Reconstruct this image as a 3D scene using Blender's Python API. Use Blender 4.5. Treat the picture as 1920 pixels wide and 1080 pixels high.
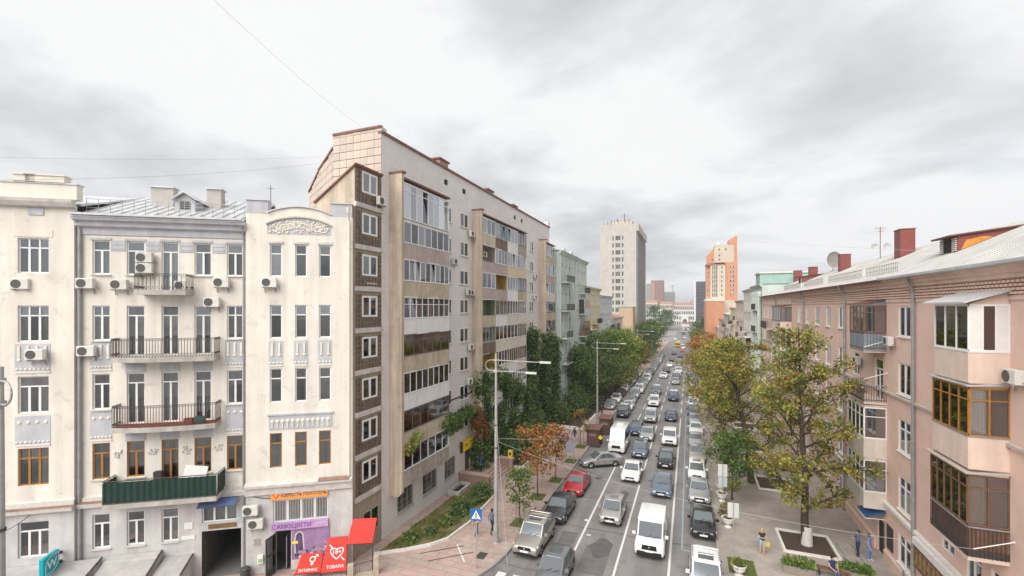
import bpy, bmesh, math, random
from mathutils import Vector, Matrix, Euler, noise as mnoise
R = math.radians
random.seed(7)
for o in list(bpy.data.objects): bpy.data.objects.remove(o, do_unlink=True)
S = bpy.context.scene
C = S.collection

# ---------------------------------------------------------------- camera
YAW = math.atan(331 / 860.0)
cam = bpy.data.cameras.new('camera'); cam.sensor_width = 36; cam.lens = 860 / 1920 * 36
cam.shift_y = 35 / 1920; cam.clip_start = .3; cam.clip_end = 9000
co = bpy.data.objects.new('camera', cam); C.objects.link(co)
co.location = (0, 0, 16.5); co.rotation_euler = (R(90), 0, YAW)
S.camera = co

# ---------------------------------------------------------------- sky
SUN_EL = R(42); SUN_AZ = R(191)      # azimuth of the veiled sun, measured from +Y towards +X
w = bpy.data.worlds.new('World'); S.world = w; w.use_nodes = True
nt = w.node_tree; N = nt.nodes; L = nt.links
N.clear()
def nd(t, **k):
    n = N.new(t)
    for a, b in k.items(): setattr(n, a, b)
    return n
out = nd('ShaderNodeOutputWorld'); bg = nd('ShaderNodeBackground'); L.new(bg.outputs[0], out.inputs[0])
sky = nd('ShaderNodeTexSky', sky_type='NISHITA', sun_disc=False, sun_elevation=SUN_EL, sun_rotation=SUN_AZ, air_density=1.0, dust_density=2.0)
tc = nd('ShaderNodeTexCoord'); sp = nd('ShaderNodeSeparateXYZ'); L.new(tc.outputs['Generated'], sp.inputs[0])
zc = nd('ShaderNodeMath', operation='MAXIMUM'); L.new(sp.outputs[2], zc.inputs[0]); zc.inputs[1].default_value = 0
za = nd('ShaderNodeMath', operation='ADD'); L.new(zc.outputs[0], za.inputs[0]); za.inputs[1].default_value = .22
dx = nd('ShaderNodeMath', operation='DIVIDE'); L.new(sp.outputs[0], dx.inputs[0]); L.new(za.outputs[0], dx.inputs[1])
dy = nd('ShaderNodeMath', operation='DIVIDE'); L.new(sp.outputs[1], dy.inputs[0]); L.new(za.outputs[0], dy.inputs[1])
cb = nd('ShaderNodeCombineXYZ'); L.new(dx.outputs[0], cb.inputs[0]); L.new(dy.outputs[0], cb.inputs[1])
mp = nd('ShaderNodeMapping'); L.new(cb.outputs[0], mp.inputs[0]); mp.inputs['Rotation'].default_value = (0, 0, R(35)); mp.inputs['Scale'].default_value = (.85, 1.0, 1); mp.inputs['Location'].default_value = (5.3, 2.2, 0)
n1 = nd('ShaderNodeTexNoise'); L.new(mp.outputs[0], n1.inputs[0]); n1.inputs['Scale'].default_value = 1.0; n1.inputs['Detail'].default_value = 10; n1.inputs['Roughness'].default_value = .56; n1.inputs['Distortion'].default_value = .2
r1 = nd('ShaderNodeValToRGB'); L.new(n1.outputs[0], r1.inputs[0])
e = r1.color_ramp.elements; e[0].position = .36; e[0].color = (.725, .728, .735, 1); e[1].position = .68; e[1].color = (.42, .427, .45, 1)
m1 = e.new(.47); m1.color = (.715, .718, .725, 1)
m2 = e.new(.56); m2.color = (.575, .58, .598, 1)
n2 = nd('ShaderNodeTexNoise'); L.new(mp.outputs[0], n2.inputs[0]); n2.inputs['Scale'].default_value = .75; n2.inputs['Detail'].default_value = 5; n2.inputs['Roughness'].default_value = .55
r2 = nd('ShaderNodeValToRGB'); L.new(n2.outputs[0], r2.inputs[0])
e = r2.color_ramp.elements; e[0].position = .62; e[0].color = (0, 0, 0, 1); e[1].position = .80; e[1].color = (.55, .55, .55, 1)
sg = nd('ShaderNodeMixRGB', blend_type='MULTIPLY'); sg.inputs[0].default_value = 1; L.new(sky.outputs[0], sg.inputs[1]); sg.inputs[2].default_value = (.12, .12, .12, 1)
mx = nd('ShaderNodeMixRGB'); L.new(r2.outputs[0], mx.inputs[0]); L.new(r1.outputs[0], mx.inputs[1]); L.new(sg.outputs[0], mx.inputs[2])
L.new(mx.outputs[0], bg.inputs[0]); bg.inputs[1].default_value = .44

# ---------------------------------------------------------------- sun behind cloud
sl = bpy.data.lights.new('sun', 'SUN'); sl.energy = 1.5; sl.angle = R(55); sl.color = (1, .96, .9)
so = bpy.data.objects.new('sun', sl); C.objects.link(so); so.location = (0, -20, 60)
sd = Vector((math.sin(SUN_AZ) * math.cos(SUN_EL), math.cos(SUN_AZ) * math.cos(SUN_EL), math.sin(SUN_EL)))
so.rotation_euler = sd.to_track_quat('Z', 'Y').to_euler()

S.view_settings.view_transform = 'Standard'; S.view_settings.look = 'None'
S.view_settings.exposure = 1.6; S.view_settings.gamma = 1
S.render.engine = 'CYCLES'
S.cycles.max_bounces = 6; S.cycles.transparent_max_bounces = 10

# ---------------------------------------------------------------- materials
MATS = {}
def M(name, col, rough=.8, var=.12, scale=2.0, bump=0, bscale=30, metal=0, streak=0, rand=0, spec=.3, coat=0, alpha=None, sscale=(2.2, 2.2, .12), stain=0, stscale=.9):
    if name in MATS: return MATS[name]
    m = bpy.data.materials.new(name); m.use_nodes = True; t = m.node_tree; b = t.nodes['Principled BSDF']
    b.inputs['Roughness'].default_value = rough; b.inputs['Metallic'].default_value = metal
    b.inputs['Specular IOR Level'].default_value = spec
    if coat: b.inputs['Coat Weight'].default_value = coat; b.inputs['Coat Roughness'].default_value = .06
    tc = t.nodes.new('ShaderNodeTexCoord')
    src = None
    rgb = t.nodes.new('ShaderNodeRGB'); rgb.outputs[0].default_value = (*col, 1); src = rgb.outputs[0]
    def mul(src, fac_out, lo, hi):
        mr = t.nodes.new('ShaderNodeMapRange'); t.links.new(fac_out, mr.inputs[0])
        mr.inputs[1].default_value = .3; mr.inputs[2].default_value = .7; mr.inputs[3].default_value = lo; mr.inputs[4].default_value = hi
        x = t.nodes.new('ShaderNodeMixRGB'); x.blend_type = 'MULTIPLY'; x.inputs[0].default_value = 1
        t.links.new(src, x.inputs[1]); t.links.new(mr.outputs[0], x.inputs[2]); return x.outputs[0]
    if var:
        n = t.nodes.new('ShaderNodeTexNoise'); n.inputs['Scale'].default_value = scale; n.inputs['Detail'].default_value = 6; n.inputs['Roughness'].default_value = .65
        t.links.new(tc.outputs['Object'], n.inputs['Vector']); src = mul(src, n.outputs[0], 1 - var, 1 + var * .6)
    if streak:
        mpn = t.nodes.new('ShaderNodeMapping'); mpn.inputs['Scale'].default_value = sscale; t.links.new(tc.outputs['Object'], mpn.inputs[0])
        n = t.nodes.new('ShaderNodeTexNoise'); n.inputs['Scale'].default_value = 1; n.inputs['Detail'].default_value = 5; n.inputs['Roughness'].default_value = .6
        t.links.new(mpn.outputs[0], n.inputs['Vector']); src = mul(src, n.outputs[0], 1 + streak * .25, 1 - streak)
    if stain:   # blotches where the coat has worn or been patched
        n = t.nodes.new('ShaderNodeTexNoise'); n.inputs['Scale'].default_value = stscale; n.inputs['Detail'].default_value = 10; n.inputs['Roughness'].default_value = .72; n.inputs['Distortion'].default_value = .6
        t.links.new(tc.outputs['Object'], n.inputs['Vector'])
        mr = t.nodes.new('ShaderNodeMapRange'); t.links.new(n.outputs[0], mr.inputs[0]); mr.inputs[1].default_value = .56; mr.inputs[2].default_value = .66; mr.inputs[3].default_value = 1; mr.inputs[4].default_value = 1 - stain
        x = t.nodes.new('ShaderNodeMixRGB'); x.blend_type = 'MULTIPLY'; x.inputs[0].default_value = 1
        t.links.new(src, x.inputs[1]); t.links.new(mr.outputs[0], x.inputs[2]); src = x.outputs[0]
    if rand:
        oi = t.nodes.new('ShaderNodeObjectInfo'); mr = t.nodes.new('ShaderNodeMapRange'); t.links.new(oi.outputs['Random'], mr.inputs[0])
        mr.inputs[3].default_value = 1 - rand; mr.inputs[4].default_value = 1 + rand * .5
        x = t.nodes.new('ShaderNodeMixRGB'); x.blend_type = 'MULTIPLY'; x.inputs[0].default_value = 1
        t.links.new(src, x.inputs[1]); t.links.new(mr.outputs[0], x.inputs[2]); src = x.outputs[0]
    t.links.new(src, b.inputs['Base Color'])
    if bump:
        n = t.nodes.new('ShaderNodeTexNoise'); n.inputs['Scale'].default_value = bscale; n.inputs['Detail'].default_value = 4
        t.links.new(tc.outputs['Object'], n.inputs['Vector'])
        bp = t.nodes.new('ShaderNodeBump'); bp.inputs['Strength'].default_value = bump; bp.inputs['Distance'].default_value = .02
        t.links.new(n.outputs[0], bp.inputs['Height']); t.links.new(bp.outputs[0], b.inputs['Normal'])
    if alpha is not None: b.inputs['Alpha'].default_value = alpha
    MATS[name] = m; return m

def glass(name, tint=(.30, .33, .35), refl=.10, rough=.03):
    "window glass: see-through, tinted, mirror-like at a glance"
    if name in MATS: return MATS[name]
    m = bpy.data.materials.new(name); m.use_nodes = True; t = m.node_tree; t.nodes.clear()
    o = t.nodes.new('ShaderNodeOutputMaterial'); mix = t.nodes.new('ShaderNodeMixShader')
    tr = t.nodes.new('ShaderNodeBsdfTransparent'); tr.inputs[0].default_value = (*tint, 1)
    gl = t.nodes.new('ShaderNodeBsdfGlossy'); gl.inputs['Roughness'].default_value = rough; gl.inputs[0].default_value = (.9, .92, .95, 1)
    fr = t.nodes.new('ShaderNodeFresnel'); fr.inputs[0].default_value = 1.5
    tcn = t.nodes.new('ShaderNodeTexCoord'); nn = t.nodes.new('ShaderNodeTexNoise'); nn.inputs['Scale'].default_value = 1.3; t.links.new(tcn.outputs['Object'], nn.inputs['Vector'])
    bp = t.nodes.new('ShaderNodeBump'); bp.inputs['Strength'].default_value = .05; bp.inputs['Distance'].default_value = .03; t.links.new(nn.outputs[0], bp.inputs['Height'])
    t.links.new(bp.outputs[0], gl.inputs['Normal'])
    oi = t.nodes.new('ShaderNodeObjectInfo')
    mr = t.nodes.new('ShaderNodeMapRange'); t.links.new(oi.outputs['Random'], mr.inputs[0]); mr.inputs[3].default_value = refl * .4; mr.inputs[4].default_value = refl * 1.7
    ad = t.nodes.new('ShaderNodeMath'); ad.operation = 'ADD'; t.links.new(fr.outputs[0], ad.inputs[0]); t.links.new(mr.outputs[0], ad.inputs[1])
    t.links.new(ad.outputs[0], mix.inputs[0]); t.links.new(tr.outputs[0], mix.inputs[1]); t.links.new(gl.outputs[0], mix.inputs[2]); t.links.new(mix.outputs[0], o.inputs[0])
    MATS[name] = m; return m

def leafmat(name, col, trans=.35):
    if name in MATS: return MATS[name]
    m = bpy.data.materials.new(name); m.use_nodes = True; t = m.node_tree; t.nodes.clear()
    o = t.nodes.new('ShaderNodeOutputMaterial'); mix = t.nodes.new('ShaderNodeMixShader'); mix.inputs[0].default_value = trans
    d = t.nodes.new('ShaderNodeBsdfPrincipled'); d.inputs['Roughness'].default_value = .55; d.inputs['Specular IOR Level'].default_value = .35
    tl = t.nodes.new('ShaderNodeBsdfTranslucent')
    tcn = t.nodes.new('ShaderNodeTexCoord'); n = t.nodes.new('ShaderNodeTexNoise'); n.inputs['Scale'].default_value = 1.1; n.inputs['Detail'].default_value = 5
    t.links.new(tcn.outputs['Object'], n.inputs['Vector'])
    rp = t.nodes.new('ShaderNodeValToRGB'); t.links.new(n.outputs[0], rp.inputs[0])
    e = rp.color_ramp.elements; e[0].position = .3; e[0].color = (col[0] * .6, col[1] * .65, col[2] * .6, 1); e[1].position = .7; e[1].color = (min(1, col[0] * 1.5), min(1, col[1] * 1.4), col[2] * 1.2, 1)
    t.links.new(rp.outputs[0], d.inputs['Base Color']); t.links.new(rp.outputs[0], tl.inputs[0])
    t.links.new(d.outputs[0], mix.inputs[1]); t.links.new(tl.outputs[0], mix.inputs[2]); t.links.new(mix.outputs[0], o.inputs[0])
    MATS[name] = m; return m

# ---------------------------------------------------------------- mesh builder
class MB:
    def __init__(s): s.v = []; s.f = []; s.m = []
    def quad(s, *p, m=0):
        i = len(s.v); s.v += [tuple(q) for q in p]; s.f.append(tuple(range(i, i + len(p)))); s.m.append(m); return s
    def box(s, x0, x1, y0, y1, z0, z1, m=0):
        if x0 > x1: x0, x1 = x1, x0
        if y0 > y1: y0, y1 = y1, y0
        if z0 > z1: z0, z1 = z1, z0
        i = len(s.v)
        s.v += [(x0, y0, z0), (x1, y0, z0), (x1, y1, z0), (x0, y1, z0), (x0, y0, z1), (x1, y0, z1), (x1, y1, z1), (x0, y1, z1)]
        for q in ((0, 3, 2, 1), (4, 5, 6, 7), (0, 1, 5, 4), (1, 2, 6, 5), (2, 3, 7, 6), (3, 0, 4, 7)): s.f.append(tuple(i + k for k in q)); s.m.append(m)
        return s
    def prism(s, pts, a, b, axis='y', m=0):
        "extrude a 2-D outline between a and b along an axis"
        def P(p, t): return {'y': (p[0], t, p[1]), 'x': (t, p[0], p[1]), 'z': (p[0], p[1], t)}[axis]
        i = len(s.v); n = len(pts)
        s.v += [P(p, a) for p in pts] + [P(p, b) for p in pts]
        s.f.append(tuple(range(i, i + n))); s.f.append(tuple(range(i + 2 * n - 1, i + n - 1, -1))); s.m += [m, m]
        for k in range(n): s.f.append((i + k, i + n + k, i + n + (k + 1) % n, i + (k + 1) % n)); s.m.append(m)
        return s
    def tube(s, p, q, r, r2=None, n=8, m=0, cap=True):
        p = Vector(p); q = Vector(q); d = q - p
        if d.length < 1e-6: return s
        d.normalize(); a = d.orthogonal().normalized(); b = d.cross(a); r2 = r if r2 is None else r2; i = len(s.v)
        for c, rr in ((p, r), (q, r2)):
            for k in range(n):
                t = 2 * math.pi * k / n; s.v.append(tuple(c + a * (rr * math.cos(t)) + b * (rr * math.sin(t))))
        for k in range(n): s.f.append((i + k, i + (k + 1) % n, i + n + (k + 1) % n, i + n + k)); s.m.append(m)
        if cap: s.f.append(tuple(range(i + n - 1, i - 1, -1))); s.f.append(tuple(range(i + n, i + 2 * n))); s.m += [m, m]
        return s
    def path(s, pts, r, n=6, m=0, r2=None):
        for k in range(len(pts) - 1):
            a = r if r2 is None else r + (r2 - r) * k / (len(pts) - 1); b = r if r2 is None else r + (r2 - r) * (k + 1) / (len(pts) - 1)
            s.tube(pts[k], pts[k + 1], a, b, n, m)
        return s
    def lathe(s, prof, c=(0, 0, 0), n=16, m=0, axis='z'):
        i = len(s.v)
        for r, z in prof:
            for k in range(n):
                t = 2 * math.pi * k / n; x, y = r * math.cos(t), r * math.sin(t)
                p = {'z': (x, y, z), 'y': (x, z, y), 'x': (z, x, y)}[axis]
                s.v.append((c[0] + p[0], c[1] + p[1], c[2] + p[2]))
        for j in range(len(prof) - 1):
            for k in range(n): s.f.append((i + j * n + k, i + j * n + (k + 1) % n, i + (j + 1) * n + (k + 1) % n, i + (j + 1) * n + k)); s.m.append(m)
        return s
    def mesh(s, name, mats, smooth=False):
        me = bpy.data.meshes.new(name); me.from_pydata(s.v, [], s.f)
        for a in mats: me.materials.append(a)
        if len(mats) > 1: me.polygons.foreach_set('material_index', s.m)
        if smooth: me.polygons.foreach_set('use_smooth', [True] * len(s.f))
        me.update(); return me
    def build(s, name, mats, parent=None, loc=(0, 0, 0), rz=0, smooth=False):
        if not isinstance(mats, (list, tuple)): mats = [mats]
        return link(name, s.mesh(name, mats, smooth), parent, loc, rz)

def link(name, data, parent=None, loc=(0, 0, 0), rz=0):
    o = bpy.data.objects.new(name, data); C.objects.link(o); o.location = loc; o.rotation_euler = (0, 0, rz)
    if parent is not None: o.parent = parent
    return o
def tag(o, label, cat, group=None):
    o['label'] = label; o['category'] = cat
    if group: o['group'] = group
    return o
def empty(name, loc=(0, 0, 0), rz=0):
    o = bpy.data.objects.new(name, None); C.objects.link(o); o.location = loc; o.rotation_euler = (0, 0, rz); o.empty_display_size = .2; return o
def struct(o): o['kind'] = 'structure'; return o
def stuff(o): o['kind'] = 'stuff'; return o
def recalc(o):
    bm = bmesh.new(); bm.from_mesh(o.data); bmesh.ops.recalc_face_normals(bm, faces=bm.faces); bm.to_mesh(o.data); bm.free(); return o
def bevel(o, w=.02, seg=1):
    bm = bmesh.new(); bm.from_mesh(o.data); bmesh.ops.remove_doubles(bm, verts=bm.verts, dist=1e-5); bmesh.ops.recalc_face_normals(bm, faces=bm.faces)
    bmesh.ops.bevel(bm, geom=list(bm.edges), offset=w, segments=seg, affect='EDGES', profile=.6, clamp_overlap=True); bm.to_mesh(o.data); bm.free(); return o
CACHE = {}
ORD = ['first', 'second', 'third', 'fourth', 'fifth', 'sixth', 'seventh', 'eighth', 'ninth', 'tenth', 'eleventh', 'twelfth', 'thirteenth', 'fourteenth', 'fifteenth', 'sixteenth', 'seventeenth', 'eighteenth', 'nineteenth', 'twentieth', 'twenty-first', 'twenty-second', 'twenty-third']
def cached(key, fn):
    if key not in CACHE: CACHE[key] = fn()
    return CACHE[key]
def text(body, size, mat, parent, loc, rot, depth=.012, name='lettering', sx=1.0, align='CENTER', shear=0):
    cu = bpy.data.curves.new('t', 'FONT'); cu.body = body; cu.size = size; cu.extrude = depth; cu.align_x = align; cu.align_y = 'CENTER'; cu.resolution_u = 2; cu.shear = shear
    ob = bpy.data.objects.new('t', cu); C.objects.link(ob)
    dg = bpy.context.evaluated_depsgraph_get(); me = bpy.data.meshes.new_from_object(ob.evaluated_get(dg))
    bpy.data.objects.remove(ob, do_unlink=True)
    me.materials.clear(); me.materials.append(mat)
    o = link(name, me, parent, loc); o.rotation_euler = rot; o.scale = (sx, 1, 1); return o

SLOPE = .019
def gz(y):
    "height of the street at distance y: it falls away from the crossing, then climbs past the station square"
    P = [(-400, 8.2), (310, -5.32), (345, -5.2), (450, -2.0), (900, 12), (2500, 30), (9000, 60)]
    for (a, za_), (b, zb) in zip(P, P[1:]):
        if y <= b: return za_ + (zb - za_) * (y - a) / (b - a)
    return P[-1][1]
# ================================================================ SETTING
def brickmat(name, c1, c2, cm, sx, sy, mortar=.02, var=.12, rough=.85, offset=.5, bumpd=.006, sq=1.0, axes='xy'):
    if name in MATS: return MATS[name]
    m = M(name, (1, 1, 1), rough, var, .6, streak=0)
    t = m.node_tree; b = t.nodes['Principled BSDF']
    src = b.inputs['Base Color'].links[0].from_socket
    tcn = t.nodes.new('ShaderNodeTexCoord'); spn = t.nodes.new('ShaderNodeSeparateXYZ'); cbn = t.nodes.new('ShaderNodeCombineXYZ')
    t.links.new(tcn.outputs['Object'], spn.inputs[0])
    ix = {'x': 0, 'y': 1, 'z': 2}
    t.links.new(spn.outputs[ix[axes[0]]], cbn.inputs[0]); t.links.new(spn.outputs[ix[axes[1]]], cbn.inputs[1])
    bk = t.nodes.new('ShaderNodeTexBrick'); t.links.new(cbn.outputs[0], bk.inputs[0]); bk.offset = offset; bk.squash = sq
    bk.inputs['Color1'].default_value = (*c1, 1); bk.inputs['Color2'].default_value = (*c2, 1); bk.inputs['Mortar'].default_value = (*cm, 1)
    bk.inputs['Scale'].default_value = 1; bk.inputs['Brick Width'].default_value = sx; bk.inputs['Row Height'].default_value = sy; bk.inputs['Mortar Size'].default_value = mortar
    x = t.nodes.new('ShaderNodeMixRGB'); x.blend_type = 'MULTIPLY'; x.inputs[0].default_value = 1
    t.links.new(src, x.inputs[1]); t.links.new(bk.outputs[0], x.inputs[2]); t.links.new(x.outputs[0], b.inputs['Base Color'])
    bp = t.nodes.new('ShaderNodeBump'); bp.invert = True; bp.inputs['Strength'].default_value = .5; bp.inputs['Distance'].default_value = bumpd
    t.links.new(bk.outputs['Fac'], bp.inputs['Height']); t.links.new(bp.outputs[0], b.inputs['Normal'])
    return m

ASPH = M('asphalt', (.255, .24, .232), .82, .16, .35, bump=.25, bscale=60, streak=.24, sscale=(1.1, .05, 1), stain=.24, stscale=.5)
GROUND = M('city_ground', (.30, .285, .27), .95, .35, .02)
PAVL = brickmat('pink_grey_paving', (.46, .315, .275), (.42, .345, .305), (.34, .265, .235), 1.15, .62, .035, .18, offset=.35)
PAVR = brickmat('beige_paving', (.39, .345, .31), (.36, .318, .286), (.30, .265, .24), .4, .2, .012, .22)
KERB = M('kerb_stone', (.34, .32, .30), .9, .2, 4)
WKERB = M('whitewashed_kerb', (.72, .70, .66), .85, .18, 5)
LINE = M('road_paint_white', (.70, .68, .655), .7, .22, 9, stain=.35, stscale=6)
BLUEP = M('road_paint_blue', (.33, .42, .49), .75, .25, 9)
SOIL = M('soil', (.085, .062, .045), .95, .35, 5, bump=.6, bscale=25)
SOIL2 = M('dry_grass_soil', (.17, .15, .075), .95, .45, 1.6, bump=.6, bscale=25)

def sheet(name, x0, x1, ys, dz, mat, parent=None):
    mb = MB()
    for a, b in zip(ys, ys[1:]): mb.quad((x0, a, gz(a) + dz), (x1, a, gz(a) + dz), (x1, b, gz(b) + dz), (x0, b, gz(b) + dz))
    return mb.build(name, mat, parent)
struct(sheet('ground', -4000, 4000, [-400, 0, 310, 345, 450, 900, 2500, 9000], -.05, GROUND))
road = struct(sheet('road', -60, 2.0, [-60, 310], 0, ASPH))
struct(sheet('station_square_road', -9, 1.5, [310.01, 345, 450], .0, ASPH))

def slab(name, pts, h, mat, kerbedge=None):
    mb = MB(); n = len(pts); top = [(x, y, gz(y) + h) for x, y in pts]
    mb.quad(*top)
    for i in range(n):
        a = pts[i]; b = pts[(i + 1) % n]
        mb.quad((a[0], a[1], gz(a[1]) - .04), (b[0], b[1], gz(b[1]) - .04), top[(i + 1) % n], top[i])
    return recalc(struct(mb.build(name, mat)))
def kerb(name, pts, mat, wdt=.16, h=.145, seg=1.0, closed=False, base=0, gap=.006, parent=None):
    "a row of kerb stones along a line, laid with open joints"
    mb = MB(); P = [Vector((x, y, 0)) for x, y in pts]
    if closed: P.append(P[0])
    for a, b in zip(P, P[1:]):
        d = b - a; ln = d.length; d.normalize(); nrm = Vector((-d.y, d.x, 0)); k = max(1, int(ln / seg)); 
        for i in range(k):
            p = a + d * (ln * i / k + gap); q = a + d * (ln * (i + 1) / k - gap)
            j = random.uniform(-.006, .006); hh = h + random.uniform(-.006, .008)
            c = [p + nrm * (-wdt / 2 + j), q + nrm * (-wdt / 2 + j), q + nrm * (wdt / 2 + j), p + nrm * (wdt / 2 + j)]
            i0 = len(mb.v)
            mb.v += [(u.x, u.y, gz(u.y) - .05) for u in c] + [(u.x, u.y, gz(u.y) + base + hh) for u in c]
            for f in ((0, 3, 2, 1), (4, 5, 6, 7), (0, 1, 5, 4), (1, 2, 6, 5), (2, 3, 7, 6), (3, 0, 4, 7)): mb.f.append(tuple(i0 + t for t in f)); mb.m.append(0)
    o = recalc(mb.build(name, mat, parent)); return o if parent else struct(o)

curve = [(-11.3, 29.5), (-11.38, 28), (-11.62, 26.4), (-12.1, 24.8), (-12.9, 23.2), (-14.2, 21.2), (-16.3, 18.23), (-41.2, 1.46)]
slab('pavement_left', [(-11.3, 310)] + curve + [(-44.8, 6.85), (-19.93, 23.62), (-20.3, 26.6), (-20.3, 310)], .13, PAVL)
kerb('kerb_left', [(-11.22, 180), (-11.22, 29.5)] + [(x + .07, y - .03) for x, y in curve[1:7]], KERB)
slab('pavement_right', [(1.95, 310), (1.95, 14), (12.6, 14), (12.6, 310)], .13, PAVR)
kerb('kerb_right', [(1.87, 14), (1.87, 150)], KERB)

def line(x, y0, y1, wd=.15, mat=LINE, name='lane_line'):
    sheet(name, x - wd / 2, x + wd / 2, [y0, y1], .005, mat, road)
line(-7.2, 20, 49.5); line(-4.3, 20, 44.5); line(-1.15, 20, 76)
for y in range(54, 130, 9): line(-7.2, y, y + 5)
for y in range(49, 150, 8): line(-4.3, y, y + 4.5)
for y in range(80, 170, 8): line(-1.15, y, y + 4)
line(-.42, 33.3, 80, .09, BLUEP, 'parking_line')
sheet('parking_line', -.355, .5, [33.24, 33.36], .0052, BLUEP, road)
for k in range(7): sheet('crossing_stripe', -11.0 + k * 1.0, -10.45 + k * 1.0, [22.2, 26.25], .0055, LINE, road)
sheet('worn_mark', -7.55, -7.28, [35.2, 35.5], .0052, LINE, road); sheet('worn_mark', -6.9, -6.6, [32.9, 33.1], .0052, LINE, road)
PATCH = M('asphalt_patch', (.165, .155, .15), .8, .2, 1.5)
sheet('asphalt_patch', -8.6, -7.5, [25, 33], .003, PATCH, road); sheet('asphalt_patch', -6.6, -4.9, [28, 31.6], .003, PATCH, road)
TAR = M('tar_seam', (.07, .066, .065), .7, .2, 3)
random.seed(31)
for y in (27.3, 33.9, 39.8, 46.5, 55.6, 66.4):
    mb = MB(); x = -11.1; yy = y
    while x < 1.7:
        x2 = x + random.uniform(.5, 1.0); y2 = yy + random.uniform(-.14, .14); wd = random.uniform(.02, .05); mb.quad((x, yy - wd, gz(yy) + .0035), (x2, y2 - wd, gz(y2) + .0035), (x2, y2 + wd, gz(y2) + .0035), (x, yy + wd, gz(yy) + .0035)); x = x2; yy = y2
    mb.build('tar_seam', TAR, road)
for x, y, rx, ry in ((-5.6, 31.5, .7, 1.5), (-2.7, 38.6, .5, 1.6), (-9.3, 36.9, .45, .8), (.9, 33.6, .5, .5), (-8.6, 52, .5, 1.2), (-5.4, 41.5, .45, 1.1)):
    MB().quad(*[(x + rx * math.cos(t * .52) * (1 + .25 * math.sin(t * 2.3)), y + ry * math.sin(t * .52), gz(y + ry * math.sin(t * .52)) + .0038) for t in range(12)]).build('oil_stain', M('oil_stain', (.12, .113, .11), .6, .3, 2), road)
MAN = M('cast_iron', (.07, .065, .06), .6, .2, 8)
for x, y in ((-5.2, 39.2), (-3.2, 37.2), (-8.2, 45), (-2.9, 64)):
    o = MB().lathe([(0, 0), (.36, 0), (.38, -.01)], n=16).build('manhole_cover', MAN, road, (x, y, gz(y) + .012)); recalc(o)
# wheel-worn, slotted drains set in the left pavement
for a, b in (((-16.55, 26.05), (-14.3, 28.05)), ((-15.55, 25.45), (-13.3, 27.55))):
    d = (Vector(b) - Vector(a)).normalized(); nn = Vector((-d.y, d.x)) * .05; mb = MB()
    mb.quad(*[(p.x, p.y, gz(p.y) + .137) for p in (Vector(a) - nn, Vector(b) - nn, Vector(b) + nn, Vector(a) + nn)])
    mb.build('drain_slot', MAN, bpy.data.objects['pavement_left'])
mb = MB(); mb.quad(*[(x, y, gz(y) + .137) for x, y in ((-14.86, 27.99), (-14.78, 28.06), (-13.3, 26.24), (-13.38, 26.17))]); mb.build('painted_line', LINE, bpy.data.objects['pavement_left'])
sheet('inspection_hatch', -12.95, -12.35, [26.9, 27.75], .138, MAN, bpy.data.objects['pavement_left'])

# planted bed in front of the grey block
bedpts = [(-19.2, 24.75), (-17.6, 26.0), (-16.4, 27.2), (-15.75, 28.4), (-15.45, 31.2), (-15.8, 37.9), (-19.0, 37.9), (-19.05, 26.0)]
slab('planted_bed', bedpts, .22, SOIL2)
kerb('bed_kerb', bedpts[:6], WKERB, .14, .31, 1.2)
bed2 = [(-19.9, 44.4), (-15.95, 44.4), (-15.95, 52.5), (-15.5, 56.5), (-19.9, 56.5)]
slab('shrub_bed', bed2, .2, SOIL); kerb('shrub_bed_kerb', [(-19.9, 44.4), (-15.95, 44.4), (-15.95, 52.5), (-15.4, 56.5)], WKERB, .16, .33, 1.2)
bed3 = [(-19.9, 62.5), (-13.6, 62.5), (-13.6, 110), (-19.9, 110)]
slab('grove_bed', bed3, .18, SOIL); kerb('grove_bed_kerb', [(-19.9, 62.5), (-13.6, 62.5), (-13.6, 72)], WKERB, .3, .5, 1.5)
# tree pits
def pit(x0, x1, y0, y1, kb=True, mat=SOIL, name='tree_pit'):
    slab(name, [(x0, y0), (x1, y0), (x1, y1), (x0, y1)], .142, mat)
    if kb: kerb('pit_kerb', [(x0, y0), (x1, y0), (x1, y1), (x0, y1)], WKERB, .17, .27, 1.15, True)
pit(6.05, 9.2, 35.35, 38.75); pit(6.05, 9.2, 47.3, 50.9); pit(6.05, 9.2, 60, 63.4); pit(6.05, 9.2, 72, 75.4)
GRASS_PATCH = M('pit_grass', (.10, .13, .035), .95, .4, 6, bump=.5, bscale=40)
for x, y in ((-11.95, 32.7), (-12.25, 38.0), (-11.85, 42.5), (-12.1, 54.4), (-11.9, 48.6)): pit(x - .6, x + .6, y - .75, y + .75, False, GRASS_PATCH)
pit(2.35, 3.9, 31.2, 33.2, False, GRASS_PATCH)
# ================================================================ FACADE KIT
WHITE = M('white_window_frame', (.78, .78, .77), .45, .08, 3)
WOODF = M('varnished_wood', (.42, .19, .045), .5, .25, 6, streak=.2)
BROWNF = M('dark_brown_frame', (.17, .115, .08), .6, .3, 4)
GREYF = M('old_grey_frame', (.36, .34, .31), .7, .2, 4)
GL = glass('window_glass', (.74, .76, .77), .13)
GLB = glass('balcony_glass', (.86, .88, .89), .13)
GLF = M('far_window_glass', (.10, .105, .115), .12, .3, .5, rand=.6, spec=.6)
DARK = M('dark_interior', (.035, .032, .03), .95, .2, 1)
ROOM = M('room_wall', (.34, .32, .295), .95, .3, .5, rand=.3)
CURT = M('net_curtain', (.66, .64, .60), .9, .1, 3, rand=.35)
CURT2 = M('heavy_curtain', (.42, .34, .25), .9, .15, 3, rand=.5)

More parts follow.
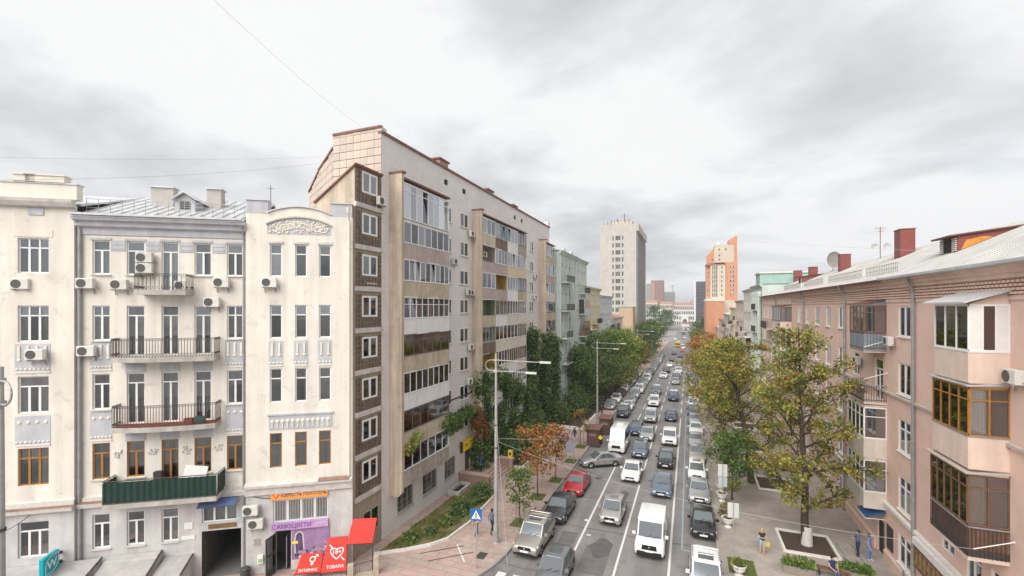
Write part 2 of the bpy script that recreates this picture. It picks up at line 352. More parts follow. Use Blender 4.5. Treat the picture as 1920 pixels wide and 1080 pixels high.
def facade(mb, x0, x1, z0, z1, holes, depth=.25, y=0, m=0, mr=0):
    "a wall in the plane y with real openings and their reveals"
    hs = [(max(a, x0), min(b, x1), max(c, z0), min(d, z1)) for a, b, c, d in holes if a < x1 and b > x0 and c < z1 and d > z0]
    xs = sorted({x0, x1} | {h[0] for h in hs} | {h[1] for h in hs}); zs = sorted({z0, z1} | {h[2] for h in hs} | {h[3] for h in hs})
    for i in range(len(zs) - 1):
        run = None
        for j in range(len(xs)):
            solid = False
            if j < len(xs) - 1:
                cx = (xs[j] + xs[j + 1]) / 2; cz = (zs[i] + zs[i + 1]) / 2
                solid = not any(h[0] < cx < h[1] and h[2] < cz < h[3] for h in hs)
            if solid and run is None: run = xs[j]
            if not solid and run is not None:
                mb.quad((run, y, zs[i]), (xs[j], y, zs[i]), (xs[j], y, zs[i + 1]), (run, y, zs[i + 1]), m=m); run = None
    for a, b, c, d in hs:
        e = y + depth
        mb.quad((a, y, c), (a, y, d), (a, e, d), (a, e, c), m=mr); mb.quad((b, y, d), (b, y, c), (b, e, c), (b, e, d), m=mr)
        mb.quad((a, y, d), (b, y, d), (b, e, d), (a, e, d), m=mr); mb.quad((a, y, c), (a, e, c), (b, e, c), (b, y, c), m=mr)

def pane_mesh(w, h, gm):
    return cached(('pane', round(w, 2), round(h, 2), gm.name), lambda: MB().box(-w / 2, w / 2, -.006, .006, 0, h).mesh('pane', [gm]))
def curtain_mesh(w, h, cm):
    def f():
        mb = MB(); n = 10
        for k in range(n):
            a = -w / 2 + w * k / n; b = -w / 2 + w * (k + 1) / n; ya = .03 * (k % 2); yb = .03 * ((k + 1) % 2)
            mb.quad((a, ya, 0), (b, yb, 0), (b, yb, h), (a, ya, h))
        return mb.mesh('curtain', [cm])
    return cached(('curt', round(w, 2), round(h, 2), cm.name), f)

def window(root, x0, x1, z0, z1, y=.14, n=2, tr=.28, fw=.055, fm=None, gm=None, sill=None, curt=True, name='window', simple=False, trn=1, rail=0):
    "frame with mullions; every light its own pane"
    fm = fm or WHITE; gm = gm or GL; w = x1 - x0; h = z1 - z0
    lights = []
    zt = h * (1 - tr) if tr else h
    cw = w / n
    for k in range(n): lights.append((-w / 2 + cw * (k + .5), fw * .7, cw - fw * 1.5, zt - fw * 1.4))
    if tr:
        tw = w / trn
        for k in range(trn): lights.append((-w / 2 + tw * (k + .5), zt + fw * .5, tw - fw * 1.5, h - zt - fw * 1.3))
    def f():
        mb = MB(); d = .05; hw = w / 2
        mb.box(-hw, -hw + fw, -d, d * .4, 0, h).box(hw - fw, hw, -d, d * .4, 0, h)
        mb.box(-hw + fw, hw - fw, -d, d * .4, 0, fw).box(-hw + fw, hw - fw, -d, d * .4, h - fw, h)
        for k in range(1, n): x = -hw + w * k / n; mb.box(x - fw * .75, x + fw * .75, -d * 1.1, d * .3, fw, zt)
        if tr:
            mb.box(-hw + fw, hw - fw, -d * 1.2, d * .3, zt - fw * .5, zt + fw * .5)
            for k in range(1, trn): x = -hw + w * k / trn; mb.box(x - fw * .5, x + fw * .5, -d * 1.1, d * .3, zt + fw * .5, h - fw)
        for k in range(rail): zz = zt * (k + 1) / (rail + 1); mb.box(-hw + fw, hw - fw, -d, d * .3, zz - fw * .4, zz + fw * .4)
        return mb.mesh(name, [fm])
    o = link(name, cached(('win', round(w, 2), round(h, 2), n, tr, fw, fm.name, trn, rail), f), root, ((x0 + x1) / 2, y, z0))
    if simple:
        link('pane', pane_mesh(w - fw, h - fw, gm), o, (0, -.005, fw / 2))
    else:
        for cx, cz, pw, ph in lights:
            p = link('pane', pane_mesh(pw, ph, gm), o, (cx, -.012, cz))
            if random.random() < .25: p.rotation_euler = (random.uniform(-.02, .02), 0, random.uniform(-.03, .03))
    if sill:
        link('sill', cached(('sill', round(w, 2), y, sill.name), lambda: MB().box(-w / 2 - .06, w / 2 + .06, -y - .1, 0, -.07, -.015).mesh('sill', [sill])), o)
    if curt and random.random() < .74:
        t = random.random(); cm = random.choice([CURT, CURT, CURT2])
        if t < .4: link('curtain', curtain_mesh(w * .92, h * .93, cm), o, (0, .14, h * .03))
        elif t < .75:
            link('curtain', curtain_mesh(w * .3, h * .93, cm), o, (-w * .32, .14, h * .03)); link('curtain', curtain_mesh(w * .3, h * .93, cm), o, (w * .32, .14, h * .03))
        else: link('curtain', curtain_mesh(w * .92, h * .4, cm), o, (0, .14, h * .55))
    return o

class Frame:
    "a facade's own axes: x along the wall, -y out of it"
    def __init__(s, loc, rz): s.M = Matrix.Translation(Vector(loc)) @ Matrix.Rotation(rz, 4, 'Z'); s.rz = rz
    def __call__(s, x, y, z): return s.M @ Vector((x, y, z))

# ---------------------------------------------------------------- air conditioners
ACW = M('ac_casing', (.66, .64, .60), .5, .12, 4, rand=.12); ACD = M('ac_grille', (.10, .095, .09), .6, .1, 4); ACM = M('ac_mid', (.33, .32, .30), .6, .1, 4)
def ac_meshes():
    a = bevel(MB().box(-.42, .42, -.30, 0, 0, .58).build('x', ACW), .025); c = a.data; bpy.data.objects.remove(a)
    g = MB().lathe([(0, -.0), (.05, -.012), (.06, -.004), (.21, -.004), (.225, -.016), (.235, 0)], (0, 0, 0), 20, 0, 'y')
    for k in range(12): t = k * math.pi / 6; g.box(-.004, .004, -.014, -.004, 0, 0); 
    g = g.mesh('fan_grille', [ACD])
    b = MB()
    for x in (-.3, .3): b.box(x - .02, x + .02, -.34, .08, -.05, -.01).box(x - .02, x + .02, .04, .08, -.3, -.01)
    b = b.mesh('bracket', [ACM])
    p = MB().path([(.43, -.1, .12), (.5, -.05, .1), (.52, .06, -.05)], .018).mesh('pipe', [ACM])
    return c, g, b, p
ACMESH = ac_meshes()
def ac(fr, x, z, label, y=0, s=1.0, rot=0, group='air conditioners on the facades'):
    o = empty('air_conditioner', fr(x, y - .12, z), fr.rz + rot); o.scale = (s, s, s)
    tag(o, label, 'air conditioner', group)
    link('casing', ACMESH[0], o); link('fan_grille', ACMESH[1], o, (-.14, -.302, .29)); link('bracket', ACMESH[2], o); link('pipe', ACMESH[3], o)
    return o
# ================================================================ CREAM HOUSE (left)
CREAM = M('cream_render', (.765, .72, .645), .9, .10, .45, bump=.15, bscale=12, streak=.15, stain=.17, stscale=1.3)
CREAM2 = M('cream_render_pale', (.77, .72, .635), .9, .10, .6, streak=.10)
GREYR = M('grey_base_render', (.58, .56, .55), .9, .16, .8, bump=.2, bscale=10, streak=.18, stain=.16)
PANEL = M('grey_stucco', (.52, .52, .545), .9, .12, 2, streak=.15)
LEDGE = M('ledge_stone', (.58, .55, .51), .9, .22, 2.5, bump=.3, bscale=15)
RUST = M('rusty_flashing', (.27, .17, .13), .8, .35, 3)
TIN = M('tin_roof', (.60, .61, .63), .42, .2, .7, metal=.2, streak=.12, sscale=(1.5, .2, 1))
ZINC = M('zinc_pipe', (.36, .36, .37), .5, .2, 3, metal=.4)
IRON = M('black_iron', (.075, .06, .055), .6, .3, 6)
GREENS = M('green_corrugated', (.018, .046, .036), .5, .2, 3, streak=.2)
CONC = M('weathered_concrete', (.48, .45, .41), .95, .25, 2, bump=.35, bscale=14, streak=.2)
CHIM = brickmat('chimney_brick', (.47, .44, .41), (.42, .38, .35), (.50, .48, .46), .26, .08, .012, .2, axes='xz')
CF = Frame((-19.93, 23.62, 0), R(33.98))
cream = empty('cream_house', (-19.93, 23.62, 0), R(33.98))
tag(cream, 'cream old five-storey house with ornate gable, wooden first-floor windows and iron balconies', 'house')
ROWS = [(18.35, 20.28), (14.57, 16.56), (10.64, 12.67), (6.66, 8.72), (2.72, 4.68)]
COLS = [(-14.08, -13.22), (-12.40, -11.50), (-10.65, -9.77), (-8.95, -8.05), (-7.22, -6.34)]
RC = [(-4.80, -4.12), (-3.38, -2.70), (-2.00, -1.30)]
wins = []; holes = []
def W_(x0, x1, z0, z1, y=.14, **k): holes.append((x0, x1, z0, z1)); wins.append((x0, x1, z0, z1, y, k))
for r, (a, b) in enumerate(ROWS):
    fm = WOODF if r == 3 else WHITE
    for xo in (0, -4.5): W_(-17.4 + xo, -15.98 + xo, a, b, -.10, n=3, tr=.28, fm=fm, trn=3 if r in (0, 1, 3) else 1, sill=LEDGE if r != 2 else LEDGE)
    for c, (x0, x1) in enumerate(COLS):
        if r == 4 and c >= 3: continue
        door = (c == 2 and r in (0, 1, 2, 3)) or (r in (1, 2) and c in (1, 3))
        W_(x0, x1, (a - .95 if c == 2 and r in (0, 3) else a - .9) if door else a, b, n=2, tr=.20 if door else .29, fm=fm, trn=2 if r == 1 and c in (0, 4) else 1, sill=None if door else LEDGE)
    if r < 4:
        for x0, x1 in RC: W_(x0, x1, a, b + .05, -.06, n=1, tr=.30, fm=fm, sill=LEDGE)
W_(-8.55, -6.65, 3.62, 4.72, n=3, tr=0)
W_(-4.62, -1.46, 3.28, 4.66, -.06, n=4, tr=0, fw=.09, curt=False)
tunnel = (-8.56, -6.44, -.6, 3.12); door_h = (-4.49, -3.61, .1, 2.82)
mb = MB()
for (x0, x1, y) in ((-26, -14.8, -.25), (-14.8, -6.12, 0), (-6.12, -.02, -.2)):
    hs = holes + [tunnel, door_h]
    top = {0: 21.6, -.25: 22.3, -.2: 22.15}[y]
    facade(mb, x0, x1, -.6, 5.3, hs, .3, y, 1, 1); facade(mb, x0, x1, 5.3, top, hs, .3, y, 0, 0)
for x, a, b in ((-14.8, -.25, 0), (-6.12, -.2, 0)): mb.quad((x, a, -.6), (x, b, -.6), (x, b, 22.15), (x, a, 22.15))
mb.box(-26, -.02, 11.8, 12, -.6, 21); mb.quad((-.02, -.2, -.6), (-.02, 12, -.6), (-.02, 12, 21.5), (-.02, -.2, 22.15)); mb.quad((-26, -.25, -.6), (-26, 12, -.6), (-26, 12, 21.5), (-26, -.25, 22.3))
mb.build('wall', [CREAM, GREYR], cream)
mb = MB()
for z0, z1 in ((5.0, 9.2), (9.2, 13.1), (13.1, 17), (17, 21)): mb.quad((-26, 1.5, z0), (-.1, 1.5, z0), (-.1, 1.5, z1), (-26, 1.5, z1)); mb.quad((-26, .3, z0 + .01), (-.1, .3, z0 + .01), (-.1, 1.5, z0 + .01), (-26, 1.5, z0 + .01))
mb.quad((-26, 1.5, -.6), (-8.6, 1.5, -.6), (-8.6, 1.5, 5), (-26, 1.5, 5)); mb.quad((-8.6, 1.5, 3.2), (-.1, 1.5, 3.2), (-.1, 1.5, 5), (-8.6, 1.5, 5)); mb.quad((-6.4, 2.6, -.6), (-.1, 2.6, -.6), (-.1, 2.6, 3.2), (-6.4, 2.6, 3.2)); mb.quad((-6.4, .3, 3.2), (-.1, .3, 3.2), (-.1, 2.6, 3.2), (-6.4, 2.6, 3.2))
mb.build('interior_wall', ROOM, cream)
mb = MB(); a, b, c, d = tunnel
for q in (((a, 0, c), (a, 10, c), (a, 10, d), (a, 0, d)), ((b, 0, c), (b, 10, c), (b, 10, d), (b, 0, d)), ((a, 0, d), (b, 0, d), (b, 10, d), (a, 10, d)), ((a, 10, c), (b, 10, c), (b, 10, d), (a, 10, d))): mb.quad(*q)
mb.build('passage_vault', M('dark_grey_wall', (.12, .11, .10), .9, .3, 1), cream)  # passage walls and vault in a dark grey tone
MB().quad((a - .3, -1.2, .17), (b + .3, -1.2, .17), (b + .3, 10, .15), (a - .3, 10, .15)).build('passage_floor', ASPH, cream)
for (x0, x1, z0, z1, y, k) in wins: window(cream, x0, x1, z0, z1, y, **{'fw': .07, **k})
# shop grille over the upper shop window
g = MB()
for i in range(34): x = -4.56 + i * .092; g.box(x - .008, x + .008, -.17, -.155, 3.34, 4.60)
g.build('window_grille', WHITE, cream)
MB().box(-4.5, -1.5, .25, .28, 3.7, 4.65).build('shop_blind', M('red_blind', (.55, .06, .06), .8, .4, 1.2), cream)

# belt courses, cornices, parapets
def strip(name, x0, x1, prof, mat, parent=cream):
    "a moulding: profile (y,z) swept along x"
    return recalc(MB().prism(prof, x0, x1, 'x').build(name, mat, parent))
strip('string_course', -26, -14.75, [(-.25, 5.05), (-.52, 5.2), (-.55, 5.42), (-.40, 5.48), (-.36, 5.75), (-.25, 5.8)], LEDGE)
strip('string_course', -14.74, -6.14, [(0, 5.05), (-.22, 5.15), (-.25, 5.4), (-.12, 5.46), (-.1, 5.7), (0, 5.75)], LEDGE)
strip('string_course', -6.15, -.02, [(-.2, 5.0), (-.34, 5.1), (-.36, 5.5), (-.5, 5.56), (-.52, 5.72), (-.2, 5.86)], LEDGE)
strip('flashing', -26, -14.78, [(-.57, 5.43), (-.56, 5.47), (-.3, 5.52), (-.3, 5.47)], RUST)
strip('flashing', -14.7, -12.8, [(-.27, 5.41), (-.26, 5.45), (-.1, 5.5), (-.1, 5.46)], RUST)
strip('flashing', -2.0, -.2, [(-.54, 5.73), (-.53, 5.78), (-.3, 5.9), (-.3, 5.85)], RUST)
strip('cornice', -14.78, -6.13, [(0, 20.55), (-.06, 20.6), (-.08, 20.95), (-.3, 21.05), (-.34, 21.3), (-.55, 21.36), (-.6, 21.56), (0, 21.6)], PANEL)
strip('cornice', -26, -14.7, [(-.25, 21.95), (-.5, 22.02), (-.62, 22.25), (-.65, 22.42), (-.25, 22.48)], LEDGE)
strip('parapet', -26, -14.68, [(-.25, 22.48), (-.25, 23.3), (.25, 23.3), (.25, 22.48)], CREAM2)
strip('parapet_coping', -26.02, -14.62, [(-.31, 23.3), (-.31, 23.37), (.31, 23.37), (.31, 23.3)], TIN)
for x, wd in ((-17.05, .5), (-16.1, .9), (-19.5, .6)): MB().box(x - wd, x + wd, -.36, .2, 23.375, 23.72).box(x - wd - .05, x + wd + .05, -.42, .25, 23.72, 23.78).build('parapet_block', CREAM2, cream)
MB().box(-16.9, -16.2, -.3, -.24, 21.55, 21.95).build('corbel', PANEL, cream)
for x0, x1 in COLS: MB().box(x0 - .08, x1 + .08, -.05, .01, 20.3, 20.42).build('lintel', PANEL, cream)
for x0, x1 in COLS[1:4]:
    for z in (12.7, 8.75): MB().box(x0 - .06, x1 + .06, -.035, .01, z, z + .5).box(x0 - .02, x1 + .02, -.06, -.0, z + .34, z + .42).build('lintel', PANEL, cream)
for k in range(4): x = (COLS[k][1] + COLS[k + 1][0]) / 2; MB().box(x - .36, x + .36, -.03, .005, 19.7, 20.3).box(x - .3, x + .3, -.05, .0, 19.8, 19.9).box(x - .3, x + .3, -.05, .0, 20.05, 20.15).build('stucco_panel', PANEL, cream)
for x0, x1 in RC: MB().box(x0 - .07, x1 + .07, -.27, -.19, 20.36, 20.5).build('lintel', LEDGE, cream)
MB().box(-17.6, -15.8, -.27, -.23, 20.35, 20.75).build('lintel', CREAM2, cream)
# grey stucco panels between the storeys
def stucco(x0, x1, z0, z1, y, n, rel=1):
    p = MB().box(x0, x1, y - .02, y + .01, z0, z1).build('stucco_panel', PANEL, cream)
    mb = MB(); w = (x1 - x0) / n
    for k in range(n):
        cx = x0 + w * (k + .5)
        if rel: mb.box(cx - .055, cx + .055, y - .07, y - .02, z1 - .75, z1 - .12).lathe([(0, -.06), (.09, -.04), (.1, 0), (.09, .02)], (cx, y - .02, z1 - .86), 8, 0, 'y')
        else: mb.lathe([(0, -.05), (.08, -.04), (.1, 0)], (cx, y - .02, z1 - .35), 8, 0, 'y')
        for j in range(2): mb.lathe([(0, -.05), (.06, -.03), (.07, 0)], (cx + (j - .5) * w * .5, y - .02, z0 + .22), 7, 0, 'y')
    mb.box(x0, x1, y - .05, y - .02, z0, z0 + .08)
    stuff(mb.build('relief', CREAM2, p))
for z0, z1, rel in ((12.85, 14.45, 1), (8.85, 10.5, 0)):
    for xo in (0, -4.5): stucco(-17.52 + xo, -15.9 + xo, z0, z1, -.25, 4, rel)
    for c in (0, 4): stucco(COLS[c][0] - .1, COLS[c][1] + .1, z0, z1, 0, 3, rel)
for x0, x1 in RC: stucco(x0 - .06, x1 + .06, 12.85, 14.42, -.2, 2, 1)
p = MB().box(-4.85, -1.25, -.24, -.19, 9.0, 9.85).box(-4.95, -1.15, -.30, -.19, 9.85, 9.95).build('stucco_panel', PANEL, cream)
mb = MB()
for k in range(12): mb.lathe([(0, -.06), (.08, -.05), (.12, 0)], (-4.65 + k * .29, -.24, 9.5), 8, 0, 'y').box(-4.68 + k * .29, -4.62 + k * .29, -.28, -.24, 9.1, 9.42)
mb.build('relief', CREAM2, p)
for k in range(4):
    x = (COLS[k][1] + COLS[k + 1][0]) / 2; mb = MB()
    for j in range(14): t = random.uniform(0, 6.28); r = random.uniform(.05, .26); mb.lathe([(0, -.07), (.05, -.05), (.075, 0)], (x + r * math.cos(t), 0, 8.05 + r * .9 * math.sin(t)), 7, 0, 'y')
    mb.build('stucco_garland', LEDGE, cream)
# arched gable of the right wing
def arcpts(x0, x1, zb, rise, n=14): return [(x0 + (x1 - x0) * i / n, zb + rise * math.sin(math.pi * i / n) ** .8) for i in range(n + 1)]
recalc(MB().prism([(-4.9, 22.14)] + arcpts(-4.9, -1.3, 22.2, .42) + [(-1.3, 22.14)], -.2, .3, 'y').build('gable', CREAM2, cream))
pts = arcpts(-4.93, -1.27, 22.2, .43)
mb = MB()
for (a, za_), (b, zb) in zip(pts, pts[1:]): mb.prism([(a, za_), (b, zb), (b, zb + .07), (a, za_ + .07)], -.3, .34, 'y')
recalc(mb.build('gable_coping', TIN, cream))
mb = MB(); pts = arcpts(-5.0, -1.25, 21.5, .48)
for (a, za_), (b, zb) in zip(pts, pts[1:]): mb.prism([(a, za_), (b, zb), (b, zb + .1), (a, za_ + .1)], -.34, -.2, 'y')
recalc(mb.build('gable_moulding', LEDGE, cream))
rp = recalc(MB().prism([(-4.95, 20.95)] + arcpts(-4.95, -1.3, 21.48, .44) + [(-1.3, 20.95)], -.215, -.19, 'y').build('gable_relief_field', PANEL, cream))
mb = MB(); random.seed(3)
for i in range(190):
    t = random.uniform(.03, .97); x = -4.95 + 3.65 * t; h = .52 + .42 * math.sin(math.pi * t); z = 20.98 + random.uniform(0, 1) ** .8 * h
    r = random.uniform(.03, .085); mb.lathe([(0, -r * .9), (r * .7, -r * .6), (r, 0)], (x, -.215, z), 6, 0, 'y')
for s in (-1, 1):
    for q in range(5):
        pp = [(-3.12 + s * (.2 + .3 * q + .25 * math.cos(u * .9)), -.23, 21.25 + .12 * (4 - q) * .5 + .16 * math.sin(u * .9)) for u in range(7)]; mb.path(pp, .035, 5)
mb.build('relief', CREAM2, rp)
for x0, x1 in ((-6.1, -4.9), (-1.3, -.05)): MB().box(x0, x1, -.2, .5, 22.16, 22.95).build('pier', PANEL, cream); MB().box(x0 - .05, x1 + .05, -.27, .55, 22.95, 23.0).build('pier_coping', TIN, cream)
# roofs
mb = MB(); mb.prism([(-.62, 21.58), (6.2, 24.1), (12.3, 21.3), (12.3, 21.2), (6.2, 23.95), (-.62, 21.5)], -14.7, -6.2, 'x')
for i in range(15): x = -14.5 + i * .58; mb.prism([(-.6, 21.6), (6.2, 24.12), (6.2, 24.17), (-.6, 21.65)], x, x + .03, 'x')
recalc(mb.build('roof', TIN, cream))
recalc(MB().prism([(.2, 22.3), (6, 24.0), (12.3, 21.3), (12.3, 21.2), (6, 23.9), (.2, 22.2)], -26, -14.72, 'x').build('roof', TIN, cream))
recalc(MB().prism([(.2, 22.1), (6, 23.6), (12.3, 21.3), (12.3, 21.2), (6, 23.5), (.2, 22.0)], -6.18, -.05, 'x').build('roof', TIN, cream))
strip('gutter', -14.7, -6.2, [(-.6, 21.56), (-.74, 21.6), (-.72, 21.72), (-.66, 21.7), (-.6, 21.64)], ZINC)
mb = MB()
for z in (.25, .5, .75): mb.tube((-14.5, .25, 21.92 + z), (-6.3, .25, 21.92 + z), .012, n=5)
for i in range(15): x = -14.5 + i * .585; mb.tube((x, .25, 21.85), (x, .25, 22.7), .014, n=5)
mb.build('roof_railing', ZINC, cream)
for x, y, z, wd in ((-12.0, 3.4, 22.9, .62), (-9.1, 3.6, 23.0, .42)):
    c = MB().box(x - wd, x + wd, y - .35, y + .35, z, z + 1.25).build('chimney', CHIM, cream); MB().box(x - wd - .09, x + wd + .09, y - .44, y + .44, z + 1.25, z + 1.33).build('chimney_cap', TIN, c)
d = recalc(MB().prism([(-10.65, 22.3), (-9.55, 22.3), (-9.55, 23.1), (-10.1, 23.5), (-10.65, 23.1)], 1.6, 4.6, 'y').build('dormer', PANEL, cream))
MB().prism([(-10.8, 23.08), (-10.1, 23.56), (-9.4, 23.08), (-9.4, 23.14), (-10.1, 23.64), (-10.8, 23.14)], 1.35, 4.8, 'y').build('dormer_roof', TIN, d)
MB().box(-10.38, -9.82, 1.57, 1.6, 22.55, 23.05).box(-10.12, -10.08, 1.54, 1.57, 22.55, 23.05).box(-10.38, -9.82, 1.54, 1.57, 22.78, 22.82).build('dormer_window', GREYF, d); MB().box(-10.34, -9.86, 1.55, 1.565, 22.58, 23.02).build('pane', GLF, d)
c = MB().box(-2.3, -1.75, 2.2, 2.8, 22.2, 24.0).box(-2.35, -1.7, 2.15, 2.85, 23.55, 23.62).build('chimney', CHIM, cream); MB().box(-2.4, -1.65, 2.1, 2.9, 24.0, 24.07).build('chimney_cap', TIN, c)
MB().tube((-5.2, 1.5, 22.2), (-5.2, 1.5, 24.3), .02).tube((-5.4, 1.5, 24.1), (-5.0, 1.5, 24.1), .012).build('aerial', IRON, cream)
# downpipes
def downpipe(root, x, y, ztop, zbot, r, mat=ZINC, head=True):
    mb = MB().tube((x, y, zbot), (x, y, ztop - .9), r, n=10).path([(x, y, ztop - .9), (x, y - .02, ztop - .7), (x, y - .25, ztop - .3), (x, y - .3, ztop)], r, 10)
    if head: mb.lathe([(r, -.3), (r * 2.2, 0), (r * 2.3, .05)], (x, y - .3, ztop), 10)
    z = zbot
    while z < ztop - 1: mb.lathe([(r * 1.2, 0), (r * 1.2, .06)], (x, y, z), 10); z += 1.3
    return mb.build('downpipe', mat, root)
downpipe(cream, -14.62, -.13, 21.75, .4, .085); downpipe(cream, -6.28, -.09, 21.5, .9, .05); downpipe(cream, -.22, -.32, 22.6, 5.9, .06, CREAM2)
# balconies
def iron_balcony(x0, x1, dep, zs, zt, bow=.0, green=False, floor=None):
    n = 12
    fr = [(x0 + (x1 - x0) * i / n, -dep * (1 - bow) - dep * bow * math.sin(math.pi * i / n) ** .7) for i in range(n + 1)]
    outl = [(x0, 0)] + fr + [(x1, 0)]
    b = recalc(MB().prism(outl, zs - .28, zs, 'z').build('balcony', CONC, cream))
    if floor: recalc(MB().prism([(x * .995 if 0 else x, y * .97) for x, y in outl], zs + .003, zs + .02, 'z').build('balcony_floor', floor, b))
    mb = MB(); P = []
    for (ax, ay), (bx, by) in zip(outl, outl[1:]):
        ln = math.hypot(bx - ax, by - ay); k = max(1, round(ln / .15))
        for i in range(k): P.append((ax + (bx - ax) * i / k, ay + (by - ay) * i / k))
    P.append(outl[-1])
    P = [(x, y * .96) for x, y in P]
    if not green:
        for i, (x, y) in enumerate(P): mb.box(x - .011, x + .011, y - .011, y + .011, zs + .0, zt)
        for (x, y), (x2, y2) in zip(P, P[1:]):
            for z in (zs + .08, zt - .12, zt): mb.tube((x, y, z), (x2, y2, z), .018 if z == zt else .01, n=4)
            mb.lathe([(.012, 0), (.03, .03), (.012, .06)], ((x + x2) / 2, (y + y2) / 2, zt - .1), 4); mb.lathe([(.01, 0), (.03, .05), (.01, .1)], ((x + x2) / 2, (y + y2) / 2, zs + .12), 4)
        mb.build('railing', IRON, b)
    else:
        k = 0
        fine = []
        for (x, y), (x2, y2) in zip(P, P[1:]):
            for j in range(2): fine.append((x + (x2 - x) * j / 2, y + (y2 - y) * j / 2))
        fine.append(P[-1])
        def off(i): return .035 if i % 4 < 2 else 0
        for i in range(len(fine) - 1):
            (x, y), (x2, y2) = fine[i], fine[i + 1]; vert = abs(x2 - x) < 1e-6
            a = (x + (off(i) if vert else 0), y - (0 if vert else off(i))); c = (x2 + (off(i + 1) if vert else 0), y2 - (0 if vert else off(i + 1)))
            mb.quad((a[0], a[1], zs + .06), (c[0], c[1], zs + .06), (c[0], c[1], zt - .06), (a[0], a[1], zt - .06))
        mb.build('corrugated_screen', GREENS, b)
        rl = MB()
        for (x, y), (x2, y2) in zip(outl, outl[1:]): rl.tube((x, y * .96, zt), (x2, y2 * .96, zt), .03, n=6); rl.tube((x, y, zs + .03), (x2, y2, zs + .03), .025, n=5)
        rl.build('railing', IRON, b)
    return b
iron_balcony(-11.55, -9.0, 1.12, 17.45, 18.36, .12); iron_balcony(-12.75, -7.6, 1.15, 13.65, 14.7, .28)
REDT = M('red_floor_tile', (.25, .07, .05), .7, .3, 6)
iron_balcony(-12.7, -7.55, 1.15, 9.72, 10.93, .28, floor=REDT); iron_balcony(-12.95, -7.35, 1.2, 5.6, 6.85, 0, True)
# things kept on the balconies
def flowerpot(fr, x, y, z, label, mat, w=.5, d=.2, h=.24):
    o = empty('flower_box', fr(x, y, z), fr.rz); tag(o, label, 'flower box')
    MB().prism([(-w * .45, 0), (w * .45, 0), (w * .5, h), (-w * .5, h)], -d / 2, d / 2, 'y').build('trough', mat, o)
    MB().box(-w * .44, w * .44, -d * .4, d * .4, h - .03, h + .01).build('soil', SOIL, o)
flowerpot(CF, -8.35, -.75, 9.74, 'green plastic flower trough on the red-tiled iron balcony', M('green_plastic', (.05, .14, .11), .5), .5, .25, .4)
flowerpot(CF, -8.95, -.72, 9.74, 'terracotta red trough beside the green one on the red-tiled balcony', M('terracotta', (.30, .08, .06), .8), .45, .25, .32)
flowerpot(CF, -10.6, -.45, 5.61, 'small dark pot box behind the green corrugated balcony screen', M('dark_plastic', (.06, .05, .045), .7), .4, .3, 1.42)
o = recalc(MB().box(-.6, .6, -.03, .03, 0, 1.5).box(-.5, -.42, -.03, .5, 0, .05).box(.42, .5, -.03, .5, 0, .05).build('leaning_board', WHITE, None, CF(-9.0, -.35, 5.62), CF.rz)); o.rotation_euler = (R(-14), R(8), CF.rz); tag(o, 'white board leaning on the green corrugated balcony beside the wooden door', 'board')

for a in [(-17.24, 17.45, 'air conditioner below the top window of the leftmost cream wing'), (-14.25, 17.52, 'air conditioner under the top window nearest the thick downpipe'),
          (-12.62, 17.47, 'air conditioner on the cream wall just left of the small top balcony'), (-7.42, 17.65, 'air conditioner under the rightmost top window of the recessed cream front'),
          (-7.92, 16.48, 'bright air conditioner over a window above the long iron balcony'), (-14.2, 13.72, 'air conditioner beside the thick downpipe left of the long iron balcony')]:
    ac(CF, a[0], a[1], a[2])
ac(CF, -11.37, 19.03, 'upper of two air conditioners stacked over the small top balcony'); ac(CF, -11.37, 18.42, 'lower of two air conditioners stacked over the small top balcony')
ac(CF, -9.35, 17.47, 'air conditioner standing inside the railing of the small top balcony', y=-.3, s=.9)
ac(CF, -16.4, 13.6, 'air conditioner over the grey stucco panel of the leftmost wing', y=-.27); ac(CF, -4.76, 17.67, 'air conditioner under the first top window of the gabled wing', y=-.2)
ac(CF, -5.78, 4.02, 'upper dirty air conditioner between the passage and the orange shop sign', y=-.2); ac(CF, -5.5, 3.2, 'lower air conditioner between the passage and the purple shop sign', y=-.2)

# ---------------------------------------------------------------- shop front, signs, awnings
ORANGE = M('orange_sign', (.80, .33, .08), .5, .1, 2); LILAC = M('lilac_sign', (.50, .31, .55), .5, .35, .9); NAVY = M('navy_lettering', (.05, .06, .16), .5, 0); VIOLET = M('violet_lettering', (.16, .06, .26), .5, 0); REDP = M('red_awning', (.80, .035, .022), .45, .10, 2); WHP = M('white_lettering', (.86, .86, .86), .5, 0)
sg = empty('shop_sign', CF(-3.1, -.25, 4.72), CF.rz); tag(sg, 'orange shop sign with a heart and navy lettering above the barred shop window', 'sign')
MB().box(-1.62, 1.62, -.06, .04, 0, .52).build('board', ORANGE, sg); text('ЄДНІСТЬ ПОКОЛІНЬ', .25, NAVY, sg, (.26, -.065, .24), (R(90), 0, 0), .006, sx=1.0)
hp = [(.0, -.16), (-.17, .02), (-.2, .12), (-.13, .2), (-.04, .18), (0, .1), (.04, .18), (.13, .2), (.2, .12), (.17, .02)]
MB().prism([(x - 1.33, z * 1.1 + .25) for x, z in hp], -.072, -.061, 'y').build('heart', M('heart_red', (.62, .05, .03), .5, 0), sg); MB().prism([(x * .6 - 1.33, z * .66 + .26) for x, z in hp], -.078, -.0721, 'y').build('heart', ORANGE, sg)
sg = empty('shop_sign', CF(-3.07, -.25, 2.86), CF.rz); tag(sg, 'lilac shop sign with violet capitals over the shop door', 'sign')
MB().box(-1.62, 1.62, -.12, .04, 0, .46).build('board', LILAC, sg); text('САМОЦВІТИ', .36, VIOLET, sg, (-.45, -.125, .22), (R(90), 0, 0), .006, sx=1.0)
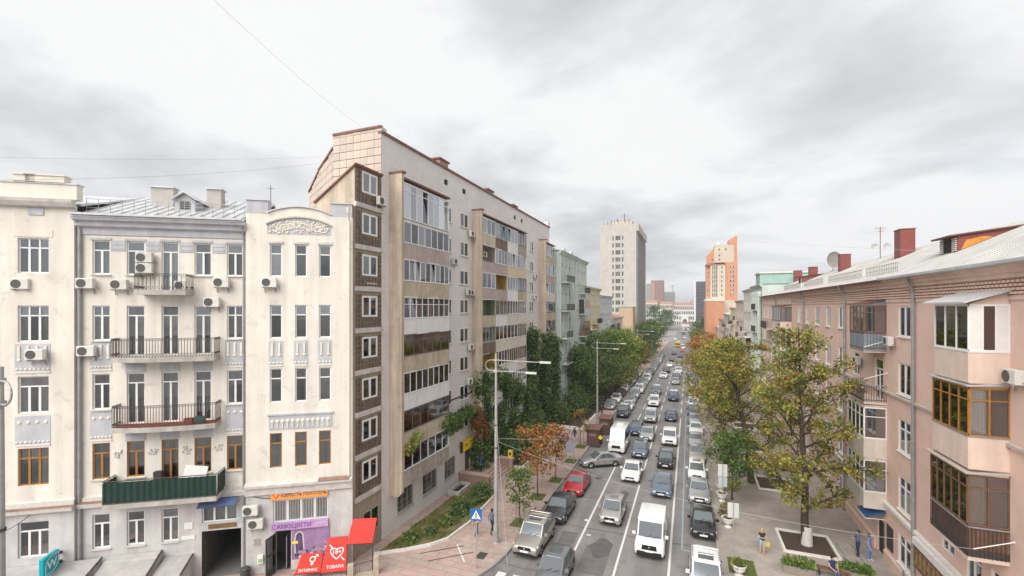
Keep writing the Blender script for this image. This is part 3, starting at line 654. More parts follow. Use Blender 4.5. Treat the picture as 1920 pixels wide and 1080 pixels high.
MB().box(.95, 1.5, -.126, -.12, .28, .32).box(.95, 1.35, -.126, -.12, .2, .23).build('small_print', M('mint_print', (.35, .62, .55), .5), sg)
ps = empty('poster_panel', CF(-2.47, -.21, .98), CF.rz); tag(ps, 'purple poster of amethyst geodes beside the open shop door', 'poster')
MB().box(-1.08, 1.08, -.05, .0, 0, 1.88).build('board', M('poster_lilac', (.33, .21, .38), .5, .45, .7), ps)
AM = M('amethyst', (.12, .08, .16), .5, .6, 9); RIM = M('geode_rim', (.62, .58, .60), .6, .3, 6); PINKC = M('pink_crystal', (.46, .30, .34), .6, .5, 8)
mb = MB(); arch = [(-.24, .35), (-.26, 1.2), (-.2, 1.5), (-.08, 1.64), (.08, 1.64), (.2, 1.5), (.22, 1.2), (.28, .35)]
mb.prism([(x * 1.15 - .65, z * 1.02) for x, z in arch], -.056, -.051, 'y'); mb.build('print', RIM, ps); MB().prism([(x * .85 - .65, z * .96 + .04) for x, z in arch], -.06, -.0561, 'y').build('print', AM, ps)
random.seed(5)
for i in range(16):
    cx = random.uniform(-.95, .95); cz = random.uniform(.12, .5 + .55 * max(0, cx)); r = random.uniform(.08, .2); pts = [(cx + r * random.uniform(.7, 1.1) * math.cos(t * .7), cz + r * random.uniform(.7, 1.1) * math.sin(t * .7)) for t in range(9)]
    y = -.0605 - i * .0006; recalc(MB().prism(pts, y, y + .0004, 'y').build('print', (AM, PINKC, RIM, PINKC)[i % 4], ps))
MB().box(-1.05, -.72, -.075, -.071, .95, 1.12).build('sticker', M('yellow_sticker', (.75, .68, .08), .5), ps)
MB().box(-3.6, -1.36, -.27, -.2, .35, .95).build('stall_riser', LEDGE, cream)
dr = empty('shop_door', CF(-4.49, -.22, .2), CF.rz + R(-112)); tag(dr, 'grey glazed shop door standing open below the lilac sign', 'door')
MB().box(0, .06, 0, .05, 0, 2.5).box(.8, .88, 0, .05, 0, 2.5).box(.06, .8, 0, .05, 0, .5).box(.06, .8, 0, .05, 2.4, 2.5).box(.06, .8, 0, .05, 1.35, 1.5).build('leaf', M('dark_door', (.06, .06, .065), .5), dr); MB().box(.06, .8, .02, .03, .5, 2.4).build('pane', GL, dr)
MB().box(-3.98, -3.94, .2, 2.0, .2, 2.2).build('shop_partition', M('lilac_wall', (.45, .38, .48), .8), cream)
bn = empty('litter_bin', CF(-6.05, -.55, .12), CF.rz); tag(bn, 'round dark litter bin at the corner of the vehicle passage', 'bin')
MB().lathe([(.02, 0), (.24, .02), (.27, .75), (.29, .78)], n=14).build('tub', MAN, bn); MB().lathe([(.28, .78), (.22, .86), (0, .9)], n=14).build('lid', MAN, bn)
mt = empty('meter_box', CF(-5.3, -.21, .98), CF.rz); tag(mt, 'small white and green meter box on the grey base wall', 'meter box'); MB().box(-.15, .15, -.14, 0, 0, .5).build('case', WHITE, mt); MB().box(-.1, .12, -.15, -.141, .06, .3).build('plate', M('meter_green', (.3, .5, .2), .5), mt)
MB().box(-5.68, -5.3, -.215, -.2, 2.0, 2.45).build('vent', ACM, cream)
pl = tag(MB().box(-.75, .75, -.04, .0, 0, .26).build('name_board', M('brown_board', (.22, .13, .06), .6, .4, 3), None, CF(-7.45, -.01, 3.24), CF.rz), 'narrow brown board over the vehicle passage', 'sign')
pl = tag(MB().box(-.16, .16, -.05, .0, 0, .3).build('number_plate', M('pale_teal', (.45, .58, .56), .5, .3, 9), None, CF(-6.45, -.02, 3.55), CF.rz), 'pale square house-number plate beside the passage window', 'sign')
pl = tag(MB().box(-.22, .22, -.03, .0, 0, .4).build('wall_plaque', WHITE, None, CF(-9.25, -.01, 3.35), CF.rz), 'white upper plaque right of the ground-floor window by the passage', 'sign')
pl = tag(MB().box(-.35, .35, -.03, .0, 0, .22).build('wall_plaque', WHITE, None, CF(-9.25, -.01, 2.75), CF.rz), 'low wide white plaque under another plaque by the passage', 'sign')
aw = empty('blue_awning', CF(-7.55, -.03, 4.75), CF.rz); tag(aw, 'small faded blue awning over the window above the passage', 'awning')
MB().prism([(0, .45), (-.75, .08), (-.75, .05), (0, .41)], -1.0, 1.0, 'x').build('fabric', M('faded_blue', (.10, .14, .28), .8, .3, 2), aw); MB().tube((-1, -.75, .06), (-1, 0, .06), .015).tube((1, -.75, .06), (1, 0, .06), .015).tube((-1.0, -.75, .06), (1.0, -.75, .06), .015).build('frame', IRON, aw)
# turquoise projecting sign
TURQ = M('turquoise_sign', (.0, .36, .42), .4, .06, 2)
sg = empty('projecting_sign', CF(-15.4, -.25, 1.95), CF.rz); tag(sg, 'turquoise projecting box sign with a white W at the lower left', 'sign')
MB().box(-.12, .12, -1.45, -.3, 0, 1.25).build('box', TURQ, sg); bevel(sg.children[0], .04); MB().box(-.04, .04, -.3, .02, .35, .5).box(-.04, .04, -.3, .02, .85, 1.0).build('bracket', MAN, sg)
text('W', .62, WHP, sg, (.128, -.88, .72), (R(90), 0, R(90)), .006, sx=1.05)
mb = MB(); ring = [(-1.33, .32), (-1.33, .8), (-1.2, 1.05), (-.95, 1.16), (-.42, 1.16), (-.42, .7), (-.55, .45), (-.8, .32)]
for a, b in zip(ring, ring[1:] + ring[:1]): mb.tube((.127, *a), (.127, *b), .016, n=4)
mb.build('logo_outline', WHP, sg)
mb = MB()
for k in range(9): mb.box(.121, .131, -1.33 + k * .105, -1.27 + k * .105, .13, .22)
mb.build('small_print', WHP, sg)
# grey sheet canopies over the basement shops
CAN = M('canopy_sheet', (.44, .42, .41), .6, .15, 1.2, streak=.15)
for x0, x1, z0, z1, dp, lb in ((-18.6, -13.45, 2.3, 1.75, 2.6, 'grey sheet canopy under the turquoise sign'), (-13.3, -10.6, 2.25, 1.5, 2.3, 'grey sheet canopy with a black edge bar under two ground-floor windows'), (-10.45, -9.0, 1.85, 1.5, 1.6, 'smallest grey canopy beside the vehicle passage')):
    cn = empty('shop_canopy', CF(x0, -.05 if x0 > -14.8 else -.28, 0), CF.rz); tag(cn, lb, 'canopy'); ww = x1 - x0
    recalc(MB().prism([(0, z0), (-dp, z1), (-dp, z1 - .1), (0, z0 - .1)], 0, ww, 'x').build('sheet', CAN, cn)); MB().tube((ww, 0, z0 + .03), (ww, -dp, z1 + .03), .045).build('edge_bar', IRON, cn)
    recalc(MB().box(0, ww, -.5, 0, .1, z0 - .12).box(0, .08, -dp + .1, -dp + .2, .1, z1 - .1).box(ww - .08, ww, -dp + .1, -dp + .2, .1, z1 - .1).build('shop_front', GREYR, cn))
# red stepped awnings of the basement shop
def red_awning(p, label, marks):
    "p: four local corners, upper pair then lower pair"
    o = empty('red_awning', CF(*p[2]) * 1.0, CF.rz); tag(o, label, 'awning', 'red awnings of the basement shop'); base = Vector(p[2])
    q = [Vector(a) - base for a in p]
    nrm = (q[1] - q[0]).cross(q[3] - q[0]).normalized()
    if nrm.y > 0: nrm = -nrm
    i = MB(); i.quad(q[0] + nrm * .02, q[1] + nrm * .02, q[2] + nrm * .02, q[3] + nrm * .02); i.quad(q[0] - nrm * .02, q[3] - nrm * .02, q[2] - nrm * .02, q[1] - nrm * .02)
    for a, b in ((0, 1), (1, 2), (2, 3), (3, 0)): i.quad(q[a] + nrm * .02, q[a] - nrm * .02, q[b] - nrm * .02, q[b] + nrm * .02)
    recalc(i.build('cover', REDP, o))
    fr = MB()
    for a, b in ((0, 1), (1, 2), (2, 3), (3, 0)): fr.tube(q[a] - nrm * .05, q[b] - nrm * .05, .025, n=5)
    for k in (2, 3): fr.tube(q[k] - nrm * .05, Vector((q[k].x, q[k].y, .1 - base.z)), .03, n=6)
    fr.build('frame', IRON, o)
    ex = (q[1] - q[0]).normalized(); ey = (q[0] - q[3]).normalized(); ez = ex.cross(ey).normalized(); ey = ez.cross(ex)
    if ez.dot(nrm) < 0: ez = -ez
    rot = Matrix((ex, ey, ez)).transposed().to_euler(); cen = (q[0] + q[1] + q[2] + q[3]) / 4
    for kind, body, size, u, v in marks:
        pos = cen + ex * u + ey * v + nrm * .024
        if kind == 't': text(body, size, WHP, o, pos, rot, .004)
        else:
            m = MB()
            for poly in body:
                for a, b in zip(poly, poly[1:]): m.tube((a[0] * size, a[1] * size, 0), (b[0] * size, b[1] * size, 0), .035, n=4)
            e = m.build('emblem', WHP, o, pos); e.rotation_euler = rot
    return o
circ = [(.22 * math.cos(t * math.pi / 8), .22 * math.sin(t * math.pi / 8) + .12) for t in range(17)]
hrt = [(math.sin(t * .35) ** 3 * .42, .32 * math.cos(t * .35) - .12 * math.cos(2 * t * .35) - .05 * math.cos(3 * t * .35)) for t in range(19)]
red_awning([(.08, -.6, 3.23), (1.49, -.6, 3.17), (1.28, -1.5, 2.07), (-.2, -1.5, 2.16)], 'plain upper red awning by the corner of the tiled block', [])
red_awning([(-1.36, -.6, 2.22), (-.28, -.6, 2.21), (-.24, -1.5, .58), (-1.68, -1.5, .62)], 'middle red awning with a heart and 18+ mark', [('p', [hrt, [(-.5, .5), (-.3, .3)], [(.28, -.28), (.5, -.5)]], .92, .06, .08), ('t', '18+', .36, .05, .11), ('t', 'ТОВАРИ', .24, .0, -.68)])
red_awning([(-2.9, -.6, 1.40), (-1.7, -.6, 1.36), (-1.70, -1.5, .67), (-3.12, -1.5, .73)], 'lowest red awning with white gender symbol at the shop steps', [('p', [circ, [(0, -.1), (0, -.42)], [(-.14, -.27), (.14, -.27)], [(.16, .28), (.4, .5)], [(.22, .5), (.4, .5), (.4, .32)]], .68, .12, .12), ('t', 'ІНТИМНІ', .23, -.05, -.42)])
# stone posts and low rail of the basement steps
STONE = M('yellowish_stone', (.45, .40, .32), .95, .25, 4, bump=.4, bscale=20)
st = empty('basement_step_wall', CF(.02, -1.75, .1), CF.rz); tag(st, 'stone posts with a low iron rail round the basement steps', 'wall')
MB().box(-.15, .2, -.2, .15, 0, .95).build('post', STONE, st); MB().box(1.35, 1.65, -.1, .25, 0, 1.25).build('post', STONE, st); MB().box(.2, 1.35, -.05, .15, 0, .35).build('plinth', STONE, st)
mb = MB().tube((.2, .04, .85), (1.35, .08, 1.0), .025)
for i in range(9): mb.tube((.3 + i * .12, .05, .35), (.3 + i * .12, .06, .88 + i * .014), .012, n=4)
mb.build('railing', IRON, st)
# ================================================================ TILED APARTMENT BLOCK
TILEW = brickmat('white_tile_cladding', (.72, .69, .67), (.69, .655, .635), (.58, .54, .52), .5, .28, .012, .10, offset=0, axes='xz', rough=.55)
TILEP = M('end_wall_tile', (.60, .50, .425), .6, .12, 1.5, rand=.10, streak=.12)
JOINT = M('tile_joint', (.20, .14, .11), .9, .2, 3)
BTILE = M('brown_glazed_tile', (.19, .14, .105), .45, .45, 3.2, streak=.25)
BJOINT = M('brown_tile_joint', (.34, .28, .215), .9, .2, 3)
FIN = M('beige_rough_panel', (.56, .465, .37), .95, .16, .8, bump=.5, bscale=18, streak=.34, stain=.22, stscale=.7)
COPE = M('rust_coping', (.23, .12, .09), .8, .3, 2)
BANDW = M('white_band', (.60, .56, .53), .85, .2, 2, streak=.2)
PP = {'pink': M('parapet_pinkish', (.47, .38, .35), .9, .15, 1.5, streak=.2), 'beige': M('parapet_beige', (.56, .48, .39), .9, .15, 1.5, streak=.2), 'white': M('parapet_white', (.74, .73, .72), .7, .08, 1.5, streak=.1),
      'tan': M('parapet_tan', (.52, .44, .33), .9, .2, 1.5, streak=.25), 'grey': M('parapet_grey_boards', (.42, .37, .32), .9, .25, 2, streak=.3), 'brown': M('parapet_brown', (.22, .15, .115), .8, .3, 2, streak=.3), 'yellow': M('parapet_yellow', (.62, .52, .36), .8, .12, 2), 'blueg': M('blue_grey_sheet', (.33, .38, .42), .4, .1, 2, metal=.3), 'cream': M('parapet_cream', (.66, .60, .53), .85, .12, 2, streak=.15)}
OCHRE = M('ochre_wall', (.42, .28, .07), .8, .15, 2); GREENW = M('olive_green_wall', (.17, .22, .13), .85, .15, 2); MAUVE = M('mauve_wall', (.38, .30, .28), .9, .12, 2)
G0 = 26.6
grey = empty('apartment_block', (-20, G0, 0), R(90)); GF = Frame((-20, 0, 0), R(90))
tag(grey, 'tall tile-clad grey apartment block with beige fins and mismatched glazed balconies', 'apartment block')
def gp(mb, name, mats, **k): return recalc(mb.build(name, mats, grey, (-G0, 0, 0), **k))
FL = [22.8 - 2.73 * k for k in range(8)]
wh = []
for k in range(8):
    zs = 24.05 - 2.73 * k; zt = 25.4 - 2.73 * k
    for a, b in ((35.25, 36.75), (38.35, 40.1), (55.0, 56.6), (58.45, 60.2)): wh.append((a, b, zs, zt, 2))
low = [(28.5, 30.5), (31.95, 34.1), (35.5, 37.4), (46, 48), (51, 53)]
hol = [w_[:4] for w_ in wh] + [(a, b, 1.2, 2.9) for a, b in low] + [(39.4, 40.5, .6, 2.9), (44.5 - .0, 44.51, 0, .01)]
att = [35.4, 38.9, 52.6, 55.1]
hol += [(a, a + .75, 27.25, 27.75) for a in att]
mb = MB(); facade(mb, G0 + .001, 68, -2, 28.6, hol, .22)
mb.box(31.6, 68, 10.9, 11.0, -2, 26.4); mb.quad((68, 0, -2), (68, 11, -2), (68, 11, 26.4), (68, 4.5, 28.4), (68, 0, 28.6))
gp(mb, 'wall', TILEW)
mb = MB(); mb.quad((G0 + .2, .9, -1), (67.8, .9, -1), (67.8, .9, 28), (G0 + .2, .9, 28))
for k in range(9): z = 25.6 - 2.73 * k; mb.quad((G0 + .2, .2, z), (67.8, .2, z), (67.8, .9, z), (G0 + .2, .9, z))
mb.build('interior_wall', ROOM, grey, (-G0, 0, 0))
def gwin(*a, **k):
    a = list(a); a[0] -= G0; a[1] -= G0; return window(grey, *a, **k)
for a, b, c, d, n in wh: gwin(a, b, c, d, .03, n=n, tr=0, fw=.085, sill=BANDW)
for a, b in low:
    o = gwin(a, b, 1.2, 2.9, .12, n=3, tr=0, fm=GREYF, sill=CONC)
    m = MB(); w_ = b - a
    for i in range(10): x = -w_ / 2 + w_ * (i + .5) / 10; m.box(x - .01, x + .01, -.17, -.155, .03, 1.66)
    for z in (.4, .85, 1.3): m.box(-w_ / 2, w_ / 2, -.185, -.17, z, z + .02)
    m.build('window_grille', GREYF, o)
for a in att: gp(MB().box(a + .05, a + .7, .1, .12, 27.28, 27.72), 'attic_vent', DARK)
gp(MB().box(39.45, 40.45, .1, .16, .6, 2.88), 'entrance_door', BROWNF)
# roof edge
gp(MB().box(G0 - .06, 68.08, -.12, .25, 28.6, 28.78), 'roof_coping', COPE)
gp(MB().quad((G0 + .2, .25, 28.42), (67.9, .25, 28.42), (67.9, 4.2, 28.4), (G0 + .2, 4.2, 28.4)).quad((G0 + .2, 4.2, 28.4), (67.9, 4.2, 28.4), (67.9, 11, 26.4), (31.6, 11, 26.4)), 'flat_roof', M('bitumen', (.12, .115, .11), .9, .2, 1))
gp(MB().box(67.2, 68.02, -.05, .6, 28.785, 29.5), 'parapet_block', TILEW)
gp(MB().box(G0 - .02, G0 + .55, -.03, .5, 28.785, 29.05), 'parapet_block', BANDW)
REDB = brickmat('red_chimney_brick', (.42, .22, .17), (.36, .18, .14), (.45, .38, .34), .26, .08, .012, .2, axes='xz')
for y, x in ((38.2, 1.6), (50.0, 2.0), (58.8, 2.2)):
    c = gp(MB().box(y - .8, y + .8, x, x + .9, 28.4, 30.25), 'chimney', REDB); MB().box(y - .95, y + .95, x - .12, x + 1.02, 30.252, 30.4).build('chimney_cap', COPE, c)
# end wall: backing plus single tiles
E0, E1 = (-20.0, 26.6), (-24.23, 26.6)
def endwall(P, Q, tops, zlow, name):
    "tops: list of (distance, z); tiles cut off by the sloping roof line are left out"
    P = Vector(P); Q = Vector(Q); ln = (Q - P).length; ex = (Q - P).normalized(); ny = Vector((ex.y, -ex.x))
    if ny.dot(Vector((0, -1))) < 0: ny = -ny
    def top(s):
        for (a, za_), (b, zb) in zip(tops, tops[1:]):
            if a <= s <= b: return za_ + (zb - za_) * (s - a) / max(1e-6, b - a)
        return tops[-1][1]
    def Wd(s, z, o=0): p = P + ex * s + ny * o; return (p.x, p.y, z)
    inv = Matrix.Rotation(-R(90), 4, 'Z') @ Matrix.Translation((20, -G0, 0))
    def lc(p): return tuple(inv @ Vector(p))
    mb = MB()
    for (a, za_), (b, zb) in zip(tops, tops[1:]):
        if b - a > .01: mb.quad(lc(Wd(a, -1)), lc(Wd(b, -1)), lc(Wd(b, zb)), lc(Wd(a, za_)))
    mb.build(name, JOINT, grey)
    mb = MB()
    for (a, za_), (b, zb) in zip(tops, tops[1:]):
        c = [lc(Wd(a, za_, .1)), lc(Wd(b, zb, .1)), lc(Wd(b, zb, -.2)), lc(Wd(a, za_, -.2))]; i = len(mb.v); mb.v += c + [(q[0], q[1], q[2] + .16) for q in c]
        for f in ((0, 3, 2, 1), (4, 5, 6, 7), (0, 1, 5, 4), (1, 2, 6, 5), (2, 3, 7, 6), (3, 0, 4, 7)): mb.f.append(tuple(i + t for t in f)); mb.m.append(0)
    recalc(mb.build('roof_coping', COPE, grey))
    tw, th = .60, .56; me = cached('endtile', lambda: MB().prism([(.01, .022), (tw - .01, .022), (tw - .01, th - .022), (.01, th - .022)], -.03, .0, 'y').mesh('tile', [TILEP]))
    ang = math.atan2(ex.y, ex.x)
    if ny.dot(Vector((ex.y, -ex.x))) > 0: base_ang, flip = ang, False
    else: base_ang, flip = ang + math.pi, True
    ncol = int(ln / tw)
    for i in range(ncol):
        s = i * ln / ncol; s2 = (i + 1) * ln / ncol; z = zlow
        while z < min(top(s + .02), top(s2 - .02)):
            tz = min(1.0, (min(top(s + .02), top(s2 - .02)) - z) / th)
            if tz > .25:
                o = link('tile', me, grey, lc(Wd(s2 if flip else s, z, .0)), base_ang - R(90)); o.scale = ((ln / ncol) / tw, random.uniform(.7, 1.3), tz)
            z += th
endwall(E0, E1, [(0, 29.0), (4.23, 28.95)], 21.5, 'end_wall')
endwall(E1, (-24.23 - .83 * 8.3, 26.6 + .558 * 8.3), [(0, 28.0), (4.6, 28.2 - .7), (4.61, 27.4), (8.3, 26.5)], 21.5, 'end_wall')
# brown tiled stair block
mb = MB()
mb.quad((23.85, 0, -1), (26.6, 0, -1), (26.6, 0, 25.8), (23.85, 0, 25.55)); gp(mb, 'stair_block_wall', BJOINT)
mb = MB().prism([(0.001, -1), (0.001, 25.55), (3.2, 23.4), (3.2, -1)], 23.85, 23.95, 'x'); gp(mb, 'stair_block_side', FIN)
mb = MB().prism([(-.18, 25.62), (-.18, 25.72), (3.3, 23.5), (3.3, 23.38)], 23.72, 26.6, 'x'); gp(mb, 'stair_block_roof', COPE)
for k in range(9):
    zt = 25.4 - 2.73 * k; zb = zt - 2.15 if k < 8 else .2
    if k < 8:
        cl = MB(); nx = 8; nz = 7; tw = 2.62 / nx; th = 2.2 / nz
        for i in range(nx):
            for j in range(nz):
                x = 23.92 + i * tw; z = zt + .12 - (j + 1) * th
                if 24.42 < x + tw / 2 < 26.1 and zt - 1.4 < z + th / 2 < zt + .02: continue
                cl.box(x + .024, x + tw - .024, -.04 - random.uniform(0, .015), -.005, z + .024, z + th - .024)
        stuff(gp(cl, 'brown_tiles', BTILE))
        gp(MB().box(23.83, 26.62, -.14, .02, zt - 2.42, zt - 2.12), 'floor_band', BANDW)
        w_ = window(grey, 24.5 - G0, 26.05 - G0, zt - 1.38, zt, -.03, n=2, tr=0, fw=.11, curt=False); link('curtain', curtain_mesh(1.3, 1.2, CURT if k % 3 else CURT2), w_, (0, .028, .06)).scale = (1, .3, 1)
window(grey, 24.6 - G0, 26.2 - G0, 1.4, 2.9, -.03, n=2, tr=0, fm=GREYF, curt=False)
ob = MB(); 
for i in range(5): ob.box(25.0 + i * .22, 25.14 + i * .22, -.07, -.05, 18.0, 18.12).box(25.0 + i * .22, 25.14 + i * .22, -.07, -.05, 17.75, 17.87)
gp(ob, 'ornament_tiles', CURT)
# fins
for y, z0 in ((27.5, 2.95), (40.94, -1), (62.6, -1)):
    gp(MB().prism([(0, z0), (-.75, z0), (-1.02, z0 + .3), (-1.05, z0 + .6), (-1.05, 26.0), (0, 26.0)], y, y + .28, 'x'), 'fin', FIN)
    gp(MB().box(y - .06, y + .4, -1.16, .02, 26.003, 26.14), 'fin_coping', COPE)
# balconies
def loggia(x0, x1, k, par='beige', fm=None, n=5, glz=True, full=False, wall=None, tr=0, gm=None, boards=0, curt=.5, half=None, name='balcony'):
    zf = FL[k]; fm = fm or WHITE; gm = gm or GLB; yo = -1.0
    x0 -= G0; x1 -= G0
    b = recalc(MB().box(x0, x1, yo - .02, 0, zf - .14, zf).build(name, CONC, grey))
    b.location = (0, 0, 0)
    zp = zf + .98
    if not full:
        m = MB(); nb = boards or max(1, round((x1 - x0) / 1.7)); w_ = (x1 - x0) / nb
        for i in range(nb): m.box(x0 + i * w_ + .012, x0 + (i + 1) * w_ - .012, yo - .05 - (.012 if i % 2 else 0), yo + .02, zf - .16, zp)
        recalc(m.build('parapet', PP[par], b))
        recalc(MB().box(x0, x1, yo - .07, yo + .04, zp + .002, zp + .045).build('parapet_rail', BANDW if par in ('white', 'cream', 'beige') else GREYF, b))
    else: zp = zf
    zt = zf + 2.58
    recalc(MB().box(x0, x1, yo - .06, yo + .08, zt, zt + .045).build('lintel_rail', fm, b))
    if glz:
        w_ = (x1 - x0) / n; fwd = .04; m = MB(); z0 = zp + .05
        for i in range(n + 1): x = x0 + i * w_; m.box(x - fwd * (.6 if 0 < i < n else 1), x + fwd * (.6 if 0 < i < n else 1), yo - .035, yo + .035, z0, zt)
        m.box(x0, x1, yo - .03, yo + .03, z0, z0 + .07).box(x0, x1, yo - .03, yo + .03, zt - .07, zt)
        if tr: m.box(x0, x1, yo - .032, yo + .032, zt - tr - .05, zt - tr)
        recalc(m.build('glazing_frame', fm, b))
        for i in range(n):
            p = link('pane', pane_mesh(w_ - fwd, zt - z0 - .1, gm), b, (x0 + w_ * (i + .5), yo, z0 + .05))
            if random.random() < .12: p.rotation_euler = (R(-6), 0, 0)
            if random.random() < curt: link('curtain', curtain_mesh(w_ * .95, zt - z0 - .12, random.choice([CURT, CURT, CURT2])), b, (x0 + w_ * (i + .5), yo + .16, z0 + .05))
        recalc(MB().box(x1 - .05, x1, yo + .04, 0, zf, zt).build('side_panel', fm, b))
    if wall is not None: MB().quad((x0, -.012, zf), (x1, -.012, zf), (x1, -.012, zt), (x0, -.012, zt)).quad((x1 - .06, -.98, zf), (x1 - .06, -.013, zf), (x1 - .06, -.013, zt), (x1 - .06, -.98, zt)).build('back_wall', wall, b)
    return b
A0, A1 = 27.8, 34.4
loggia(A0, A1, 0, fm=WHITE, n=8, full=True, tr=.5, gm=glass('sky_glass', (.6, .66, .7), .30), curt=.25)
loggia(A0, A1, 1, 'pink', n=7, curt=.5); loggia(A0, A1, 2, 'tan', n=9, curt=.6); loggia(A0, A1, 3, 'white', n=8, tr=.5, curt=.2)
b = loggia(A0, A1, 4, 'tan', BROWNF, n=5, tr=.4, curt=.2, boards=4)
loggia(A0, A1, 5, 'white', n=8, curt=.3, boards=1); loggia(A0, A1, 6, 'tan', BROWNF, n=6, curt=.3, boards=3); loggia(A0, A1, 7, 'grey', WHITE, n=6, curt=.5, boards=7)
B = [41.22, 44.5, 47.87, 51.26, 54.3]
spec = [
 [('beige', WHITE, 3, 1, None), ('brown', PP['blueg'], 5, 1, None), ('white', WHITE, 3, 1, None), ('grey', BROWNF, 3, 1, None)],
 [('pink', WHITE, 3, 0, MAUVE), ('pink', WHITE, 4, 1, None), ('yellow', WHITE, 4, 1, None), ('yellow', WHITE, 4, 1, None)],
 [('pink', WHITE, 3, 1, None), ('pink', WHITE, 2, 0, OCHRE), ('white', WHITE, 4, 1, None), ('tan', BROWNF, 3, 1, None)],
 [('tan', WHITE, 3, 0, GREENW), ('white', PP['tan'], 3, 1, None), ('cream', WHITE, 4, 1, None), ('cream', WHITE, 4, 1, None)],
 [('brown', GREYF, 4, 1, None), ('cream', WHITE, 3, 1, None), ('cream', WHITE, 3, 1, None), ('cream', PP['cream'], 4, 1, None)],
 [('tan', WHITE, 3, 0, OCHRE), ('cream', WHITE, 4, 1, None), ('white', PP['cream'], 5, 1, None), ('cream', PP['cream'], 4, 1, None)],
 [('beige', WHITE, 4, 1, None), ('white', WHITE, 4, 1, None), ('white', WHITE, 4, 1, None), ('white', WHITE, 4, 1, None)],
 [('beige', WHITE, 4, 1, None), ('white', WHITE, 4, 1, None), ('beige', WHITE, 4, 1, None), ('white', WHITE, 4, 1, None)]]
for k, row in enumerate(spec):
    for j, (par, fm, n, glz, wl) in enumerate(row): loggia(B[j], B[j + 1] - .04, k, par, fm, n, bool(glz), wall=wl, curt=.45, boards=2 if par in ('brown', 'grey', 'tan') else 1)
for k, (par, fm, n) in enumerate([('tan', WHITE, 4), ('pink', WHITE, 4), ('cream', WHITE, 4), ('tan', BROWNF, 4), ('tan', BROWNF, 4), ('beige', BROWNF, 4), ('white', WHITE, 4), ('white', WHITE, 4)]): loggia(62.9, 67.4, k, par, fm, n, boards=2)
# stack roofs
for a, b in ((27.44, 34.5), (40.88, 54.4), (62.54, 67.5)): gp(MB().box(a + .36, b, -1.14, .02, 25.62, 25.74), 'balcony_roof', COPE)
gp(MB().box(36.2, 40.9, -.06, .005, 8.0, 8.12), 'cable_duct', MAN)
# yellow shop sign over the entrance
YEL = M('yellow_sign', (.80, .60, .03), .5, .08, 2)
sg = empty('yellow_sign', GF(40.1, -.15, 2.85), GF.rz); tag(sg, 'yellow shop sign over the doorway of the tiled block', 'sign')
MB().box(-1.7, 1.7, -.14, .1, 0, .95).build('board', YEL, sg); MB().box(-1.76, -1.7, -.16, .1, -.03, .98).build('edge', MAN, sg)
mb = MB()
for i in range(7): mb.box(-.1 + i * .24, .06 + i * .24, -.15, -.141, .5, .72)
for i in range(4): mb.box(.2 + i * .3, .4 + i * .3, -.15, -.141, .16, .36)
for i in range(3): mb.box(-1.2 + i * .22, -1.06 + i * .22, -.15, -.141, .4, .6)
mb.build('lettering', M('sign_brown_print', (.14, .09, .03), .6), sg)
for x, z, lb, y in [(26.2, 23.45, 'air conditioner beside the topmost window of the brown stair block', -.04), (40.4, 23.3, 'air conditioner under the topmost wall window by the second fin', 0), (39.7, 17.6, 'left of a pair of air conditioners under a third-row wall window', 0), (40.35, 17.58, 'right of a pair of air conditioners under a third-row wall window', 0),
                    (40.2, 12.3, 'dark air conditioner under a middle wall window by the second fin', 0), (39.9, 9.0, 'air conditioner above the dark cable duct on the tiled wall', 0), (60.5, 20.4, 'upper air conditioner beside the third fin', 0), (60.2, 17.5, 'lower air conditioner beside the third fin', 0), (36.95, 20.3, 'air conditioner at the first balcony stack in the second row', 0), (43.2, 21.6, 'air conditioner in the open mauve balcony recess', -.05)]:
    ac(GF, x, z, lb, y)
# entrance terrace in pink granite
GRAN = M('pink_granite', (.30, .19, .165), .6, .2, 3); GRANT = M('pink_granite_top', (.42, .29, .245), .6, .2, 3)
tr_ = empty('entrance_terrace', (-20, 38.1, 0), 0); tag(tr_, 'pink granite entrance terrace with low walls and handrail under the yellow sign', 'terrace')
MB().box(0, 3.1, 0, .35, -.6, 1.0).build('wall', GRAN, tr_); MB().box(-.0, 3.2, -.1, .45, 1.003, 1.14).build('coping', GRANT, tr_)
MB().box(0, 3.3, 5.4, 5.75, -.6, .95).build('wall', GRAN, tr_); MB().box(0, 3.4, 5.3, 5.85, .953, 1.08).build('coping', GRANT, tr_)
MB().box(0, 2.0, .36, 5.39, -.6, .55).build('landing', GRANT, tr_)
for i in range(4): MB().box(2.001 + i * .32, 2.32 + i * .32, .36, 5.39, -.6, .55 - .16 * (i + 1)).build('step', GRANT, tr_)
MB().tube((1.6, 2.6, .5), (1.6, 2.6, 1.5), .025).tube((1.6, 2.6, 1.5), (3.6, 2.2, .75), .025).tube((3.5, 2.2, -.2), (3.5, 2.2, .8), .025).build('handrail', ZINC, tr_)
pl = empty('concrete_planter', (-19.55, 35.2, gz(35) + .13), 0); tag(pl, 'low concrete light-well kerb at the foot of the tiled wall', 'planter'); MB().box(0, 1.1, 0, .18, 0, .45).box(0, 1.1, 2.2, 2.38, 0, .45).box(.92, 1.1, .18, 2.2, 0, .45).box(0, .15, .18, 2.2, 0, .45).build('rim', CONC, pl); MB().box(.15, .92, .18, 2.2, 0, .2).build('bottom', DARK, pl)
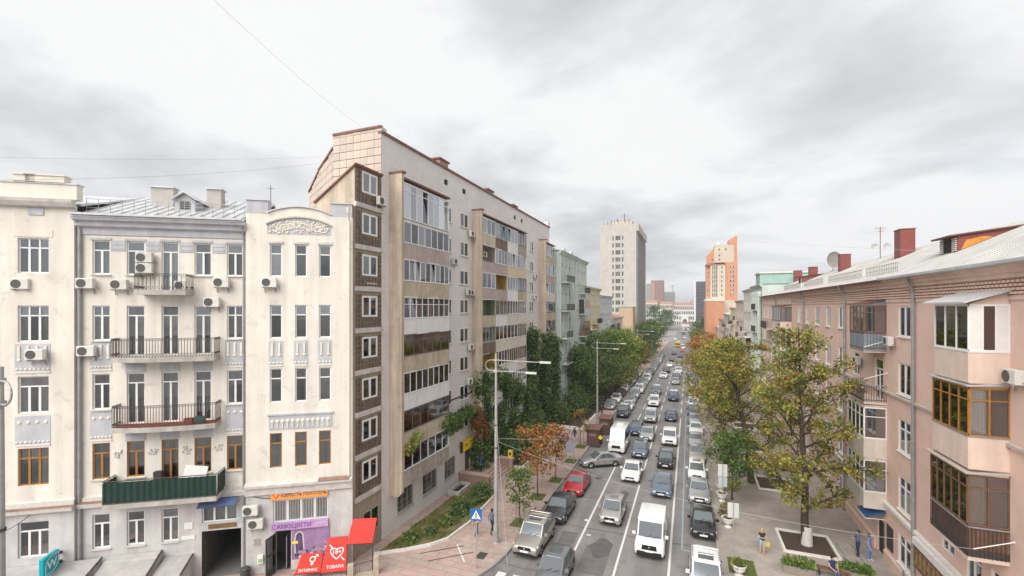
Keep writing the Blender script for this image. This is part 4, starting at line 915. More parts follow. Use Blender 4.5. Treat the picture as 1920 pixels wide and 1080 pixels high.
# ================================================================ PINK HOUSE (right)
PINK = brickmat('pink_painted_brick', (.775, .56, .475), (.755, .54, .46), (.70, .495, .42), .27, .085, .008, .10, axes='xz', bumpd=.012)
PINKT = M('pink_trim', (.74, .545, .45), .85, .12, 1.5, streak=.1); PINKG = M('stone_band', (.50, .43, .38), .9, .15, 2)
ROOFW = M('pale_sheet_roof', (.50, .495, .48), .5, .14, .8, streak=.16, sscale=(1.2, .12, 1)); REDS = M('red_brown_sheet', (.22, .065, .055), .5, .15, 2); BROOF = M('brown_fascia', (.14, .06, .05), .7, .2, 3)
P0 = 50.0
pink = empty('pink_house', (12, P0, -1), R(-90)); PF = Frame((12, P0, 0), R(-90)); 
tag(pink, 'long pink brick apartment house with bay balconies and pale sheet roof on the right', 'apartment house')
pink.location = (12, P0, 0)
def px_(Y): return P0 - Y
RW = [(14.7, 16.53), (11.22, 13.09), (7.75, 9.69), (4.21, 6.22), (.95, 2.69)]
colsY = [(33.1, 34.75), (45.2, 46.8), (49.2, 50.6), (53.0, 54.5), (57.2, 58.5), (61.3, 62.5), (75.5, 76.8), (80, 81.2), (83.6, 84.8), (87, 88.2), (18.5, 20.0), (15.0, 16.5)]
ph = []
for a, b in colsY:
    for r, (z0, z1) in enumerate(RW):
        ph.append((px_(b), px_(a), z0, z1, 2, r))
extra = [(41.6, 43.0, 11.3, 13.0), (37.1, 38.5, 10.25, 13.0), (40.9, 42.4, 1.6, 2.9), (64.5, 65.9, 11.2, 13.1), (66.5, 67.8, 3.3, 6.2), (26.2, 27.4, 3.4, 5.6), (23.9, 25.5, 3.2, 5.4), (28.4, 29.6, 4.3, 6.0)]
doorh = (px_(38.1), px_(36.9), -.4, 2.25)
hol = [h[:4] for h in ph] + [(px_(b), px_(a), c, d) for a, b, c, d in extra] + [doorh]
mb = MB(); facade(mb, px_(89.9), px_(13), -2, 16.75, hol, .2)
mb.box(px_(89.9), px_(13), 13.9, 14.1, -2, 18); mb.quad((px_(13), 0, -2), (px_(13), 14, -2), (px_(13), 14, 18), (px_(13), 0, 18)); mb.quad((px_(89.9), 0, -2), (px_(89.9), 14, -2), (px_(89.9), 14, 18), (px_(89.9), 0, 18))
recalc(mb.build('wall', PINK, pink))
mb = MB(); mb.quad((px_(89.8), .9, -1), (px_(13.1), .9, -1), (px_(13.1), .9, 17), (px_(89.8), .9, 17))
for z in (13.9, 10.4, 7.0, 3.6): mb.quad((px_(89.8), .2, z), (px_(13.1), .2, z), (px_(13.1), .9, z), (px_(89.8), .9, z))
mb.build('interior_wall', ROOM, pink)
for i, (a, b, c, d, n, r) in enumerate(ph): window(pink, a, b, c, d, .1, n=2, tr=.0 if r < 2 else .3, trn=2, fw=.085, sill=WHITE, simple=(i // 5 in (5, 6, 7, 8, 9)))
for a, b, c, d in extra: window(pink, px_(b), px_(a), c, d, .1, n=2, tr=.25, fw=.08)
for z, h, o in ((10.85, .24, .14), (3.62, .3, .2)): recalc(MB().prism([(0, z), (-o, z + .06), (-o, z + h - .05), (-.02, z + h)], px_(89.9), px_(13), 'x').build('storey_band', PINKG if z > 5 else WKERB, pink))
recalc(MB().prism([(0, -2), (-.12, -2), (-.12, .62), (-.02, .75), (0, .75)], px_(89.9), px_(38.3), 'x').build('plinth', PINKT, pink)); recalc(MB().prism([(0, -2), (-.12, -2), (-.12, .62), (-.02, .75), (0, .75)], px_(36.7), px_(13), 'x').build('plinth', PINKT, pink))
# brick frieze and cornice
recalc(MB().prism([(0, 16.75), (-.06, 16.78), (-.06, 16.95), (-.03, 16.96), (-.03, 17.62), (-.12, 17.66), (-.12, 17.82), (-.24, 17.86), (-.24, 18.02), (-.36, 18.06), (-.42, 18.2), (0, 18.2)], px_(89.9), px_(13), 'x').build('cornice', PINKT, pink))
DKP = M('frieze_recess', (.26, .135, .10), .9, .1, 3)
mb = MB(); n = 0; y = 13.2
while y < 66:
    for r in range(4):
        yy = y + (.145 if r % 2 else 0); z = 17.0 + r * .155
        mb.box(px_(yy + .15), px_(yy), -.13, -.03, z, z + .1)
    y += .29
stuff(recalc(mb.build('brick_dentils', PINKT, pink)))
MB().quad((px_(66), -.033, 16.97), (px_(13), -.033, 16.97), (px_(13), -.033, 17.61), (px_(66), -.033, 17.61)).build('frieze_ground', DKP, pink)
# roof
EY, EZ, RY, RZ = -.55, 18.22, 7.0, 21.75
def rz_(y): return EZ + (RZ - EZ) * (y - EY) / (RY - EY)
mb = MB().prism([(EY, EZ), (RY, RZ), (14.6, EZ), (14.6, EZ - .08), (RY, RZ - .1), (EY, EZ - .08)], px_(90.3), px_(12.5), 'x')
yv = 13
while yv < 90: mb.prism([(EY, EZ + .0), (RY, RZ + .0), (RY, RZ + .045), (EY, EZ + .045)], px_(yv), px_(yv) + .03, 'x'); yv += .72
recalc(mb.build('roof', ROOFW, pink))
recalc(MB().prism([(EY - .02, EZ - .09), (EY - .02, EZ + .03), (EY - .05, EZ + .03), (EY - .05, EZ - .12), (-.36, EZ - .12)], px_(90.3), px_(36.2), 'x').build('fascia', BROOF, pink)); recalc(MB().prism([(EY - .0, EZ - .06), (EY - .12, EZ - .02), (EY - .13, EZ + .1), (EY - .08, EZ + .1), (EY - .0, EZ + .02)], px_(36.1), px_(12.5), 'x').build('gutter', TIN, pink))
mb = MB()
for a, b in ((36.5, 42), (43, 52), (54, 62), (64, 74)):
    for h in (.3, .6): mb.tube((px_(a), .55, rz_(.55) + h), (px_(b), .55, rz_(.55) + h), .014, n=4)
    k = int((b - a) / .28)
    for i in range(k + 1): x = px_(a + (b - a) * i / k); mb.tube((x, .55, rz_(.55)), (x, .55, rz_(.55) + .68), .012, n=4)
mb.build('snow_guard', BROOF, pink)
for Y, w_, z in ((47.7, .62, 2.1), (63.6, .5, 1.7), (90.0 - 2, .7, 1.6), (78, .5, 1.4)):
    c = recalc(MB().box(px_(Y) - w_, px_(Y) + w_, 4.4, 5.4, rz_(4.4) - .4, rz_(5) + z).build('chimney', REDS, pink)); MB().box(px_(Y) - w_ - .05, px_(Y) + w_ + .05, 4.35, 5.45, rz_(5) + z + .002, rz_(5) + z + .06).build('chimney_cap', REDS, c)
LOUV = M('louvre_white', (.66, .64, .62), .6)
for Y0, Y1, yf, h in ((34.2, 36.2, 2.6, .95), (74.5, 76.5, 2.8, .9)):
    z0 = rz_(yf) - .05; z1 = z0 + h; yb = 5.3
    d = recalc(MB().prism([(yf, z0), (yf, z1), (yb, rz_(yb) + .06), (yb, rz_(yb) - .1)], px_(Y1), px_(Y0), 'x').build('dormer', REDS, pink))
    recalc(MB().prism([(yf - .4, z1 - .02), (yf - .4, z1 + .08), (yb + .2, rz_(yb) + .15), (yb + .2, rz_(yb) + .07)], px_(Y1) - .15, px_(Y0) + .15, 'x').build('dormer_roof', BROOF, d))
    mb = MB(); mb.box(px_(Y1) + .55, px_(Y0) - .55, yf - .05, yf - .002, z0 + .12, z1 - .1); mb.build('dormer_window', DARK, d); mb = MB()
    for s in (px_(Y1) + .08, px_(Y0) - .52):
        for i in range(7): mb.box(s, s + .44, yf - .06, yf - .003, z0 + .12 + i * .115, z0 + .19 + i * .115)
    mb.build('louvre', LOUV, d)
MB().prism([(2.75, rz_(2.75) + .05), (3.0, rz_(2.75) + .6), (3.7, rz_(3.7) + .34), (4.2, rz_(4.2) + .05)], px_(34.2) + .002, px_(34.2) + .012, 'x').build('rust_stain_sheet', M('orange_rust', (.62, .27, .05), .7, .4, 2), pink)
def dish(loc, r, az, label, pole=1.2):
    o = empty('satellite_dish', loc, az); tag(o, label, 'satellite dish')
    recalc(MB().lathe([(0, -.0), (r * .4, -.03 * r), (r * .75, -.1 * r), (r, -.2 * r), (r, -.18 * r), (r * .7, -.07 * r), (0, .02)], (0, -.1, pole + r * .6), 20, 0, 'y').build('reflector', M('dish_grey', (.27, .25, .225), .5, .15, 3), o, smooth=False))
    MB().tube((0, 0, 0), (0, 0, pole + r * .6), .04).tube((0, -.1, pole - r * .2), (0, -.1 - r * .9, pole + r * .5), .02).lathe([(0, -.08), (.06, -.06), (.06, .06), (0, .08)], (0, -.1 - r * .95, pole + r * .55), 8, 0, 'y').build('mast', ZINC, o)
dish(PF(px_(71), 5.6, rz_(5.6) - .1), 1.05, R(25), 'large satellite dish on the ridge of the pink house roof', 1.0)
an = empty('aerial_mast', PF(px_(57), 6.2, rz_(6.2) - .1), 0); tag(an, 'thin aerial mast with small dishes on the pink house roof', 'aerial'); MB().tube((0, 0, 0), (0, 0, 3.3), .035).tube((-.45, 0, 3.2), (.45, 0, 3.2), .02).tube((-.3, 0, 2.9), (.3, 0, 2.9), .015).build('mast', REDS, an)
for s in (-1, 1): recalc(MB().lathe([(0, 0), (.3, -.06), (.34, -.1), (.3, -.03), (0, .03)], (s * .5, -.1, 1.3), 12, 0, 'y').build('small_dish', ROOFW, an))
for Y in (32.35, 44.6, 58.9, 76.2): downpipe(pink, px_(Y), -.16, 18.15, .2, .085 if Y < 50 else .07)
# bay balconies
CONCP = M('bay_slab', (.66, .54, .46), .9, .15, 2); PLAST = M('white_plastic_panel', (.72, .71, .69), .5, .06, 2); SLAT = M('blue_grey_slat', (.24, .27, .31), .6, .2, 3, streak=.2); OLDW = M('old_brown_wood', (.20, .11, .07), .7, .25, 4, streak=.25); PINKB = M('bay_pink_panel', (.72, .57, .48), .85, .1, 1.5, streak=.12)
def bay(Yn, Yf, d, z0, zp, zt, par, fm, nf, ns, tr=0, roof=None, slats=False, iron=False, gm=None, solid=None, drop=.0, backwood=None, curt=.55):
    x0, x1 = px_(Yf), px_(Yn); gm = gm or GLB
    b = recalc(MB().prism([(x0, 0), (x0 + .25, -d), (x1, -d), (x1, 0)], z0 - .16, z0, 'z').build('bay_balcony', CONCP, pink))
    segs = [((x1, 0), (x1, -d), ns), ((x1, -d), (x0 + .25, -d), nf), ((x0 + .25, -d), (x0, 0), ns)]
    m = MB(); fr = MB(); rl = MB()
    for si, ((ax, ay), (bx, by), n) in enumerate(segs):
        A = Vector((ax, ay, 0)); Bv = Vector((bx, by, 0)); dr = (Bv - A).normalized(); ln = (Bv - A).length; nm = Vector((dr.y, -dr.x, 0))
        if (nm.x * ((ax + bx) / 2 - (x0 + x1) / 2) + nm.y * ((ay + by) / 2 + d / 2)) < 0: nm = -nm
        def bar(s0, s1, za_, zb, t, mb, o=0):
            p = A + dr * s0 + nm * o; q = A + dr * s1 + nm * o; i = len(mb.v)
            cs = [p - nm * t, q - nm * t, q + nm * t, p + nm * t]; mb.v += [(c.x, c.y, za_) for c in cs] + [(c.x, c.y, zb) for c in cs]
            for f in ((0, 3, 2, 1), (4, 5, 6, 7), (0, 1, 5, 4), (1, 2, 6, 5), (2, 3, 7, 6), (3, 0, 4, 7)): mb.f.append(tuple(i + t2 for t2 in f)); mb.m.append(0)
        if iron:
            k = round(ln / .13)
            for i in range(k + 1): s = ln * i / k; bar(max(0, s - .012), min(ln, s + .012), z0, zp, .012, m, .02)
            bar(0, ln, zp - .03, zp + .03, .03, rl, .02); bar(0, ln, z0 + .1, z0 + .14, .012, m, .02); bar(0, ln, z0 + .02, z0 + .3, .008, m, -.005) if d > 1.22 else None
            if backwood: bar(0, ln, z0 + .05, zp - .05, .012, fr, -.06)
        elif slats:
            k = round(ln / .17)
            for i in range(k): s = ln * i / k; bar(s + .012, s + ln / k - .012, z0 - .1, zp, .015, m)
            bar(0, ln, z0 + .1, z0 + .15, .03, fr); bar(0, ln, zp - .0, zp + .06, .035, fr)
        else:
            bar(0, ln, z0 - .12, zp, .03, m); bar(0, ln, zp + .002, zp + .06, .05, rl)
        if zt:
            for i in range(n + 1): s = ln * i / n; tk = .045 if i in (0, n) else .032; bar(max(0, s - tk), min(ln, s + tk), zp + .06, zt, .035, fr)
            bar(0, ln, zp + .062, zp + .12, .03, fr); bar(0, ln, zt - .08, zt, .03, fr)
            if tr: bar(0, ln, zt - tr - .05, zt - tr, .031, fr)
            for i in range(n):
                c = A + dr * (ln * (i + .5) / n)
                if solid and (si, i) in solid:
                    bar(ln * i / n + .03, ln * (i + 1) / n - .03, zp + .1, zt - .06, .012, rl)
                else:
                    p = link('pane', pane_mesh(ln / n - .06, zt - zp - .16, gm), b, (c.x, c.y, zp + .1), math.atan2(dr.y, dr.x))
                    if random.random() < curt: cc = c - nm * .14; link('curtain', curtain_mesh(ln / n * .9, zt - zp - .2, random.choice([CURT, CURT, CURT2])), b, (cc.x, cc.y, zp + .12), math.atan2(dr.y, dr.x))
    recalc(m.build('parapet' if not iron else 'railing', IRON if iron else par, b)); 
    if rl.v: recalc(rl.build('parapet_rail', PLAST if fm is WHITE else ZINC, b))
    if fr.v: recalc(fr.build('glazing_frame', fm, b))
    if roof:
        rh, ov, rm = roof
        recalc(MB().prism([(.0, (zt or zp) + rh), (-d - ov, (zt or zp) + .03), (-d - ov, (zt or zp) + .09), (0, (zt or zp) + rh + .07)], x0 - ov, x1 + ov, 'x').build('bay_roof', rm, b))
        recalc(MB().prism([(-.02, zt), (-.02, zt + rh - .02), (-d, zt + .02), (-d, zt)], x1 - .03, x1, 'x').build('bay_roof_cheek', par, b))
    return b
bay(36.56, 39.6, 1.2, 13.65, 14.72, 16.6, SLAT, OLDW, 4, 2, tr=.45, roof=(.3, .06, BROOF), slats=True)
bay(36.56, 40.0, 1.2, 10.25, 11.35, None, None, None, 1, 1, iron=True)
bay(36.56, 40.0, 1.2, 6.72, 7.8, 9.9, PP['cream'], WHITE, 4, 1, tr=.6, roof=(.08, .04, CONCP))
bay(36.56, 40.0, 1.2, 3.4, 4.3, 6.45, PP['cream'], WHITE, 4, 1, tr=.6, roof=(.08, .04, CONCP))
bay(24.3, 27.3, 1.26, 13.5, 14.62, 16.6, PINKB, WHITE, 3, 3, roof=(.55, .3, TIN), solid={(0, 0), (0, 2)}, gm=glass('amber_glass', (.62, .50, .34), .10))
bay(24.3, 27.5, 1.26, 9.98, 11.15, 13.2, PINKB, WOODF, 4, 2, tr=.5, roof=(.12, .12, TIN), curt=.8)
bay(24.3, 27.6, 1.3, 6.25, 7.48, 9.62, None, OLDW, 5, 2, tr=.5, roof=(.12, .12, PINKG), iron=True, backwood=True, curt=.8)
bay(66, 72.5, 1.2, 13.5, 14.6, 16.5, PINKB, OLDW, 4, 2, roof=(.2, .1, BROOF)); bay(66, 72.5, 1.2, 10.2, 11.3, 13.2, PP['white'], WHITE, 4, 2, roof=(.1, .1, WHITE)); bay(78, 84, 1.1, 13.2, 14.3, None, None, None, 1, 1, iron=True); bay(66, 72.5, 1.2, 6.7, 7.8, 9.8, PP['white'], WHITE, 4, 2, roof=(.1, .1, WHITE))
ac(PF, px_(35.4), 14.05, 'air conditioner on the pink wall between two top bays'); ac(PF, px_(41.2), 12.2, 'air conditioner beside a window over the open pink balcony'); ac(PF, px_(28.6), 9.0, 'air conditioner left of the wooden bay with iron railing'); ac(PF, px_(23.55), 13.5, 'air conditioner at the right picture edge on pink brick')
# drying poles on the wall
for x, y, z, lb in ((px_(36.4), 0, 14.3, 'upper thin white wall pole by the slatted bay'), (px_(36.4), 0, 12.2, 'lower thin white wall pole over the open balcony'), (px_(24.0), 0, 7.2, 'thin white wall pole by the iron-railed bay')):
    o = tag(MB().tube((0, 0, 0), (.1, -1.3, -.45), .022).lathe([(.05, -.03), (.05, .03)], (0, 0, 0), 8, 0, 'y').build('wall_pole', WHITE, None, PF(x, y, z), PF.rz), lb, 'pole')
# door with blue canopy
MB().box(doorh[0] + .03, doorh[1] - .03, .1, .16, -.3, 2.2).build('door', M('dark_doorway', (.05, .045, .04), .8), pink)  # near-black panel fills the open doorway, its dark inside put into the colour
dl = empty('open_door', PF(px_(36.85), -.05, gz(37) + .14), PF.rz + R(-75)); tag(dl, 'dark grey metal door standing open under the blue canopy', 'door'); MB().box(-1.1, 0, -.03, .03, 0, 2.25).build('leaf', M('grey_metal_door', (.10, .105, .115), .45, .1, 2), dl); MB().box(-1.0, -.94, -.08, -.03, 1.0, 1.2).build('handle', ZINC, dl)
bc = empty('blue_canopy', PF(px_(37.4), 0, 2.55), PF.rz); tag(bc, 'blue striped glass canopy over the house door', 'canopy'); mb = MB()
for i in range(9): mb.prism([(0, .55), (-1.15, .08), (-1.15, .05), (0, .52)], -.9 + i * .2, -.75 + i * .2, 'x')
mb.build('slat', M('blue_sheet', (.04, .12, .30), .35, .15, 2), bc); MB().tube((-.9, -1.15, .06), (.9, -1.15, .06), .025).tube((-.9, 0, .1), (-.9, -1.15, .05), .02).tube((.9, 0, .1), (.9, -1.15, .05), .02).build('frame', WHITE, bc)
tag(MB().box(-.45, .45, -.05, 0, 0, 1.5).build('notice_board', M('dark_board', (.06, .055, .05), .5, .3, 4), None, PF(px_(35.9), -.01, 1.0), PF.rz), 'dark notice board beside the open metal door', 'notice board')
# lattice canopy of the cafe below
lt = empty('lattice_sign', PF(px_(31.0), -.05, 2.0), PF.rz); tag(lt, 'brown wooden lattice screen on a white ledge at the lower right', 'screen')
MB().box(-.9, 3.2, -.32, 0, 1.35, 1.72).build('ledge', WKERB, lt)
mb = MB()
for z in (.1, 1.2): mb.box(-.8, 3.1, -.28, -.18, z, z + .1)
for i in range(9): mb.box(-.8 + i * .47, -.72 + i * .47, -.28, -.18, .2, 1.2)
mb.build('frame', OLDW, lt); mb = MB()
for i in range(24):
    x = -.75 + i * .16; mb.prism([(x, .25), (x + .05, .25), (x + .35, 1.15), (x + .3, 1.15)], -.26, -.2, 'y')
mb.build('lattice', M('golden_wood', (.36, .26, .12), .7, .3, 5), lt)
# ramp kerbs at the door
for i, o in enumerate((0, .9)): kerb('ramp_kerb', [(9.7 + o, 38.0), (9.7 + o, 33.8)], KERB, .2, .24, 1.4)
# ================================================================ OTHER HOUSES DOWN THE STREET
def col(name, c, **k): return M(name, c, .9, .12, .5, streak=k.get('streak', .12))
MINT = col('mint_render', (.50, .57, .53)); MINT2 = col('mint_pale', (.58, .63, .58)); YELLOW = col('pale_yellow_render', (.68, .61, .43)); BLUEW = col('bluish_white_render', (.60, .63, .67)); OFFW = col('off_white_render', (.66, .63, .58)); TOWERM = col('tower_panel', (.49, .46, .42)); ORNG = col('orange_render', (.55, .265, .155)); BEIGE = col('beige_render', (.58, .50, .40)); PALEP = col('pale_pink_render', (.62, .50, .44)); REDBR = col('red_brick_far', (.33, .17, .14)); GREYC = col('grey_concrete', (.30, .29, .28)); ROSE = col('rose_roof', (.40, .22, .17)); GREENR = col('verdigris_roof', (.34, .48, .43)); STW = col('white_panel', (.66, .66, .66))
def house(name, label, cat, loc, rz, L, D, zt, wall, rows, pitch, ww, wh_, base=-6, roof=None, trim=None, bal=(), n=2, fm=None, margin=1.0, corn=True, group=None):
    r = empty(name, (loc[0], loc[1], 0), rz); tag(r, label, cat, group); trim = trim or wall; fm = fm or WHITE
    k = max(1, int((L - 2 * margin) / pitch)); xs = [margin + (L - 2 * margin) * (i + .5) / k for i in range(k)]
    hs = [(x - ww / 2, x + ww / 2, z, z + wh_) for z in rows for x in xs]
    mb = MB(); facade(mb, 0, L, base, zt, hs, .2); mb.quad((0, 0, base), (0, D, base), (0, D, zt), (0, 0, zt)); mb.quad((L, 0, base), (L, D, base), (L, D, zt), (L, 0, zt)); mb.quad((0, D, base), (L, D, base), (L, D, zt), (0, D, zt))
    recalc(mb.build('wall', wall, r))
    for a, b, c, d in hs: window(r, a, b, c, d, .1, n=n, tr=.3, fw=.09, fm=fm, gm=GLF, simple=True, curt=False)
    if corn:
        recalc(MB().prism([(0, zt - .5), (-.18, zt - .4), (-.25, zt - .15), (-.45, zt - .1), (-.5, zt + .06), (0, zt + .06)], -.1, L + .1, 'x').build('cornice', trim, r))
        for z in rows[:-1]: recalc(MB().box(0, L, -.1, .0, z - .55, z - .4).build('string_course', trim, r))
    if roof == 'flat' or roof is None: MB().box(.2, L - .2, .2, D - .2, zt - .2, zt + .03).build('roof', ROOFW, r)
    else:
        h, rm = roof; recalc(MB().prism([(-.5, zt + .07), (D / 2, zt + h), (D + .4, zt + .07)], -.15, L + .15, 'x').build('roof', rm, r))
        for i in range(max(1, int(L / 9))):
            x = 2.5 + i * 8; c = recalc(MB().box(x, x + 1.1, D * .35, D * .35 + .7, zt + h * .4, zt + h + .9).build('chimney', REDB, r)); MB().box(x - .08, x + 1.18, D * .35 - .08, D * .35 + .78, zt + h + .902, zt + h + 1.0).build('chimney_cap', TIN, c)
    for (x0, x1, z, kind) in bal:
        b = recalc(MB().box(x0, x1, -1.0, 0, z - .18, z).build('balcony', trim, r))
        if kind == 'iron':
            m = MB(); nn = int((x1 - x0) / .16)
            for i in range(nn + 1): x = x0 + (x1 - x0) * i / nn; m.box(x - .012, x + .012, -.98, -.955, z, z + 1)
            for yy in range(6): m.box(x0, x0 + .02, -1 + yy * .17, -.98 + yy * .17, z, z + 1)
            m.box(x0, x1, -1.0, -.93, z + .98, z + 1.03).box(x0, x1, -.99, -.95, z + .1, z + .14); m.build('railing', IRON, b)
        elif kind == 'glazed':
            recalc(MB().box(x0, x1, -1.02, -.96, z, z + 1.0).build('parapet', trim, b)); m = MB(); nn = max(2, int((x1 - x0) / .8)); 
            for i in range(nn + 1): x = x0 + (x1 - x0) * i / nn; m.box(x - .04, x + .04, -1.01, -.95, z + 1, z + 2.6)
            m.box(x0, x1, -1.0, -.96, z + 2.5, z + 2.62).build('glazing_frame', WHITE, b); MB().box(x0 + .05, x1 - .05, -.99, -.97, z + 1, z + 2.5).box(x0, x0 + .03, -.97, 0, z, z + 2.6).build('pane', GLF, b); MB().box(x0 - .1, x1 + .1, -1.1, 0, z + 2.62, z + 2.72).build('bay_roof', trim, b)
        else:
            recalc(MB().box(x0, x1, -1.0, -.94, z, z + .95).box(x0, x0 + .06, -.94, 0, z, z + .95).build('parapet', PP['brown'], b)); m = MB(); 
            for i in range(5): x = x0 + (x1 - x0) * i / 4; m.box(x - .05, x + .05, -.99, -.93, z + .95, z + 2.6)
            m.box(x0, x1, -.99, -.93, z + 2.5, z + 2.65).build('glazing_frame', OLDW, b); MB().box(x0 + .05, x1 - .05, -.98, -.96, z + .95, z + 2.5).build('pane', GLF, b)
    return r
rw5 = [21.0, 16.6, 12.4, 8.4, 4.2, .6]
h = house('mint_house', 'mint green ornate house joined to the tiled block, with iron balconies', 'house', (-18.5, 68.3), R(90), 11.2, 12, 25.1, MINT, rw5[:5] + [.4], 2.1, .95, 2.3, trim=MINT2, roof=(1.2, TIN), bal=[(1.0, 6.2, 20.4, 'iron'), (1.0, 6.2, 15.9, 'iron'), (1.0, 5.0, 11.6, 'iron'), (1.0, 5.0, 7.6, 'iron')])
for x in (.4, 6.9, 8.8, 10.8): recalc(MB().box(x - .2, x + .2, -.16, -.0, 3.6, 24.5).build('pilaster', MINT2, h))
for x in (3.0, 7.8): recalc(MB().prism([(x - .8, 25.15)] + [(x + .8 * math.cos(t), 25.2 + .7 * math.sin(t)) for t in [math.pi - i * math.pi / 8 for i in range(9)]] + [(x + .8, 25.15)], -.1, .25, 'y').build('gablet', MINT2, h))
h = house('oriel_house', 'pale mint house with a stack of oriel balconies next to the mint one', 'house', (-18.5, 79.6), R(90), 8.9, 12, 25.0, MINT2, rw5[:5] + [.2], 2.2, 1.0, 2.1, roof=(1.0, TIN), bal=[(2.6, 7.6, 19.0, 'iron'), (2.4, 7.4, 15.2, 'glazed'), (2.4, 7.4, 11.2, 'wood'), (2.4, 7.4, 7.2, 'glazed'), (2.4, 7.4, 3.4, 'wood')])
house('yellow_house', 'pale yellow house with iron roof-terrace railing in the left row', 'house', (-18.5, 88.6), R(90), 14.2, 12, 20.3, YELLOW, [17.2, 13.4, 9.5, 5.5, 1.0], 2.3, 1.0, 2.0, roof=(1.6, ROSE), bal=[(6, 12, 13.0, 'iron'), (1, 5, 9.2, 'glazed'), (6, 12, 5.0, 'iron')])
house('blue_gabled_house', 'bluish white house with a plain gable wall before the tall tower', 'house', (-18.5, 103), R(90), 17, 12, 19.0, BLUEW, [15.4, 11.6, 7.6, 3.4, -.4], 2.4, 1.1, 2.0, roof=(1.9, TIN), bal=[(9, 15, 11, 'iron'), (9, 15, 7, 'glazed')])
house('low_dark_house', 'lower off-white house with brown balconies before the tower', 'house', (-18.5, 120.2), R(90), 20, 12, 13.5, OFFW, [10, 6, 2, -1.6], 2.4, 1.1, 2.0, roof=(1.5, ROSE), bal=[(2, 8, 9.4, 'wood'), (10, 18, 5.4, 'wood')])
r = empty('brown_block', (-21.2, 152, 0), 0); tag(r, 'plain light-brown windowless block at the foot of the tower', 'building'); recalc(MB().box(0, 4.4, 0, 9, -5, 16.2).build('wall', col('tan_render', (.52, .37, .26)), r)); recalc(MB().box(-.1, 4.5, -.1, 9.1, 16.203, 16.5).build('coping', GREYC, r))
for i in range(3): recalc(MB().box(1.1 + i * 1.1, 1.2 + i * 1.1, -.06, 0, -5, 16).build('rib', BEIGE, r))
# tower
t_ = empty('concrete_tower', (-29.7, 165, 0), 0); tag(t_, 'tall beige concrete slab tower with three window columns and rooftop aerials', 'tower')
hs = []
for k in range(15):
    z = 40.0 - 2.54 * k
    for a, b in ((4.4, 4.95), (5.5, 7.2), (7.75, 8.3)): hs.append((a, b, z, z + 1.55))
mb = MB(); facade(mb, 0, 12.7, -6, 45.6, hs, .3); mb.quad((0, 0, -6), (0, 33, -6), (0, 33, 45.6), (0, 0, 45.6)); mb.quad((12.7, 0, -6), (12.7, 33, -6), (12.7, 33, 43.8), (12.7, 0, 43.8)); mb.quad((0, 33, -6), (12.7, 33, -6), (12.7, 33, 45.6), (0, 33, 45.6)); mb.quad((0, 0, 45.6), (12.7, 0, 45.6), (12.7, 33, 45.6), (0, 33, 45.6)); recalc(mb.build('wall', TOWERM, t_))
for a, b, c, d in hs: window(t_, a, b, c, d, .2, n=3 if b - a > 1 else 1, tr=0, fw=.09, fm=GREYF, gm=GLF, simple=True, curt=False)
SIDE = M('dark_glazing', (.16, .155, .15), .5, .2, .3)  # dark glazing of the tower's street side, its own colour
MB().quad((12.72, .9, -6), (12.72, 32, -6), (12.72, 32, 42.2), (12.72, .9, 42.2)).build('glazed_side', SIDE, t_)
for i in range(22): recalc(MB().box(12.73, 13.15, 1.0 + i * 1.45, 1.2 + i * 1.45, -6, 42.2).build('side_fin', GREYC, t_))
recalc(MB().box(12.72, 13.5, -.02, 33, 43.0, 45.7).build('side_parapet', TOWERM, t_))
recalc(MB().box(3.2, 10.5, 6, 20, 45.61, 47.6).build('plant_room', BEIGE, t_)); mb = MB()
for i in range(9): x = 1.2 + i * 1.25; mb.tube((x, 1.2 + (i % 3), 45.6), (x, 1.2 + (i % 3), 46.6 + (i * 7 % 5) * .3), .09)
mb.tube((7.6, 8, 47.6), (7.6, 8, 51.0), .1).tube((6.4, 8, 50), (8.8, 8, 50), .06).tube((5, 8, 47.6), (5, 8, 49.2), .12).build('aerials', IRON, t_)
house('embankment_house', 'small pale house between the tower and the station square', 'house', (-18.5, 200), R(90), 24, 12, 5.5, OFFW, [2, -1.6], 2.6, 1.1, 1.8, roof=(2, ROSE)); house('far_left_house', 'grey-white house at the bottom of the street on the left', 'house', (-18.5, 226), R(90), 40, 12, 4.0, STW, [.6, -2.6], 2.8, 1.3, 1.8, roof=(1.5, TIN))
# right row: the wall faces -x, its axis runs back towards the camera
def rhouse(name, label, Y0, Y1, zt, wall, rows, X=12, **k): return house(name, label, 'house', (X, Y1), R(-90), Y1 - Y0, 12, zt, wall, rows, k.pop('pitch', 2.3), k.pop('ww', 1.0), k.pop('wh', 2.0), **k)
h = rhouse('green_corner_house', 'mint green house with columns beyond the pink house', 90.4, 104, 20.4, MINT, [16.4, 12.4, 8.4, 4.4, .4], trim=MINT2, roof=(1.6, GREENR), bal=[(7, 12.5, 12.0, 'iron'), (7, 12.5, 16.0, 'iron')])
for x in (4.5, 6.6, 9.7, 13.0): recalc(MB().lathe([(.42, 3), (.38, 3.4), (.33, 18.2), (.45, 18.8), (.48, 19.2)], (x, -.38, 0), 10).build('column', MINT2, h))
recalc(MB().box(8, 13.2, -.3, 8, 20.47, 22.3).build('attic_storey', GREENR, h)); recalc(MB().box(7.8, 13.4, -.5, 8.2, 22.303, 22.6).build('attic_coping', OFFW, h))
rhouse('cream_gable_house', 'cream house with a red-trimmed attic in the right row', 104.2, 119, 20.1, OFFW, [15.8, 11.8, 7.8, 3.8, 0], roof=(2.2, ROSE), bal=[(2, 6, 11, 'iron'), (8, 13, 7.4, 'glazed')])
rhouse('pink_cream_house', 'pinkish cream house with balconies in the right row', 119.2, 138, 18.0, PALEP, [13.6, 9.8, 6, 2.2, -1.5], roof=(2, TIN), bal=[(3, 8, 13, 'iron'), (10, 16, 9.2, 'iron'), (3, 8, 5.4, 'glazed')])
